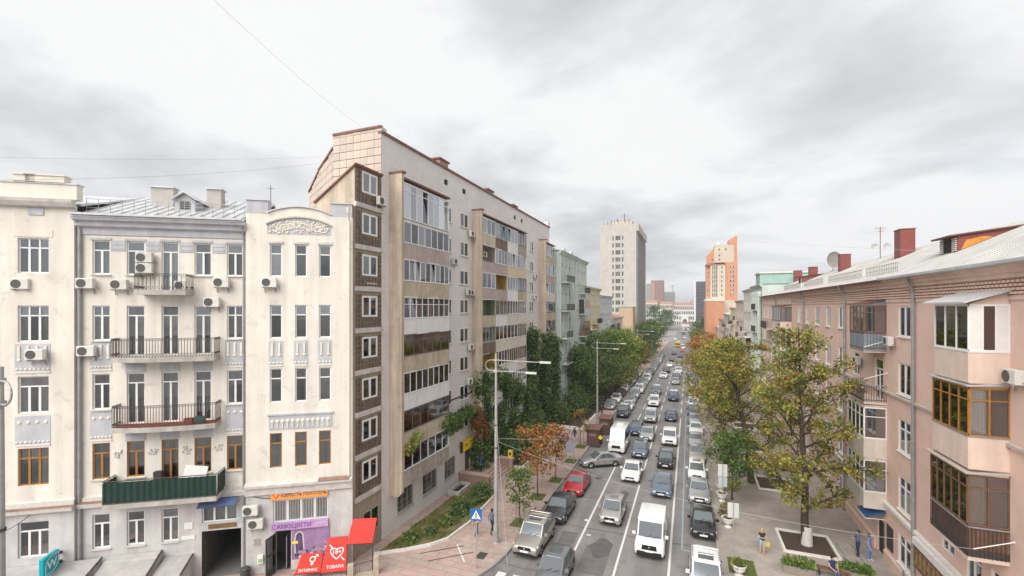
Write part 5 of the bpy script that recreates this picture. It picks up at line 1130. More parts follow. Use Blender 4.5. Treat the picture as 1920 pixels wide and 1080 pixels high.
rhouse('yellow_corner_house', 'pale yellow narrow house in the right row', 138.2, 155, 16.2, YELLOW, [12, 8.4, 4.8, 1.2, -2.2], roof=(1.2, TIN), bal=[(3, 8, 11.4, 'wood'), (9, 14, 7.8, 'iron')])
rhouse('white_gable_house', 'whitish house with dark balconies low in the right row', 155.2, 182, 14.0, OFFW, [10, 6.4, 2.8, -.8], roof=(2, TIN), bal=[(3, 9, 9.4, 'wood'), (12, 20, 5.8, 'wood')])
rhouse('far_cream_house', 'cream house near the bottom of the right row', 182.2, 212, 11.6, BEIGE, [7.6, 4, .4, -2.8], roof=(2, ROSE)); rhouse('last_right_house', 'last low house of the right row before the square', 212.2, 290, 7.6, OFFW, [4, .4, -2.8], roof=(1.6, TIN), pitch=3.2)
# orange tower
o_ = empty('orange_tower', (7.2, 240, 0), 0); tag(o_, 'orange and beige stepped residential tower with slanted top fin', 'tower')
def ob(nm, x0, x1, y0, y1, z0, z1, m): return recalc(MB().box(x0, x1, y0, y1, z0, z1).build(nm, m, o_))
ob('podium', .1, 7.6, -14, 12, -6, 19.0, ORNG); ob('podium_cornice', 0, 7.8, -14.2, 12, 19.003, 20.2, OFFW); ob('podium_wing', 7.62, 14.5, -4, 12, -6, 19.6, BEIGE)
ob('body_beige', 2.6, 9.1, -.6, 10, 19.7, 36.3, BEIGE); ob('body_orange', 9.12, 14.4, 0, 10, 19.7, 37.6, ORNG); ob('body_side', .7, 2.58, .6, 10, 20.3, 37.2, ORNG)
ob('upper_body', 4.4, 13.0, 1, 10, 37.65, 46.2, BEIGE); recalc(MB().prism([(13.02, 37.65), (14.3, 37.65), (14.3, 50.4), (10.6, 48.2), (10.6, 46.25), (13.02, 46.25)], .8, 9, 'y').build('top_fin', ORNG, o_)); recalc(MB().prism([(1.2, 37.3), (4.38, 37.3), (4.38, 45.0), (1.6, 41.5), (1.2, 41.3)], 1.1, 9, 'y').build('sloped_wing', ORNG, o_)); ob('lift_room', 5.2, 6.8, 2, 6, 46.21, 47.8, STW); ob('ledge', .5, 9.2, -.8, 9, 36.31, 36.9, REDBR)
for k in range(7):
    z = 21.2 + k * 2.15
    for x in (3.4, 4.3, 5.1): o = window(o_, x, x + .5, z, z + 1.9, -.62, n=1, tr=0, fw=.05, fm=GREYF, gm=GLF, simple=True, curt=False)
    for x in (7.2,): window(o_, x, x + .7, z + .4, z + 1.6, -.62, n=1, tr=0, fw=.06, gm=GLF, simple=True, curt=False)
    for x in (11.0, 12.2): window(o_, x, x + .8, z + .4, z + 1.7, -.02, n=1, tr=0, fw=.07, gm=GLF, simple=True, curt=False)
    window(o_, 1.2, 1.9, z + .4, z + 1.6, .58, n=1, tr=0, fw=.07, gm=GLF, simple=True, curt=False)
for x, z in ((6.2, 38.6), (6.2, 40.6), (6.2, 43.4), (9.0, 43.4), (3.2, 38.8)): window(o_, x, x + .7, z, z + 1.0, .98, n=1, tr=0, fw=.06, fm=GREYF, gm=GLF, simple=True, curt=False)
# station square and beyond
def far(name, label, cat, x0, x1, Y, zb, zt, wall, D=20, nx=0, nz=0, roofm=None, grp=None, gm=None, ww=.6):
    r = empty(name, (x0, Y, 0), 0); tag(r, label, cat, grp); L_ = x1 - x0
    recalc(MB().box(0, L_, 0, D, zb, zt).build('wall', wall, r))
    if roofm: recalc(MB().prism([(-.3, zt + .01), (D / 2, zt + D * .12), (D + .3, zt + .01)], -.4, L_ + .4, 'x').build('roof', roofm, r))
    if nx:
        me = MB().box(-L_ / nx * ww / 2, L_ / nx * ww / 2, -.06, .0, 0, (zt - zb - 2) / nz * .58).mesh('window', [gm or GLF])
        for i in range(nx):
            for j in range(nz): link('window', me, r, (L_ * (i + .5) / nx, -.01, zb + 1 + (zt - zb - 2) * (j + .2) / nz))
    return r
d_ = far('dark_glass_tower', 'dark glass office tower with white edge beside the orange tower', 'tower', 5.8, 14.6, 420, -4, 37.8, M('dark_curtain_wall', (.10, .10, .115), .25, .2, .2), 14, 7, 16, gm=M('dark_pane', (.075, .08, .095), .1, .2, .5, rand=.3, spec=.6), ww=.85)
recalc(MB().box(-1.3, -.01, -.3, 14, -4, 38.4).build('white_edge', STW, d_)); mb = MB()
for i in range(8): mb.box(.2 + i * 1.1, .9 + i * 1.1, -.2, 13, 37.81, 39.0)
mb.build('roof_plant', STW, d_); MB().box(-1.3, 8.8, -.5, -.31, 2.5, 4.6).build('band', STW, d_); mb = MB()
for i in range(8): mb.box(.1 + i * 1.15, .7 + i * 1.15, -.6, -.2, -4, 4.4)
mb.build('colonnade', STW, d_)
s_ = far('railway_station', 'wide pale station building with a rounded portal arch beyond the square', 'station', -14.3, 5.2, 480, -3, 14.0, OFFW, 25, 12, 3); recalc(MB().box(-.3, 19.8, -.4, 25, 14.003, 14.9).build('cornice', GREYC, s_))
recalc(MB().box(7.6, 14.2, -3, -.05, -3, 8.2).build('portal', STW, s_)); recalc(MB().prism([(8.9, .2)] + [(10.9 + 2.0 * math.cos(t), 2.2 + 2.4 * math.sin(t)) for t in [math.pi - i * math.pi / 12 for i in range(13)]] + [(12.9, .2)], -3.05, -3.0, 'y').build('portal_window', GLF, s_))
recalc(MB().box(8.6, 21, -32, -24, -3, 1.2).build('entrance_hall', STW, s_)); recalc(MB().box(8.4, 21.2, -32.3, -23.8, 1.203, 1.9).build('red_fascia', M('red_fascia', (.50, .05, .06), .5), s_))
far('white_terrace_house', 'white building at the left edge of the station square', 'building', -36, -21, 420, -4, 14.6, STW, 18, 9, 5); far('round_hall', 'low pale hall below the white building by the square', 'building', -30, -19.5, 385, -5, 4.5, OFFW, 14, 6, 2)
for i, (a, b, Y, z, lb) in enumerate([(-52, -36, 600, 22, 'left of three red-roofed long buildings beyond the station'), (-35, -19, 610, 20.5, 'middle of three red-roofed long buildings beyond the station'), (-18, 4, 640, 19, 'right of three red-roofed long buildings beyond the station')]): far('red_roofed_building', lb, 'building', a, b, Y, 0, z, PALEP, 22, 10, 3, ROSE, 'red roofed buildings beyond the station')
r = far('brick_high_rise', 'broad reddish high-rise on the horizon', 'high-rise', -66, -43.6, 900, 5, 66, REDBR, 30, 7, 20); recalc(MB().box(-9.5, -.02, 4, 30, 5, 60).build('lower_wing', GREYC, r)); recalc(MB().box(0, 7, -.5, -.01, 5, 62).build('pale_strip', ROSE, r))
r = far('dark_high_rise', 'dark unfinished high-rise right of the reddish one on the horizon', 'high-rise', -47.4, -26.6, 1000, 8, 47, GREYC, 30, 6, 12); recalc(MB().tube((17, 5, 47), (17, 5, 62), .5).tube((10, 5, 59), (22, 5, 59), .35).build('crane', COPE, r))
for i in range(14):
    x = -15 + i * 6 + random.uniform(-.5, .5); far('horizon_house', 'faint pale house on the far hillside, %s from the left' % ORD[i], 'house', x, x + random.uniform(5, 9), 1100 + random.uniform(0, 260), 12, 22 + random.uniform(0, 9), random.choice([OFFW, PALEP, GREYC]), 14, 3, 3, ROSE if i % 2 else None, 'houses on the far hillside')
# ================================================================ VEHICLES
def paint(name, c, metal=.35, rough=.3): return M('paint_' + name, c, rough, .04, .8, metal=metal, coat=.8, spec=.5)
PT = {'silver': paint('silver', (.46, .46, .47), .6), 'champagne': paint('champagne', (.44, .41, .37), .55), 'black': paint('black', (.016, .017, .02), .2), 'charcoal': paint('charcoal', (.045, .048, .055), .4), 'red': paint('red', (.42, .012, .016), .2), 'white': paint('white', (.74, .74, .73), 0), 'blue': paint('blue', (.07, .10, .18), .5), 'grey': paint('grey', (.20, .205, .215), .5), 'navy': paint('navy', (.03, .04, .09), .4), 'green': paint('green', (.42, .52, .22), .1), 'beige': paint('beige', (.50, .45, .36), .3), 'yellow': paint('yellow', (.72, .47, .03), 0), 'steel blue': paint('steel', (.16, .20, .27), .5)}
CGL = M('car_glass', (.17, .19, .205), .07, 0, metal=.5, spec=.9); TRIM = M('black_trim', (.018, .018, .02), .5, 0); TYRE = M('tyre', (.022, .022, .023), .85, .1, 5); RIMM = M('alloy_rim', (.45, .45, .46), .35, .05, 3, metal=.7); LAMP = M('headlamp', (.70, .72, .74), .12, 0, spec=.8); TAIL = M('tail_lamp', (.35, .012, .012), .2, 0); PLATE = M('plate_white', (.75, .75, .74), .5, 0); CHROME = M('chrome', (.6, .6, .62), .15, 0, metal=.9)
def evalmesh(o):
    dg = bpy.context.evaluated_depsgraph_get(); me = bpy.data.meshes.new_from_object(o.evaluated_get(dg)); return me
def smooth35(me, a=38):
    me.polygons.foreach_set('use_smooth', [True] * len(me.polygons)); me.set_sharp_from_angle(angle=R(a)); return me
SPEC = {
 'sedan': dict(L=4.6, W=1.8, H=1.44, st=[(-.5, .34, .52, .72), (-.493, .26, .64, .87), (-.455, .20, .74, .96), (-.37, .19, .83, 1), (-.22, .19, .93, 1), (-.1, .19, .95, 1), (.1, .19, .96, 1), (.27, .19, .99, 1), (.37, .2, 1.02, .985), (.465, .24, 1.0, .94), (.493, .3, .9, .88), (.5, .4, .74, .74)], gh=(-.225, -.06, .19, .375), belt=.93, roof=1.42, rw=.72, r=.315, wb=(-.305, .29)),
 'hatch': dict(L=3.95, W=1.7, H=1.52, st=[(-.5, .34, .56, .74), (-.492, .26, .70, .88), (-.45, .2, .82, .96), (-.36, .19, .92, 1), (-.26, .19, .98, 1), (-.1, .19, .97, 1), (.15, .19, .99, 1), (.36, .19, 1.02, .99), (.455, .22, 1.02, .95), (.49, .28, .95, .9), (.5, .38, .7, .8)], gh=(-.285, -.09, .33, .465), belt=.96, roof=1.50, rw=.76, r=.30, wb=(-.315, .31)),
 'suv': dict(L=4.55, W=1.86, H=1.72, st=[(-.5, .42, .70, .78), (-.494, .34, .82, .9), (-.455, .27, .93, .97), (-.35, .26, 1.02, 1), (-.22, .26, 1.08, 1), (-.1, .26, 1.08, 1), (.15, .26, 1.09, 1), (.36, .26, 1.11, .99), (.46, .3, 1.12, .96), (.492, .36, 1.06, .92), (.5, .46, .85, .84)], gh=(-.225, -.08, .37, .475), belt=1.06, roof=1.68, rw=.78, r=.36, wb=(-.3, .3)),
 'van': dict(L=4.9, W=1.95, H=1.96, st=[(-.5, .36, .74, .80), (-.494, .26, .92, .92), (-.46, .22, 1.04, .98), (-.40, .21, 1.12, 1), (-.32, .21, 1.2, 1), (-.1, .21, 1.2, 1), (.2, .21, 1.2, 1), (.45, .22, 1.2, .99), (.49, .26, 1.2, .96), (.5, .3, 1.1, .92)], gh=(-.365, -.19, .46, .492), belt=1.17, roof=1.94, rw=.84, r=.33, wb=(-.325, .30)),
 'minibus': dict(L=6.0, W=2.0, H=2.65, st=[(-.5, .36, .80, .80), (-.495, .26, 1.0, .92), (-.47, .22, 1.12, .98), (-.42, .21, 1.22, 1), (-.36, .21, 1.3, 1), (-.1, .21, 1.32, 1), (.2, .21, 1.32, 1), (.45, .22, 1.32, .99), (.49, .26, 1.3, .96), (.5, .3, 1.2, .92)], gh=(-.40, -.27, .47, .493), belt=1.28, roof=2.62, rw=.83, r=.34, wb=(-.33, .28)),
}
def car_meshes(kind):
    s = SPEC[kind]; L_, Wd = s['L'], s['W']; hw = Wd / 2; mb = MB(); rings = []
    for (f, zu, zt, wf) in s['st']:
        w_ = hw * wf; y = f * L_; h = zt - zu
        half = [(.5 * w_, zu), (.93 * w_, zu + .02), (1.0 * w_, zu + .22 * h), (1.0 * w_, zu + .62 * h), (.965 * w_, zu + .86 * h), (.86 * w_, zt - .01), (.45 * w_, zt + .025)]
        ring = [(x, y, z) for x, z in half] + [(-x, y, z) for x, z in reversed(half)]
        rings.append(len(mb.v)); mb.v += ring
    n = 14
    for a, b in zip(rings, rings[1:]):
        for k in range(n): mb.f.append((a + k, b + k, b + (k + 1) % n, a + (k + 1) % n)); mb.m.append(0)
    mb.f.append(tuple(rings[0] + k for k in range(n))); mb.f.append(tuple(rings[-1] + k for k in reversed(range(n)))); mb.m += [0, 0]
    o = recalc(mb.build('tmp', TRIM)); sm = o.modifiers.new('s', 'SUBSURF'); sm.levels = 1; sm.render_levels = 1
    cut = MB()
    for f in s['wb']:
        for sx in (-1, 1): cut.tube((sx * (hw - .24), f * L_, s['r']), (sx * (hw + .2), f * L_, s['r']), s['r'] + .055, n=20)
    co_ = recalc(cut.build('cut', TRIM)); bm_ = o.modifiers.new('b', 'BOOLEAN'); bm_.object = co_; bm_.operation = 'DIFFERENCE'; bm_.solver = 'EXACT'
    me = evalmesh(o); bpy.data.objects.remove(o); bpy.data.objects.remove(co_)
    # cabin
    g = s['gh']; bz, rz = s['belt'], s['roof']; bw, rw = hw * .93, hw * s['rw'] * 1.06
    yb = [g[0] * L_, g[0] * L_ + .35, g[3] * L_ - .3, g[3] * L_]; yt = [g[1] * L_, g[1] * L_ + .25, g[2] * L_ - .25, g[2] * L_]
    bx = [bw * .90, bw, bw, bw * .90]; tx = [rw * .93, rw, rw, rw * .92]; tz = [rz - .045, rz, rz - .005, rz - .06]
    cb_ = MB(); cb_.v = [(bx[i], yb[i], bz - .03) for i in range(4)] + [(-bx[i], yb[i], bz - .03) for i in range(4)] + [(tx[i], yt[i], tz[i]) for i in range(4)] + [(-tx[i], yt[i], tz[i]) for i in range(4)] + [(tx[i] * .5, yt[i] - (.03 if i == 0 else 0), tz[i] + .035) for i in range(4)] + [(-tx[i] * .5, yt[i] - (.03 if i == 0 else 0), tz[i] + .035) for i in range(4)]
    F_ = []
    for i in range(3): F_ += [(i, i + 1, 8 + i + 1, 8 + i), (4 + i + 1, 4 + i, 12 + i, 12 + i + 1), (8 + i, 8 + i + 1, 17 + i, 16 + i), (12 + i + 1, 12 + i, 20 + i, 21 + i), (16 + i, 17 + i, 21 + i, 20 + i)]
    F_ += [(4, 0, 8, 12), (12, 8, 16, 20), (3, 7, 15, 11), (11, 15, 23, 19)]
    cb_.f = F_; cb_.m = [0] * len(F_)
    co2 = recalc(cb_.build('cab', TRIM)); bmv = bmesh.new(); bmv.from_mesh(co2.data); bmesh.ops.bevel(bmv, geom=[e for e in bmv.edges if all(v.co.z > bz + .1 for v in e.verts) and e.calc_length() > .05], offset=.03, segments=2, affect='EDGES', clamp_overlap=True)
    m2 = bpy.data.meshes.new('cab'); bmv.to_mesh(m2); bmv.free(); bpy.data.objects.remove(co2)
    # join into one body mesh
    bj = bmesh.new(); bj.from_mesh(me); bj.from_mesh(m2); body = bpy.data.meshes.new('body'); bj.to_mesh(body); bj.free()
    body.materials.clear(); body.materials.append(TRIM); body.polygons.foreach_set('material_index', [0] * len(body.polygons)); smooth35(body)
    V = [Vector(v) for v in cb_.v]
    def pane(q, name, l=.06, r_=.06, b=.06, t=.06, out_=.012):
        a, b_, c, d = q; ex = (b_ - a); nrm = ex.cross(d - a).normalized(); cen = (a + b_ + c + d) / 4
        if nrm.dot(cen - Vector((0, (g[0] + g[3]) / 2 * L_, (bz + rz) / 2))) < 0: nrm = -nrm
        def at(u, v): return a.lerp(b_, u).lerp(d.lerp(c, u), v) + nrm * out_
        wl = (b_ - a).length; hl = (d - a).length; u0, u1, v0, v1 = l / wl, 1 - r_ / wl, b / hl, 1 - t / hl
        m_ = MB(); P = [at(u0, v0), at(u1, v0), at(u1, v1), at(u0, v1)]; m_.quad(*P); m_.quad(*[p - nrm * .02 for p in reversed(P)])
        for i in range(4): m_.quad(P[i], P[i] - nrm * .02, P[(i + 1) % 4] - nrm * .02, P[(i + 1) % 4])
        return m_.mesh(name, [CGL])
    parts = [('windscreen', pane((V[4], V[0], V[8], V[12]), 'windscreen', .07, .07, .06, .05, .02)), ('rear_window', pane((V[3], V[7], V[15], V[11]), 'rear_window', .09, .09, .08, .05, .014))]
    nm = 2 if kind in ('sedan', 'hatch', 'suv') else 3
    for sd_ in (0, 4):
        A, B_, Cc, Dd = V[sd_ + 0], V[sd_ + 3], V[sd_ + 3 + 8], V[sd_ + 8]
        m0, m1, m2_, m3 = V[sd_ + 1], V[sd_ + 2], V[sd_ + 10], V[sd_ + 9]
        mid_b = m0.lerp(m1, .5); mid_t = m3.lerp(m2_, .45)
        parts.append(('side_window', pane((m0, mid_b, mid_t, m3), 'side_window', .04, .035, .06, .05, .008)))
        if kind != 'van': parts.append(('side_window', pane((mid_b, m1, m2_, mid_t), 'side_window', .035, .05, .06, .05, .008)))
        parts.append(('quarter_window', pane((A, m0, m3, Dd), 'quarter_window', .14 if kind != 'minibus' else .1, .02, .06, .06, .008)))
        if kind in ('suv', 'hatch', 'minibus'): parts.append(('quarter_window', pane((m1, B_, Cc, m2_), 'quarter_window', .04, .12, .08, .06, .008)))
    fy = -L_ / 2; st = s['st']; zt0 = st[2][2]; zu0 = st[1][1]
    lx = hw * .80; lz = zt0 - .10
    for sx in (-1, 1):
        P = [(sx * hw * .93, fy + .20, lz - .07), (sx * hw * .56, fy + .035, lz - .10), (sx * hw * .58, fy + .06, lz + .02), (sx * hw * .93, fy + .32, lz + .07)]
        m_ = MB(); m_.quad(*P); m_.quad(*[(p[0] * .9, p[1] + .1, p[2]) for p in P]); 
        for i in range(4): j = (i + 1) % 4; m_.quad(P[i], P[j], (P[j][0] * .9, P[j][1] + .1, P[j][2]), (P[i][0] * .9, P[i][1] + .1, P[i][2]))
        parts.append(('headlight', m_.mesh('headlight', [LAMP])))
        ry = L_ / 2; tz_ = st[-2][2] - .08
        parts.append(('tail_light', MB().box(sx * hw * .62, sx * hw * .9, ry - .12, ry - .015, tz_ - .16, tz_).mesh('tail_light', [TAIL])))
        parts.append(('mirror', MB().prism([(sx * (hw - .05), g[0] * L_ + .32), (sx * (hw + .17), g[0] * L_ + .36), (sx * (hw + .18), g[0] * L_ + .24), (sx * (hw - .02), g[0] * L_ + .22)], bz + .0, bz + .17, 'z').mesh('mirror', [TRIM])))
    zg = (zu0 + zt0) / 2
    parts.append(('grille', MB().prism([(-hw * .5, zg + .02), (hw * .5, zg + .02), (hw * .46, zt0 - .09), (-hw * .46, zt0 - .09)], fy - .012, fy + .1, 'y').mesh('grille', [TRIM])))
    parts.append(('bumper_intake', MB().prism([(-hw * .62, zu0 + .03), (hw * .62, zu0 + .03), (hw * .55, zu0 + .15), (-hw * .55, zu0 + .15)], fy - .01, fy + .15, 'y').mesh('bumper_intake', [TRIM])))
    parts.append(('number_plate', MB().box(-.26, .26, fy - .03, fy + .02, zg - .11, zg).mesh('number_plate', [PLATE])))
    parts.append(('badge', MB().lathe([(0, -.01), (.05, -.008), (.06, 0)], (0, fy - .012, zt0 - .2), 8, 0, 'y').mesh('badge', [CHROME])))
    mb = MB()
    for x in (-.3, .12): mb.tube((x, g[0] * L_ - .02, bz + .0), (x + .42, g[0] * L_ + .12, bz + .13), .012, n=4)
    parts.append(('wiper', mb.mesh('wiper', [TRIM])))
    for sx in (-1, 1):
        y0 = s['wb'][0] * L_ + s['r'] + .1; y1 = s['wb'][1] * L_ - s['r'] - .1; zu = st[5][1]; h = st[5][2] - zu
        parts.append(('sill_trim', MB().box(sx * (hw - .03), sx * (hw + .012), y0, y1, zu, zu + .11).mesh('sill_trim', [TRIM])))
        for y in (g[0] * L_ + .3, (g[0] + g[2]) / 2 * L_ + .25, g[2] * L_ + .25): parts.append(('door_seam', MB().box(sx * (hw - .02), sx * (hw + .003), y - .008, y + .008, zu + .12, zu + .62 * h).mesh('door_seam', [TRIM])))
        for y in ((g[0] + g[2]) / 2 * L_ + .05, g[2] * L_ + .08): parts.append(('door_handle', MB().box(sx * (hw - .02), sx * (hw + .025), y - .09, y + .09, zu + .66 * h, zu + .70 * h).mesh('door_handle', [TRIM])))
    r = s['r']
    wheel = recalc_mesh(MB().lathe([(r * .62, -.1), (r * .95, -.1), (r, -.07), (r, .07), (r * .95, .1), (r * .62, .1), (r * .6, 0), (r * .62, -.1)], (0, 0, 0), 22, 0, 'x').mesh('tyre', [TYRE]))
    rm = MB().lathe([(0, .07), (r * .2, .075), (r * .25, .05), (r * .62, .05), (r * .62, .085)], (0, 0, 0), 22, 0, 'x')
    for k in range(5): t = k * 1.2566; rm.tube((.07, r * .15 * math.cos(t), r * .15 * math.sin(t)), (.075, r * .58 * math.cos(t), r * .58 * math.sin(t)), .035, .03, 5)
    rm = rm.mesh('rim', [RIMM])
    extra = []
    if kind == 'suv':
        m_ = MB()
        for sx in (-1, 1): m_.path([(sx * rw * .93, yt[0] + .3, rz + .0), (sx * rw * .93, yt[0] + .45, rz + .09), (sx * rw * .93, yt[3] - .3, rz + .08), (sx * rw * .93, yt[3] - .15, rz - .01)], .022)
        for k in range(2): y = yt[0] + .7 + k * .85; m_.tube((-rw * .93, y, rz + .09), (rw * .93, y, rz + .09), .018)
        extra.append(('roof_rack', m_.mesh('roof_rack', [CHROME])))
    if kind in ('suv', 'hatch'): extra.append(('sunroof', MB().box(-rw * .55, rw * .55, yt[0] + .22, yt[0] + .95, rz + .03, rz + .045).mesh('sunroof', [CGL])))
    if kind == 'minibus': extra.append(('roof_vent', MB().box(-.4, .4, .2, 1.2, rz + .03, rz + .14).box(-.3, .3, -1.0, -.4, rz + .03, rz + .09).mesh('roof_vent', [PLATE])))
    if kind in ('suv', 'van'): extra.append(('bumper_cladding', MB().box(-hw * .80, hw * .80, fy - .022, fy + .2, zu0 - .02, zu0 + (.1 if kind == 'suv' else .3)).mesh('bumper_cladding', [TRIM])))
    return dict(body=body, parts=parts, wheel=wheel, rim=rm, extra=extra, s=s)
def recalc_mesh(me):
    bm = bmesh.new(); bm.from_mesh(me); bmesh.ops.recalc_face_normals(bm, faces=bm.faces); bm.to_mesh(me); bm.free(); smooth35(me, 30); return me
CARM = {k: car_meshes(k) for k in SPEC}
NAMES = {'sedan': 'sedan', 'hatch': 'hatchback', 'suv': 'sport_utility_car', 'van': 'van', 'minibus': 'minibus'}
def car(kind, colr, x, yfront, label, rz=0, detail=2, group=None, mirror_paint=True, rear=False, extra=True):
    m = CARM[kind]; s = m['s']; y = yfront + s['L'] / 2
    o = empty(NAMES[kind], (x, y, gz(y) + .004), rz + (math.pi if rear else 0)); o.rotation_euler = (-math.atan(SLOPE) * math.cos(rz) * (-1 if rear else 1), math.atan(SLOPE) * math.sin(rz), rz + (math.pi if rear else 0))
    tag(o, label, {'van': 'van', 'minibus': 'minibus'}.get(kind, 'car'), group)
    def obj_paint(b, i=0): b.material_slots[i].link = 'OBJECT'; b.material_slots[i].material = PT[colr]
    obj_paint(link('body', m['body'], o))
    for n_, me in m['parts']:
        if detail < 2 and n_ in ('badge', 'wiper', 'bumper_intake', 'tail_light', 'quarter_window', 'door_seam', 'sill_trim', 'door_handle') and not (n_ == 'tail_light' and rear): continue
        if detail < 1 and n_ in ('mirror', 'grille', 'number_plate', 'headlight'): continue
        p = link(n_, me, o)
        if n_ == 'mirror' and colr not in ('black',): obj_paint(p)
    if extra and detail:
        for n_, me in m['extra']: link(n_, me, o)
    for f in s['wb']:
        for sx in (-1, 1):
            wl = link('wheel', m['wheel'], o, (sx * (s['W'] / 2 - .115), f * s['L'], s['r']), 0 if sx > 0 else math.pi)
            if detail: link('rim', m['rim'], wl)
    return o
car('suv', 'champagne', -9.95, 28.0, 'champagne off-road car with roof rack parked nearest the corner'); car('sedan', 'charcoal', -9.6, 33.4, 'charcoal sedan parked behind the car with the roof rack'); car('sedan', 'red', -9.5, 39.1, 'bright red sedan parked on the left'); car('sedan', 'silver', -8.75, 46.6, 'silver coupe-like sedan standing askew to the kerb', R(-55))
car('minibus', 'white', -7.75, 53.2, 'white high-roof minibus beside the brown kiosks'); car('hatch', 'blue', -6.55, 62.0, 'small blue car half hidden behind the white minibus')
car('hatch', 'grey', -7.55, 24.9, 'grey hatchback cut off by the bottom of the picture'); car('hatch', 'champagne', -5.55, 34.7, 'pale champagne hatchback in the middle lane'); car('sedan', 'white', -5.2, 44.4, 'white sedan behind the champagne hatchback'); car('hatch', 'steel blue', -5.15, 52.3, 'dusky blue hatchback following the white sedan'); car('sedan', 'silver', -5.0, 59.9, 'silver sedan beside the small blue car'); car('suv', 'silver', -5.35, 70.2, 'silver off-road car in the middle lane'); car('suv', 'white', -5.7, 83, 'white off-road car in the middle lane', detail=1); car('suv', 'grey', -6.1, 95.5, 'grey off-road car in the middle lane', detail=1); car('sedan', 'white', -6.0, 122, 'white sedan far down the middle lane', detail=1)
car('van', 'white', -2.4, 31.0, 'white van with black bumper at the head of the right lane'); car('sedan', 'steel blue', -2.25, 41.7, 'steel blue sedan behind the white van'); car('hatch', 'black', -2.25, 49.7, 'black hatchback in the right lane'); car('suv', 'white', -2.2, 58.6, 'boxy white off-road car in the right lane', extra=False); car('sedan', 'navy', -2.5, 72.5, 'navy sedan in the right lane'); car('suv', 'navy', -2.65, 89.7, 'dark blue off-road car in the right lane', detail=1); car('sedan', 'silver', -2.8, 112, 'silver sedan far down the right lane', detail=1); car('suv', 'charcoal', -2.85, 119.5, 'dark off-road car between two pale cars in the right lane', detail=1)
car('suv', 'white', .95, 26.9, 'white estate car parked at the bottom right kerb', detail=2); car('sedan', 'black', 1.0, 35.0, 'shiny black sedan parked at the right kerb'); car('sedan', 'silver', .85, 41.5, 'silver sedan parked behind the shiny black one'); car('hatch', 'white', .75, 47.1, 'white hatchback parked under the spreading chestnut')
random.seed(21); KN = {'sedan': 'sedan', 'hatch': 'hatchback', 'suv': 'off-road car'}
def rnd(): return random.choice(['sedan', 'sedan', 'hatch', 'suv']), random.choice(['white', 'white', 'silver', 'silver', 'grey', 'black', 'champagne', 'charcoal', 'beige', 'blue'])
for i in range(18):
    k, c = rnd(); c = random.choice(['white', 'silver', 'white', c]); car(k, c, .85 + random.uniform(-.1, .1), 53.3 + i * 5.9 + random.uniform(-.3, .3), '%s %s parked at the right kerb, %s beyond the first white hatchback' % (c, KN[k], ORD[i]), detail=1 if i < 8 else 0, group='cars parked at the right kerb')
for i in range(20):
    k, c = rnd(); k, c = (('suv', 'charcoal'), ('sedan', 'white'), ('sedan', 'silver'), ('suv', 'silver'))[i] if i < 4 else (k, c)
    car(k, c, -9.6 + random.uniform(-.15, .15), 72.0 + i * 5.95 + random.uniform(-.3, .3), '%s %s parked at the left kerb, %s beyond the white minibus' % (c, KN[k], ORD[i]), detail=2 if i < 3 else (1 if i < 8 else 0), group='cars parked at the left kerb')
for i in range(9):
    k, c = rnd(); k, c = (('sedan', 'silver'), ('hatch', 'white'), ('sedan', 'black'))[i] if i < 3 else (k, c)
    car(k, c, -12.35 + random.uniform(-.15, .15), 77.0 + i * 6.3, '%s %s parked on the left pavement, %s of that row' % (c, KN[k], ORD[i]), detail=1 if i < 4 else 0, group='cars parked on the left pavement').location.z += .13
for i, (x, y, k, c, lb) in enumerate([(-2.75, 126, 'sedan', 'white', 'white sedan behind the dark off-road car in the right lane'), (-2.6, 133.5, 'suv', 'white', 'white off-road car in the far traffic, nearest of its right lane'), (-5.8, 134, 'suv', 'black', 'black off-road car in the far traffic'), (-3.0, 143, 'hatch', 'silver', 'silver hatchback in the far traffic'), (-5.5, 150, 'sedan', 'white', 'white sedan in the far traffic left lane'), (-3.0, 157, 'sedan', 'navy', 'navy sedan in the far traffic'), (-5.4, 168, 'suv', 'charcoal', 'charcoal off-road car in the far traffic left lane'), (-2.9, 186, 'sedan', 'black', 'black sedan in the far traffic before the yellow bus'), (-5.6, 198, 'sedan', 'charcoal', 'charcoal sedan just before the yellow bus'), (-2.6, 214, 'hatch', 'red', 'dark red hatchback beside the yellow bus'), (-2.4, 236, 'sedan', 'white', 'white sedan near the foot of the street'), (-3.0, 262, 'suv', 'silver', 'silver car beyond the yellow bus'), (-5.8, 282, 'sedan', 'white', 'white car entering the street from the square')]):
    car(k, c, x, y, lb, detail=0, rear=False, group='far traffic')
# roof of a white car at the bottom left edge
car('hatch', 'white', -16.3, 17.3, 'white hatchback roof peeping in below the red awnings', R(-50)).location.z += .13
for i in range(12):
    k, c = rnd(); x = -8 + (i * 5.3) % 11; y = 318 + i * 9.5
    car(k, c, x, y, '%s %s out on the station square, %s by distance' % (c, KN[k], ORD[i]), R((i * 67) % 180), detail=0, group='cars on the station square')
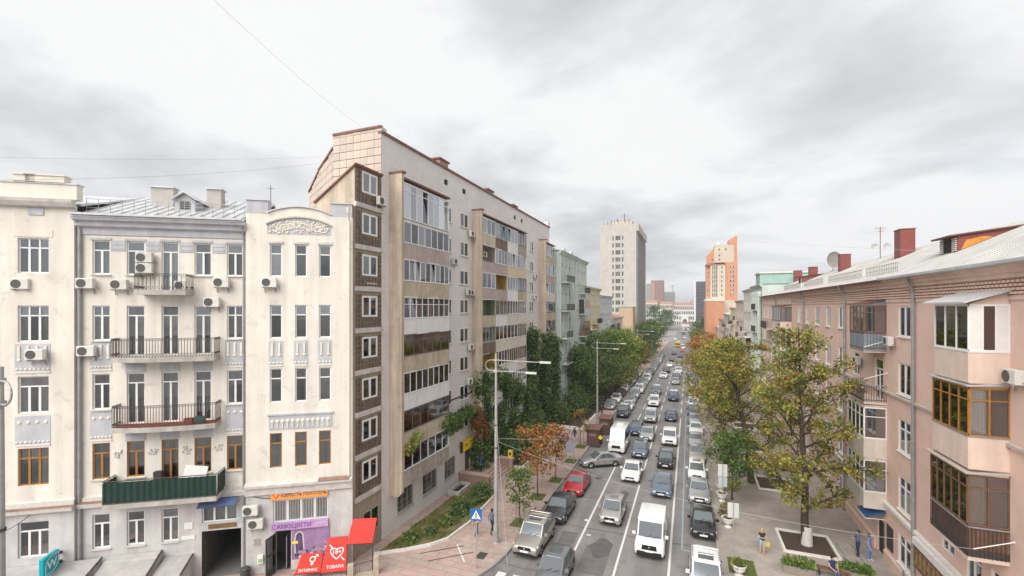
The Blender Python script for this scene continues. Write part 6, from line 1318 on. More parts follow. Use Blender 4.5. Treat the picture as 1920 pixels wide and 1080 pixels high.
# yellow city bus
b = empty('city_bus', (-5.0, 249, gz(249)), 0); tag(b, 'yellow city bus coming up the far end of the street', 'bus')
recalc(MB().prism([(-1.25, .35), (1.25, .35), (1.25, 2.6), (1.1, 3.0), (-1.1, 3.0), (-1.25, 2.6)], -5.5, 5.5, 'y').build('body', PT['yellow'], b)); MB().box(-1.12, 1.12, -5.53, -5.49, 1.35, 2.45).build('windscreen', CGL, b); MB().box(-1.1, 1.1, -5.53, -5.49, .5, .85).build('bumper', TRIM, b)
for sx in (-1, 1):
    MB().box(sx * 1.24, sx * 1.27, -5.0, 5.2, 1.35, 2.4).build('side_window', CGL, b)
    for y in (-3.4, 3.2): MB().lathe([(0, -.13), (.48, -.13), (.48, .13), (0, .13)], (sx * 1.15, y, .48), 14, 0, 'x').build('wheel', TYRE, b)
# ================================================================ VEGETATION
BARK = M('bark', (.075, .058, .045), .95, .35, 6, bump=.6, bscale=18); BARKP = M('pale_bark', (.20, .17, .14), .95, .3, 6)
LIME = M('limewash', (.62, .60, .56), .9, .15, 5)
LG = {'olive': leafmat('leaf_olive', (.22, .225, .058)), 'yellowgreen': leafmat('leaf_yellow_green', (.36, .35, .085)), 'brown': leafmat('leaf_brown', (.22, .115, .032)), 'green': leafmat('leaf_green', (.11, .18, .052)), 'dark': leafmat('leaf_dark', (.085, .155, .055)), 'fresh': leafmat('leaf_fresh', (.19, .28, .06)), 'orange': leafmat('leaf_orange', (.42, .20, .07)), 'rust': leafmat('leaf_rust', (.26, .10, .04)), 'gold': leafmat('leaf_gold', (.33, .24, .05)), 'red': leafmat('leaf_red', (.28, .06, .035)), 'straw': leafmat('dry_grass', (.30, .25, .10))}
def leaf(mb, p, s, m, up=.5):
    "one folded leaf"
    n = Vector((random.gauss(0, 1), random.gauss(0, 1), random.gauss(0, 1) + up * 1.5)); n.normalize()
    a = n.orthogonal(); a.rotate(Matrix.Rotation(random.uniform(0, 6.28), 3, n)); a.normalize(); b = n.cross(a)
    l = s * random.uniform(.7, 1.3); w_ = l * .36; p = Vector(p); i = len(mb.v); d = n * (-l * .12)
    mb.v += [tuple(p), tuple(p + a * l * .5 + b * w_ + d), tuple(p + a * l), tuple(p + a * l * .5 - b * w_ + d)]
    mb.f.append((i, i + 1, i + 2)); mb.f.append((i, i + 2, i + 3)); mb.m += [m, m]
def limb(mb, p, d, ln, r, twigs, level, bend=.35, nseg=4, lean=0):
    pts = [Vector(p)]; d = Vector(d).normalized()
    for k in range(nseg):
        d = (d + Vector((random.gauss(0, bend), random.gauss(0, bend), random.gauss(.06, bend * .6))) * .45).normalized(); pts.append(pts[-1] + d * ln / nseg)
    for k in range(nseg): mb.tube(pts[k], pts[k + 1], max(.008, r * (1 - k / nseg * .75)), max(.006, r * (1 - (k + 1) / nseg * .75)), 6 if r > .04 else 4, cap=False)
    if level == 0: twigs += [(pts[-1], d), (pts[-2], d), ((pts[-1] + pts[-2]) / 2, d)]
    else:
        for k in range(1, nseg + 1):
            for j in range(2 if k < nseg else 3):
                dd = (d + Vector((random.gauss(0, .7), random.gauss(0, .7), random.gauss(.15, .45)))).normalized()
                limb(mb, pts[k], dd, ln * random.uniform(.3, .5), r * .42, twigs, level - 1, bend, 3)
    return pts
def tree(name, label, x, y, H, R_, z0, leaves, nleaf, ls, trunk=.2, nb=14, levels=1, lean=(0, 0), prof=None, bark=None, lime=False, cat='tree', group=None, base=.13, seed=1, clump=.55, sparse_top=0, stakes=False):
    random.seed(seed); bark = bark or BARK
    o = empty(name, (x, y, gz(y) + base)); tag(o, label, cat, group)
    prof = prof or (lambda t: math.sin(math.pi * min(1, .12 + t * .88)) ** .6)
    mb = MB(); twigs = []; n = 9; st = []
    for k in range(n + 1):
        t = k / n; st.append(Vector((lean[0] * t ** 1.3 + random.gauss(0, .035 * H * .12), lean[1] * t ** 1.3 + random.gauss(0, .035 * H * .12), H * .94 * t)) if k else Vector((0, 0, -.15)))
    for k in range(n): mb.tube(st[k], st[k + 1], trunk * (1 - k / n * .85) * (1.25 if k == 0 else 1), trunk * (1 - (k + 1) / n * .85), 9, cap=False)
    for k in range(nb):
        t = (k + random.random()) / nb; z = z0 + (H * .93 - z0) * t; f = z / (H * .94) * n; i = min(n - 1, int(f)); p = st[i].lerp(st[i + 1], f - i)
        az = k * 2.4 + random.uniform(-.4, .4); rr = R_ * prof(t) * random.uniform(.75, 1.1); el = .25 + .65 * t
        limb(mb, p, (math.cos(az), math.sin(az), el), rr * 1.02, trunk * .42 * (1 - t * .6), twigs, levels)
    tr_o = mb.build('trunk', bark, o)
    if lime: MB().lathe([(trunk * 1.34, -.1), (trunk * 1.16, 1.25), (trunk * 1.1, 1.3)], n=12).build('limewash_band', LIME, o)
    cr = MB(); keys = list(leaves); wts = [leaves[k] for k in keys]; per = max(1, nleaf // max(1, len(twigs)))
    for (p, d) in twigs:
        c = random.choices(range(len(keys)), wts)[0]; tz = p.z / H
        m = per if not sparse_top or tz < .7 else int(per * (1 - sparse_top * (tz - .7) / .3))
        cl = clump * random.uniform(.7, 1.2)
        for j in range(m):
            q = p + Vector((random.gauss(0, cl), random.gauss(0, cl), random.gauss(-.08, cl * .7)))
            leaf(cr, q, ls, c if random.random() < .7 else random.choices(range(len(keys)), wts)[0])
    cr.build('crown', [LG[k] for k in keys], o)
    if stakes:
        sk = MB()
        for a in (0, 2.1, 4.2): sk.tube((.45 * math.cos(a), .45 * math.sin(a), 0), (.3 * math.cos(a), .3 * math.sin(a), 1.7), .025, n=5)
        sk.build('stakes', BARKP, o)
    return o
CH = {'olive': 4, 'yellowgreen': 4, 'brown': 1.6, 'green': .8}
tree('chestnut_tree', 'tall chestnut with limewashed trunk in the nearest kerbed pit', 7.65, 37.0, 15.9, 3.3, 2.4, CH, 12500, .215, .27, 26, 1, (-.6, 0), prof=lambda t: .55 + .45 * math.sin(3.1 * t + .6) if t < .6 else .78 - .45 * (t - .6) / .4, lime=True, seed=12, clump=.24, sparse_top=.8, group='chestnuts on the right pavement')
tree('chestnut_tree', 'spreading chestnut leaning out over the parked cars', 5.6, 48.8, 13.8, 4.4, 3.0, {'olive': 4, 'yellowgreen': 4.5, 'brown': 1.4, 'gold': .8, 'green': 1.4}, 13500, .22, .28, 26, 1, (-2.2, 0), seed=5, clump=.29, group='chestnuts on the right pavement')
tree('chestnut_tree', 'yellowing chestnut behind the spreading one', 4.2, 61.5, 11.0, 3.2, 2.8, {'olive': 3, 'yellowgreen': 4, 'gold': 2, 'brown': 1}, 4800, .27, .24, 20, 1, (-.8, 0), seed=6, clump=.4, group='chestnuts on the right pavement')
tree('chestnut_tree', 'third chestnut down the right pavement beside the pink house', 4.4, 74.5, 10.5, 3.2, 2.8, {'olive': 3, 'yellowgreen': 3, 'gold': 1.5, 'brown': 1.5}, 4500, .36, .24, 20, 1, (-.4, 0), seed=8, clump=.5, group='chestnuts on the right pavement')
tree('linden_tree', 'small dark green tree under the spreading chestnut', 3.5, 43.6, 5.6, 1.9, 2.0, {'green': 5, 'dark': 3, 'olive': 1}, 2800, .24, .08, 16, 1, (0, 0), seed=9, clump=.4)
for i, (x, y, H, c, lb) in enumerate([(4.6, 88, 11, {'gold': 3, 'orange': 2, 'olive': 2}, 'golden tree on the right pavement past the chestnuts'), (4.2, 103, 10.5, {'orange': 3, 'rust': 2, 'gold': 2}, 'orange tree on the right beside the green corner house'), (3.8, 124, 10.5, {'orange': 4, 'rust': 2, 'brown': 1}, 'deep orange tree on the right beyond the first orange one'), (3.9, 146, 10, {'orange': 3, 'gold': 1, 'brown': 2}, 'brownish orange tree further down on the right'), (3.9, 172, 10, {'olive': 3, 'green': 3}, 'olive tree low on the right'), (3.9, 200, 10, {'rust': 2, 'olive': 3}, 'rusty tree at the foot of the street on the right')]):
    tree('street_tree', lb, x, y, H, 3.4, 2.5, c, 3600, .42, .16, 16, 1, seed=30 + i, clump=.6, group='street trees on the right')
# left pavement
tree('young_tree', 'young green tree in the pit beside the car with roof rack', -11.95, 32.7, 4.1, 1.05, 1.5, {'green': 5, 'olive': 2, 'dark': 2}, 900, .22, .045, 14, 1, seed=14, clump=.22, stakes=True, group='young street trees on the left')
tree('young_tree', 'larger orange-leaved young tree on the left pavement', -12.25, 38.0, 6.1, 1.75, 2.1, {'orange': 5, 'rust': 3, 'gold': 1, 'olive': 1}, 1700, .24, .06, 18, 1, seed=15, clump=.32, group='young street trees on the left')
tree('young_tree', 'slender orange young tree behind the larger one', -11.85, 42.5, 5.4, 1.1, 2.0, {'orange': 4, 'rust': 4, 'brown': 2}, 800, .24, .05, 14, 1, seed=16, clump=.28, group='young street trees on the left')
tree('young_tree', 'thin half-bare young tree by the brown kiosks', -12.1, 54.4, 4.5, 1.0, 2.0, {'brown': 3, 'gold': 3, 'olive': 1}, 380, .22, .04, 12, 1, seed=17, clump=.25, stakes=True, group='young street trees on the left')
BT = [(-16.4, 79.5, 5.2, 2.0, {'fresh': 5, 'green': 2}, 'fresh light green small tree at the edge of the left grove', 1500, .34), (-16.8, 76, 10.0, 3.8, {'dark': 5, 'green': 3}, 'dark green tree at the near end of the left grove', 4500, .4), (-15.6, 84, 11.5, 4.4, {'dark': 4, 'green': 4, 'olive': 1}, 'broad dark tree behind the fresh green one', 5000, .42), (-14.6, 94, 12.5, 4.6, {'fresh': 3, 'green': 3, 'yellowgreen': 2}, 'yellow-green tree in the middle of the left grove', 4800, .45), (-14.0, 103, 12.5, 4.6, {'fresh': 4, 'yellowgreen': 3, 'green': 2}, 'bright yellow-green tree over the parked cars', 4600, .46), (-14.2, 116, 11, 4.0, {'green': 4, 'fresh': 2, 'olive': 2}, 'mid green tree beyond the bright one on the left', 3600, .48), (-14.0, 137, 9, 3.2, {'rust': 4, 'brown': 2, 'fresh': 2}, 'reddish tree far down on the left', 3000, .5), (-14.2, 160, 12, 4.8, {'green': 4, 'dark': 2}, 'green tree by the foot of the tower', 3200, .55), (-14.5, 178, 13, 5.2, {'green': 4, 'dark': 2, 'olive': 2}, 'large green tree past the tower', 3200, .6), (-15, 205, 12, 5, {'green': 3, 'brown': 2, 'olive': 2}, 'brownish green tree near the square on the left', 2800, .65)]
for i, (x, y, H, r, c, lb, nl, ls) in enumerate(BT): tree('grove_tree', lb, x, y, H, r, 2.0, c, nl, ls, .05 * r, 18, 1, seed=50 + i, clump=.7, group='trees of the left grove')
for i, (x, y, H, r, lb) in enumerate([(-27, 400, 20, 8, 'left of two dark trees in front of the station'), (-17, 410, 16, 7, 'right of two dark trees in front of the station'), (-25, 330, 11, 6, 'bushy tree on the slope before the white hall'), (-19, 345, 9, 5, 'small tree on the slope before the white hall'), (7, 360, 9, 5, 'small tree at the right edge of the square'), (9.5, 300, 16, 3, 'tall dark narrow tree in front of the dark glass tower')]):
    tree('square_tree', lb, x, y, H, r, 2, {'dark': 4, 'green': 2}, 1500, 1.1, .3, 16, 1, seed=80 + i, clump=1.1, base=0, group='trees round the station square')
# climbing and shrub masses
def foliage(name, label, cat, blobs, per, ls, leaves, group=None, core=True, fill=.25):
    c0 = Vector(blobs[0][0]); o = empty(name, (c0.x, c0.y, gz(c0.y) + .15)); tag(o, label, cat, group); base = Vector(o.location)
    mb = MB(); keys = list(leaves); wts = [leaves[k] for k in keys]; co2 = MB()
    tot = sum((r[0] * r[1] * r[2]) ** .66 for c, r in blobs)
    for c, r in blobs:
        c = Vector(c) - base; n = int(per * (r[0] * r[1] * r[2]) ** .66 / tot)
        for j in range(n):
            v = Vector((random.gauss(0, 1), random.gauss(0, 1), random.gauss(0, 1))).normalized(); k = 1 - abs(random.gauss(0, fill)) + random.uniform(-.02, .12)
            k *= 1 + .28 * mnoise.noise((c + v * 2.3) * .9); p = c + Vector((v.x * r[0] * k, v.y * r[1] * k, v.z * r[2] * k))
            if p.z < 0: continue
            m = random.choices(range(len(keys)), wts)[0]
            if mnoise.noise(p * .8) > .25: m = 0
            leaf(mb, p, ls, m, .6)
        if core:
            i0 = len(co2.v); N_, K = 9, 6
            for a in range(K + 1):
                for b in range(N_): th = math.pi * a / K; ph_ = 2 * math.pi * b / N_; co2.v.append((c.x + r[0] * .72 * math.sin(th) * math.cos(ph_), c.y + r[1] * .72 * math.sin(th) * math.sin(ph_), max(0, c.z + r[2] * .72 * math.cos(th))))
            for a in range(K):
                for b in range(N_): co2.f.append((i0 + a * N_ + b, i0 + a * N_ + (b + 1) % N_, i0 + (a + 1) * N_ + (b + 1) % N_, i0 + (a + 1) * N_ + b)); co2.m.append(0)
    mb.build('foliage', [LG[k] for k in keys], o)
    if core: co2.build('dark_core', M('core_fill', (.03, .05, .02), 1, .4, 3), o)  # solid dark blobs inside the leaves, blocking the view through
    return o
random.seed(90)
IV = {'dark': 4, 'green': 5, 'fresh': 1.2}
bl = [((-19.3, 41.6 + random.uniform(-.6, 1.2), z), (1.0, 1.3, 1.2)) for z in (1, 2.5, 4, 5.5, 7, 8.2, 9.3)] + [((-19.2, 44 + i * 1.7, 2 + (i * 37 % 5) * 1.35), (1.1, 1.6, 1.9)) for i in range(7)] + [((-19.1, 44.5 + i * 2.2, 8.6 - i * .55 + random.uniform(-.6, .6)), (.9, 1.3, 1.3)) for i in range(6)]
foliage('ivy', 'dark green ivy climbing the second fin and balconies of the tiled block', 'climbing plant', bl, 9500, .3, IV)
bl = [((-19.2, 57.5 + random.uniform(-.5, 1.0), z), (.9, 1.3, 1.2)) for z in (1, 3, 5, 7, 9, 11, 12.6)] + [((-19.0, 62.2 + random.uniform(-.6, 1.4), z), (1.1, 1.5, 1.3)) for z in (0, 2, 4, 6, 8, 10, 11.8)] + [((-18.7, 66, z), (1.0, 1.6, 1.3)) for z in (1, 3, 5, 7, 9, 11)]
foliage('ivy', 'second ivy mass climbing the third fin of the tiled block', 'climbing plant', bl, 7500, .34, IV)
foliage('vine', 'green vine hanging over a low balcony end beside the yellow sign', 'climbing plant', [((-19.2, 34.2, 6.6), (.8, 1.5, .9)), ((-19.4, 36.2, 6.2), (.7, 1.4, .8)), ((-19.4, 38.6, 6.6), (.6, 1.2, .7))], 1500, .26, {'green': 5, 'dark': 3, 'fresh': 1}, core=False)
foliage('vine', 'reddish withered vine beside the green one at the second fin', 'climbing plant', [((-19.1, 40.3, 5.6), (.7, .8, 1.3)), ((-19.0, 41.2, 4.4), (.7, .9, 1.0))], 900, .24, {'rust': 4, 'brown': 3, 'olive': 2}, core=False)
foliage('balcony_plants', 'yellow-green plants spilling from the lowest balconies of the first stack', 'plant', [((-18.8, 28.2, 6.3), (.45, .5, .5)), ((-18.75, 29.1, 6.75), (.4, .6, .4))], 420, .2, {'fresh': 3, 'gold': 2, 'yellowgreen': 3}, core=False)
SH = {'dark': 4, 'green': 5, 'fresh': 1.2, 'olive': 1}
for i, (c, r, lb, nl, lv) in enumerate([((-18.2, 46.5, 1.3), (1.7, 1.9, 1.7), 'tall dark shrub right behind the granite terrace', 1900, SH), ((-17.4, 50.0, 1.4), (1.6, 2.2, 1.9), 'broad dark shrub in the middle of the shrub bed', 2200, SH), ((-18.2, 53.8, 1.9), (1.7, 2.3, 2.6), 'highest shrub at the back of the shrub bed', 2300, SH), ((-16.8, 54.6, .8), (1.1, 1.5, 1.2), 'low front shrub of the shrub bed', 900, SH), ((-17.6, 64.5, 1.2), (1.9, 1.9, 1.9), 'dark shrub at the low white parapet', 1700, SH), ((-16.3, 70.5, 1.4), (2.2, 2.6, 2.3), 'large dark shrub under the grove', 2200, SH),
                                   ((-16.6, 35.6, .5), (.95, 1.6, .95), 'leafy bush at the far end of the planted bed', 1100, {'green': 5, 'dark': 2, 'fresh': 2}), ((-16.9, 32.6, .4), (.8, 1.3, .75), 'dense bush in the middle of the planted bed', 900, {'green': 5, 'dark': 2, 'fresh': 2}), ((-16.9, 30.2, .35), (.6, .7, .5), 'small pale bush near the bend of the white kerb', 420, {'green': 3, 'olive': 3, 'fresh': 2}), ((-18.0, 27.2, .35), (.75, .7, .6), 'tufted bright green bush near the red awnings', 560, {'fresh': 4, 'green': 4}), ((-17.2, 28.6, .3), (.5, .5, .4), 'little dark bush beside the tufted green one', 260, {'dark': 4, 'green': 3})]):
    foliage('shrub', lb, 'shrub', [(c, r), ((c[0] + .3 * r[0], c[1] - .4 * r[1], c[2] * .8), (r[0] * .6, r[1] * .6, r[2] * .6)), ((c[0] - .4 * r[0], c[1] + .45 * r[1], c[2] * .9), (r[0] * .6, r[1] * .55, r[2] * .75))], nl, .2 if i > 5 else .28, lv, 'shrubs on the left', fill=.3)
# grass of the planted bed
def grass(name, label, poly, n, h, leaves):
    mb = MB(); xs = [p[0] for p in poly]; ys = [p[1] for p in poly]; keys = list(leaves); wts = [leaves[k] for k in keys]; cnt = 0
    def inside(x, y):
        c = False
        for (x1, y1), (x2, y2) in zip(poly, poly[1:] + poly[:1]):
            if (y1 > y) != (y2 > y) and x < (x2 - x1) * (y - y1) / (y2 - y1) + x1: c = not c
        return c
    while cnt < n:
        x, y = random.uniform(min(xs), max(xs)), random.uniform(min(ys), max(ys))
        if not inside(x, y): continue
        cnt += 1
        if mnoise.noise(Vector((x, y, 0)) * .9) < -.12: continue
        a = random.uniform(0, 6.28); hh = h * random.uniform(.4, 1.3) * (1 + mnoise.noise(Vector((x, y, 5)) * .7)); dx_, dy_ = math.cos(a) * .03, math.sin(a) * .03; lx, ly = random.gauss(0, .35) * hh, random.gauss(0, .35) * hh; z = gz(y) + .2; i = len(mb.v)
        mb.v += [(x - dx_, y - dy_, z), (x + dx_, y + dy_, z), (x + lx, y + ly, z + hh)]; mb.f.append((i, i + 1, i + 2)); mb.m.append(random.choices(range(len(keys)), wts)[0])
    o = stuff(mb.build(name, [LG[k] for k in keys])); o['label'] = label; o['category'] = 'grass'
grass('grass', 'patchy dry grass and weeds in the planted bed', bedpts, 9000, .2, {'straw': 4, 'olive': 3, 'fresh': 2, 'green': 2})
# ================================================================ STREET FURNITURE
LAMPG = M('galvanised_post', (.42, .41, .39), .55, .2, 2, metal=.3, streak=.15); LEDH = M('lamp_head', (.55, .55, .54), .5, .1, 2)
def lamp(x, y, h, label, side=1, base=.13, arms=(3.3, 2.3), group='street lamps'):
    o = empty('street_lamp', (x, y, gz(y) + base)); tag(o, label, 'street lamp', group)
    MB().tube((0, 0, 0), (0, 0, .9), .19, .19, 14).lathe([(.26, 0), (.26, .06), (.2, .1)], n=14).build('base', LAMPG, o); MB().tube((0, 0, .9), (0, 0, 1.4), .19, .15, 12).tube((0, 0, 1.4), (0, 0, h), .15, .075, 12).build('pole', LAMPG, o)
    zu, zl = h - .45, h - 1.2; m = MB(); hoop = [(0, -.05, zu)] + [(-side * (.35 + .42 * math.sin(math.pi * k / 8)), -.05, (zu + zl) / 2 + (zu - zl) / 2 * math.cos(math.pi * k / 8)) for k in range(9)] + [(0, -.05, zl)]
    m.path(hoop, .035, 6).tube((0, -.05, zu), (side * arms[0], -.05, zu - .02), .04, .032, 6).tube((0, -.05, zl), (side * arms[1], -.05, zl + .02), .04, .032, 6).box(-.13, .13, -.15, .1, zl - .1, zl + .1).box(-.1, .1, -.12, .1, zu - .08, zu + .08)
    m.build('arm', LAMPG, o)
    for a, z in zip(arms, (zu, zl)):
        x0 = side * a; recalc(MB().prism([(x0 - side * .1, -.15), (x0 - side * .1, .05), (x0 + side * .65, .0), (x0 + side * .65, -.1)], z - .07, z + .06, 'z').build('lamp_head', LEDH, o))
    for k, zz in enumerate((h * .5, h * .62)): MB().lathe([(.13, 0), (.135, .05), (.13, .1)], (0, 0, zz), 10).build('clamp', MAN, o)
    return o
lamp(-12.42, 29.2, 13.1, 'tall street lamp with two arms nearest the crossing'); lamp(-11.9, 64.1, 12.4, 'street lamp beside the brown kiosks'); lamp(-20.75, 7.9, 14.0, 'street lamp pole cut by the left picture edge', side=-1); lamp(-11.9, 118, 12.4, 'street lamp at the far end of the left grove'); lamp(-12.2, 172, 12.4, 'street lamp past the tower')
# crossing sign
BLUES = M('sign_blue', (.02, .13, .42), .4, .05, 2); SGB = M('sign_back_grey', (.62, .62, .61), .5, .12, 2, metal=.2)
o = empty('crossing_sign', (-12.32, 25.83, gz(25.8) + .13), R(14)); tag(o, 'square blue pedestrian crossing sign on a thin post', 'road sign')
MB().tube((0, 0, 0), (0, 0, 3.75), .035).build('post', LAMPG, o); MB().box(-.36, .36, -.07, -.045, 3.0, 3.72).build('plate', BLUES, o); MB().prism([(-.29, 3.1), (.29, 3.1), (0, 3.64)], -.078, -.071, 'y').build('triangle', WHP, o)
m = MB().lathe([(0, -.003), (.045, 0)], (0.0, -.083, 3.47), 8, 0, 'y')
for a, b, r in (((0, 3.42), (-.01, 3.28), .028), ((-.01, 3.28), (-.1, 3.14), .02), ((-.01, 3.28), (.08, 3.14), .02), ((0, 3.4), (-.1, 3.31), .016), ((0, 3.4), (.09, 3.33), .016)): m.tube((a[0], -.084, a[1]), (b[0], -.084, b[1]), r, n=5)
for k in range(4): m.box(-.2 + k * .11, -.14 + k * .11, -.082, -.0785, 3.105, 3.135)
m.build('pictogram', TRIM, o)
o = empty('signal_box', (-16.0, 41.2, gz(41) + .13), 0); tag(o, 'yellow signal box on a thin post by the terrace', 'signal'); MB().tube((0, 0, 0), (0, 0, 2.0), .04).build('post', LAMPG, o); MB().box(-.22, .22, -.12, .12, 2.0, 2.75).build('case', M('signal_yellow', (.62, .44, .06), .5), o); MB().box(-.1, .1, -.14, -.121, 2.3, 2.55).build('lens', TRIM, o)
o = empty('information_board', (-11.95, 48.2, gz(48) + .13), R(18)); tag(o, 'grey back of a tall information board between young trees', 'sign'); MB().tube((-.45, 0, 0), (-.45, 0, 2.7), .03).tube((.45, 0, 0), (.45, 0, 2.7), .03).build('post', LAMPG, o); MB().box(-.62, .62, -.06, -.02, 1.0, 2.75).build('board', M('board_back', (.30, .32, .36), .5, .12, 2), o)
for i, (x, y, h, two, lb) in enumerate([(2.8, 33.9, 3.35, 0, 'nearer white sign back on a post at the right kerb'), (2.56, 40.4, 3.95, 1, 'farther post with two white sign backs at the right kerb')]):
    o = empty('road_sign', (x, y, gz(y) + .13), R(6)); tag(o, lb, 'road sign', 'road signs seen from behind'); MB().tube((0, 0, 0), (0, 0, h), .03).build('post', LAMPG, o); bevel(MB().box(-.35, .35, .04, .065, h - 1.05, h - .05).build('plate', SGB, o), .01)
    if two: MB().box(-.33, .33, .042, .062, h - 1.85, h - 1.1).build('plate', M('sign_back_blue_grey', (.42, .46, .50), .5), o)
# brown kiosks
KB = M('kiosk_brown', (.125, .07, .06), .6, .2, 2, streak=.15); KR = M('kiosk_roof', (.20, .10, .085), .6, .15, 2)
for x, y, lb in ((-10.75, 55.1, 'nearer brown metal kiosk with a yellow diamond sticker'), (-10.4, 61.4, 'farther brown metal kiosk behind the first')):
    o = empty('metal_kiosk', (x, y, gz(y)), 0); tag(o, lb, 'kiosk', 'brown kiosks'); recalc(MB().box(-.75, .75, 0, 2.3, .08, 2.1).build('body', KB, o)); recalc(MB().prism([(-.95, 2.1), (.85, 2.15), (.85, 2.25), (-.95, 2.2)], -.2, 2.5, 'y').build('roof', KR, o))
    m = MB()
    for k in range(9): m.box(-.68, .68, -.03, -.002, .25 + k * .2, .34 + k * .2)
    m.build('shutter_slat', KB, o)
    m = MB()
    for k in range(2): m.box(-.5, .4, -.04, -.032, 1.55 - k * .16, 1.62 - k * .16)
    m.build('faded_lettering', M('faded_print', (.35, .28, .26), .7), o)
    if y < 58: MB().prism([(.9, 1.0), (1.18, 1.3), (.9, 1.6), (.62, 1.3)], -.05, -.045, 'y').build('yellow_sticker', YEL, o)
# urns
URN = M('white_urn', (.70, .68, .65), .7, .14, 4)
def urn(x, y, label, lv, n, h=.35, sc=1.0):
    o = empty('flower_urn', (x, y, gz(y) + .13)); tag(o, label, 'flower urn', 'white flower urns'); o.scale = (sc,) * 3
    recalc(MB().lathe([(0, 0), (.26, 0), (.27, .06), (.15, .14), (.14, .2), (.34, .38), (.40, .62), (.45, .66), (.45, .72), (.36, .72), (.34, .6), (0, .58)], n=18).build('bowl', URN, o)); MB().lathe([(0, .64), (.35, .63)], n=14).build('soil', SOIL, o)
    m = MB(); keys = list(lv)
    for j in range(n):
        a = random.uniform(0, 6.28); r = .36 * random.random() ** .5; leaf(m, (r * math.cos(a), r * math.sin(a), .66 + h * random.random() * (1 - r)), .16, random.choices(range(len(keys)), [lv[k] for k in keys])[0])
    if n: stuff(m.build('plant', [LG[k] for k in keys], o))
urn(2.86, 31.0, 'nearest white flower urn, full of reddish green plants', {'fresh': 3, 'rust': 2, 'green': 3}, 420, .4); urn(2.75, 37.9, 'white flower urn beside the nearer sign post', {'olive': 2, 'brown': 2}, 60, .2); urn(2.66, 43.0, 'nearly empty white urn before the farther sign post', {'olive': 2}, 25, .15); urn(2.7, 45.4, 'farthest of the white urns at the right kerb', {'brown': 2}, 25, .15)
random.seed(44)
foliage('shrub', 'round brownish bush behind the second urn', 'shrub', [((2.75, 39.7, .5), (.5, .5, .5))], 260, .18, {'olive': 3, 'brown': 2}, core=False); foliage('shrub', 'olive bush on a thin stem by the urns', 'shrub', [((3.5, 42.2, 1.8), (.6, .6, .6))], 300, .18, {'olive': 3, 'green': 2}, core=False)
PLB = M('planter_box', (.26, .22, .19), .8, .2, 3)
for x, y, lb in ((6.35, 32.7, 'rectangular planter of green plants below the tree pit'), (9.5, 33.3, 'planter of green plants by the seated person')):
    o = empty('plant_box', (x, y, gz(y) + .13), R(-8)); tag(o, lb, 'planter', 'rectangular planters'); MB().box(-.85, .85, -.4, .4, 0, .5).build('box', PLB, o); m = MB()
    for j in range(420): leaf(m, (random.uniform(-.8, .8), random.uniform(-.38, .38), .5 + random.uniform(0, .3)), .22, random.choice([0, 0, 1]))
    m.build('plant', [LG['green'], LG['fresh']], o)
o = empty('bench', (8.2, 33.0, gz(33) + .13), R(-8)); tag(o, 'low bench at the bottom edge where a person sits', 'bench')
for k in range(4): MB().box(-.85, .85, -.22 + k * .115, -.13 + k * .115, .42, .46).build('slat', OLDW, o)
for s in (-.7, .7): MB().box(s - .04, s + .04, -.2, .2, 0, .42).build('leg', MAN, o)
o = empty('wall_lamp', PF(px_(33.6), -.0, .1), PF.rz); tag(o, 'small round dark fitting on the pink plinth', 'fitting'); MB().lathe([(0, -.16), (.22, -.14), (.26, 0)], (0, 0, .6), 12, 0, 'y').build('shade', ZINC, o)

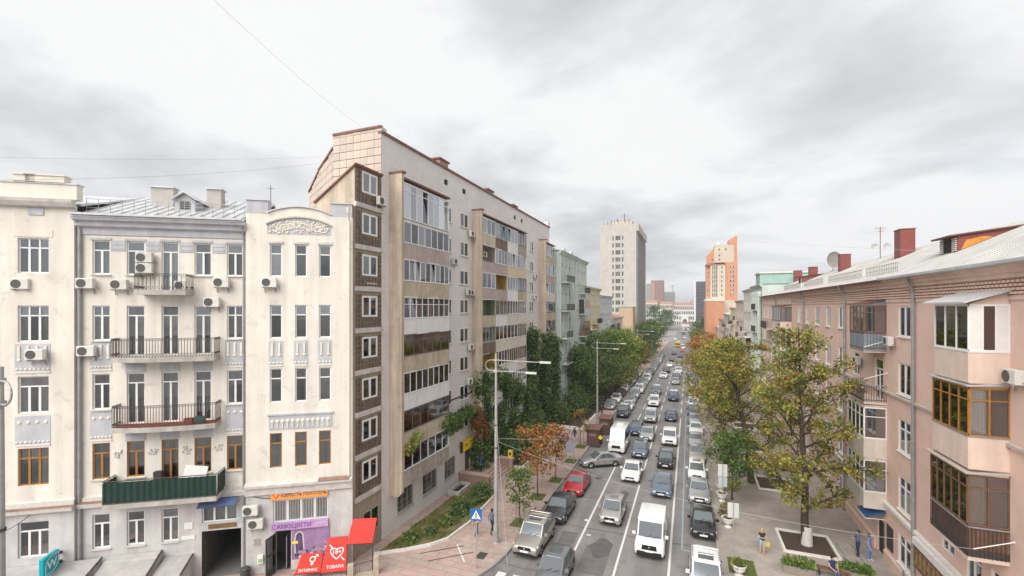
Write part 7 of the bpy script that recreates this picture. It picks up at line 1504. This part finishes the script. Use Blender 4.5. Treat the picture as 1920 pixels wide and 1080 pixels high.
# ================================================================ PEOPLE
SKIN = M('skin', (.52, .33, .25), .6, .05, 3)
def cloth(n, c): return M('cloth_' + n, c, .9, .12, 6)
def segd(p, a, b):
    ab = b - a; t = max(0, min(1, (p - a).dot(ab) / max(1e-9, ab.length_squared))); return (p - a - ab * t).length
def person(label, loc, head, top, legs, shoe, hair, pose='walk', female=False, bare_legs=False, bare_arms=False, skirt=None, bag=None, H=1.72, hairlong=False, group=None, long_coat=False):
    o = empty('person', loc, head); tag(o, label, 'person', group)
    J = {'pel': (0, 0, .95), 'wst': (0, -.005, 1.10), 'chs': (0, 0, 1.30), 'nck0': (0, .01, 1.44), 'nck': (0, -.005, 1.50), 'hd': (0, -.02, 1.60), 'hdt': (0, -.01, 1.68)}
    sw = .165 if female else .185
    st = .26 if pose == 'walk' else .05
    for s, n in ((1, 'l'), (-1, 'r')):
        ph = s * st
        J['sh' + n] = (s * sw, .0, 1.40)
        if pose == 'phone': J['el' + n] = (s * .23, -.06, 1.14); J['wr' + n] = (s * .08, -.27, 1.22)
        elif pose == 'sit': J['el' + n] = (s * .24, -.08, 1.15); J['wr' + n] = (s * .12, -.32, 1.05)
        else: J['el' + n] = (s * .23, ph * .35 + .03, 1.14); J['wr' + n] = (s * .235, ph * .6 - .06, .91)
        if pose == 'sit': J['hp' + n] = (s * .09, 0, .92); J['kn' + n] = (s * .11, -.43, .93); J['an' + n] = (s * .11, -.44, .50); J['to' + n] = (s * .12, -.58, .47)
        else:
            J['hp' + n] = (s * .09, 0, .90); J['kn' + n] = (s * .10, -ph * .55 - .03, .49); J['an' + n] = (s * .10, -ph * .95 + .03, .09 + (.03 if ph < 0 else 0)); J['to' + n] = (s * .115, -ph * .95 - .13, .035)
    rad = {'pel': .135, 'wst': .115 if female else .13, 'chs': .145, 'nck0': .07, 'nck': .052, 'hd': .095, 'hdt': .07, 'sh': .065, 'el': .042, 'wr': .03, 'hp': .095, 'kn': .06, 'an': .042, 'to': .034, 'pm': .03, 'f': .0095}
    E_ = [('pel', 'wst', 'T'), ('wst', 'chs', 'T'), ('chs', 'nck0', 'T'), ('nck0', 'nck', 'H'), ('nck', 'hd', 'H'), ('hd', 'hdt', 'H')]
    for n in 'lr':
        E_ += [('chs', 'sh' + n, 'T'), ('sh' + n, 'el' + n, 'A'), ('el' + n, 'wr' + n, 'F'), ('pel', 'hp' + n, 'L'), ('hp' + n, 'kn' + n, 'L'), ('kn' + n, 'an' + n, 'C'), ('an' + n, 'to' + n, 'S')]
        w_ = Vector(J['wr' + n]); d = (w_ - Vector(J['el' + n])).normalized(); sd_ = d.cross(Vector((1, 0, 0))).normalized()
        J['pm' + n] = tuple(w_ + d * .075); E_.append(('wr' + n, 'pm' + n, 'K'))
        for q, (off, ln) in enumerate([(-.03, .07), (-.01, .085), (.011, .08), (.03, .065)]):
            a = Vector(J['pm' + n]) + sd_ * off + d * .02; J['f%d%s' % (q, n)] = tuple(a + d * ln * .55); J['g%d%s' % (q, n)] = tuple(a + d * ln + Vector((0, -.015, 0))); E_ += [('pm' + n, 'f%d%s' % (q, n), 'K'), ('f%d%s' % (q, n), 'g%d%s' % (q, n), 'K')]
        J['t' + n] = tuple(w_ + d * .03 + sd_ * -.055 + Vector((0, -.01, 0))); E_.append(('wr' + n, 't' + n, 'K'))
    ids = {k: i for i, k in enumerate(J)}; me = bpy.data.meshes.new('p'); me.from_pydata([Vector(v) * (H / 1.72) for v in J.values()], [(ids[a], ids[b]) for a, b, _ in E_], [])
    ob = bpy.data.objects.new('p', me); C.objects.link(ob); sk = ob.modifiers.new('k', 'SKIN'); sk.use_smooth_shade = True
    def rr(k):
        for q in (k, k[:2], k[:1]):
            if q in rad: return rad[q]
        return .0095
    for k, i in ids.items():
        v = me.skin_vertices[0].data[i]; r = rr(k) if not k[0] in 'fgt' or k[:2] == 'to' else .0095
        v.radius = (r * (1.25 if k in ('pel', 'wst', 'chs') else 1), r * (.78 if k in ('pel', 'wst', 'chs') else 1)) if k not in ('hd', 'hdt') else (r * .85, r); v.use_root = (k == 'pel')
    ss = ob.modifiers.new('s', 'SUBSURF'); ss.levels = 1; ss.render_levels = 1
    bm_ = evalmesh(ob); bpy.data.objects.remove(ob)
    mats = [SKIN, top, legs, shoe]; bm_.materials.clear(); [bm_.materials.append(q) for q in mats]
    reg = {'T': 1, 'H': 0, 'A': 0 if bare_arms else 1, 'F': 0 if bare_arms else 1, 'L': 2, 'C': 0 if bare_legs else 2, 'S': 3, 'K': 0}; sc = H / 1.72
    SG = [(Vector(J[a]) * sc, Vector(J[b]) * sc, reg[t], rad.get(a[:2], rad.get(a, .03))) for a, b, t in E_]
    for p in bm_.polygons:
        c = p.center; best = min(SG, key=lambda s_: segd(c, s_[0], s_[1]) - s_[3] * .6); mi = best[2]
        if mi == 1 and c.z < .98 * sc and not long_coat and abs(c.x) < .2: mi = 2
        if long_coat and mi == 2 and c.z > .62: mi = 1
        if mi == 2 and bare_legs and c.z < .62 * sc: mi = 0
        p.material_index = mi
    b = link('body', bm_, o); dz = -.45 + .0 if pose == 'sit' else 0
    b.location.z = dz
    hd = Vector(J['hd']) * sc; hm = MB(); 
    N_, K = 12, 6
    prof = [(.0, .118), (.05, .108), (.085, .08), (.104, .035), (.107, -.01), (.10, -.05)] + ([(.11, -.12), (.10, -.2), (.03, -.22)] if hairlong else [(.08, -.08), (.05, -.09)])
    hm.lathe(prof, (0, .022, 0), N_); hb = hm.build('hair', hair, o, (hd.x, hd.y + .012, hd.z + .03 + dz), smooth=True)
    for v in hb.data.vertices:
        if v.co.y < -.05 and v.co.z < .05: v.co.y = -.05 + (v.co.y + .05) * .1
    MB().lathe([(0, -.022), (.012, -.008), (.014, .01)], (0, 0, 0), 6, 0, 'y').build('nose', SKIN, o, (hd.x, hd.y - .098, hd.z - .0 + dz))
    for s in (-1, 1): MB().lathe([(0, -.006), (.009, -.003), (.011, .004)], (0, 0, 0), 6, 0, 'y').build('eye', TRIM, o, (hd.x + s * .032, hd.y - .088, hd.z + .022 + dz)); MB().lathe([(0, -.01), (.02, -.006), (.026, .006)], (0, 0, 0), 6, 0, 'x').build('ear', SKIN, o, (hd.x + s * .088, hd.y + .01, hd.z + .005 + dz))
    MB().box(-.022, .022, -.004, .004, -.004, .004).build('mouth', M('lips', (.32, .12, .10), .6), o, (hd.x, hd.y - .088, hd.z - .045 + dz))
    if skirt: recalc(MB().lathe([(.14, .98), (.19, .8), (.21, .62), (.2, .62), (.13, .97)], (0, 0, 0), 14).build('skirt', skirt, o))
    return o
def gl(x, y, b=.13): return (x, y, gz(y) + b)
HB = M('hair_brown', (.06, .035, .02), .7, .2, 6); HBL = M('hair_blond', (.45, .30, .13), .7, .2, 6); HK = M('hair_black', (.015, .013, .012), .7, .2, 6)
DEN = cloth('denim', (.08, .12, .22)); DKS = cloth('dark', (.03, .03, .04)); WHC = cloth('white', (.68, .68, .67)); BLC = cloth('scrub_blue', (.10, .23, .52)); NAVC = cloth('navy', (.035, .045, .10)); GRC = cloth('greyblue', (.12, .13, .18)); LDEN = cloth('light_denim', (.32, .42, .55)); SHW = cloth('shoe_white', (.7, .7, .7)); SHD = cloth('shoe_dark', (.04, .035, .03)); RBL = cloth('royal_blue', (.04, .08, .36)); SHT = cloth('tan_shoe', (.40, .22, .12))
p = person('blond woman in dark top and denim shorts walking on the right pavement', gl(4.56, 34.4), R(8), DKS, LDEN, SHT, HBL, 'phone', True, True, True, H=1.7, hairlong=True)
o = tag(MB().prism([(-.13, -.28), (.13, -.28), (.16, 0), (-.16, 0)], -.05, .05, 'y').tube((-.1, 0, 0), (0, 0, .3), .01).tube((.1, 0, 0), (0, 0, .3), .01).build('handbag', cloth('yellow_bag', (.55, .42, .12)), None, (4.86, 34.35, gz(34) + 1.0)), 'yellow bag carried by the blond walking woman', 'bag')
person('person in light blue work clothes standing at the open metal door', gl(10.95, 36.1), R(60), BLC, BLC, SHW, HB, 'stand', H=1.74, bare_arms=True); person('person in a dark jacket behind the one in light blue', gl(10.45, 36.5), R(-70), GRC, NAVC, SHD, HB, 'phone', True, H=1.68)
person('person in a navy top sitting on the low bench at the bottom edge', gl(8.15, 32.95), R(20), NAVC, DEN, SHD, HK, 'sit', H=1.74, bare_arms=True)
person('man in dark shirt and trousers walking away behind the lamp pole', gl(-13.2, 30.3), R(165), GRC, DKS, SHD, HK, 'walk', H=1.82); person('woman in a white top and jeans with a dark rucksack behind the crossing sign', gl(-14.1, 29.6), R(160), WHC, DEN, SHW, HB, 'walk', True, H=1.7, bare_arms=True)
q = Matrix.Rotation(R(160), 4, 'Z') @ Vector((.02, .16, 1.12)); o = tag(bevel(MB().box(-.15, .15, -.07, .07, 0, .4).build('rucksack', DKS, None, Vector(gl(-14.1, 29.6)) + q, R(160)), .04), 'dark rucksack on the woman in the white top', 'bag')
person('person in a royal blue coat on the granite terrace', (-18.7, 40.3, .56), R(-70), RBL, DKS, SHD, HB, 'stand', True, H=1.68, long_coat=True)
for x, y, t, l, h, lb in ((6.4, 53.4, DKS, DKS, 0, 'dark-clad person walking under the chestnuts'), (-13.3, 56.4, DKS, DEN, 1, 'dark-clad person beside the half-bare young tree'), (-13.1, 62.0, WHC, DKS, 0, 'person in a white top by the second lamp pole'), (-14.1, 62.3, NAVC, DKS, 1, 'person in navy left of the one in white'), (-12.7, 72.3, DKS, NAVC, 0, 'dark figure by the cars parked on the pavement')):
    person(lb, gl(x, y), R(170) if h else R(10), t, l, SHD, HK if h else HB, 'walk', bool(h), H=1.74 - .06 * h)

# ================================================================ CABLES
CAB = M('cable_black', (.03, .03, .03), .7, 0); CABG = M('cable_grey', (.40, .40, .41), .7, 0)
def cable(a, b, sag, r, label, mat=CAB, name='overhead_cable'):
    a = Vector(a); b = Vector(b); n = 24; pts = [a.lerp(b, k / n) - Vector((0, 0, sag * 4 * (k / n) * (1 - k / n))) for k in range(n + 1)]
    o = MB().path([p - a for p in pts], r, 4).build(name, mat, None, a); tag(o, label, 'cable')
cable((-20.2, 62, 28.9), (14.5, 36, 19.9), .5, .009, 'thin cable from the tiled block across to the pink house roof', CABG); cable((-21.6, 26.9, 29.2), (-13.84, 9.67, 26.19), .25, .004, 'thin cable climbing to the upper left from the block corner', CABG)
cable((-27.4, 28.6, 27.95), (-30.19, 9.81, 22.01), .35, .009, 'lower of two cables above the cream house roof', CABG); cable((-26.6, 28.1, 28.2), (-30.19, 9.81, 23.08), .2, .006, 'upper of two cables above the cream house roof', CABG)
cable((10.75, 23.9, 6.75), (-12.35, 29.2, 7.2), .9, .008, 'thin cable slung low across the street from the pink house', CABG)
cable(CF(-6.2, -.2, 5.2), CF(-2.7, -.35, 5.55), .5, .02, 'black cable sagging over the air conditioners by the passage'); cable(CF(-19, -.6, 4.2), CF(-16.6, -.6, 5.2), .3, .02, 'black cable sagging under the rusty ledge at the left')
cable((-12.42, 29.2, 9.0), (-10.5, 26.5, .4), -.0, .012, 'pale guy wire running down from the nearest lamp', CABG)
cable((-12.35, 29.25, 7.4), (-9.9, 33, 6.6), .05, .02, 'short pale stay reaching out from the lamp pole', LAMPG)

# ================================================================ HAZE
HZ = bpy.data.materials.new('haze'); HZ.use_nodes = True; t = HZ.node_tree; t.nodes.clear()
ho = t.nodes.new('ShaderNodeOutputMaterial'); hv = t.nodes.new('ShaderNodeVolumePrincipled'); hv.inputs['Color'].default_value = (.93, .95, 1, 1); hv.inputs['Density'].default_value = .0004; hv.inputs['Anisotropy'].default_value = .2
t.links.new(hv.outputs[0], ho.inputs['Volume'])
o = stuff(MB().box(-4100, 4100, -420, 9100, -9, 76).build('haze', HZ)); o['label'] = 'thin haze over the whole street and the far town'; o['category'] = 'haze'
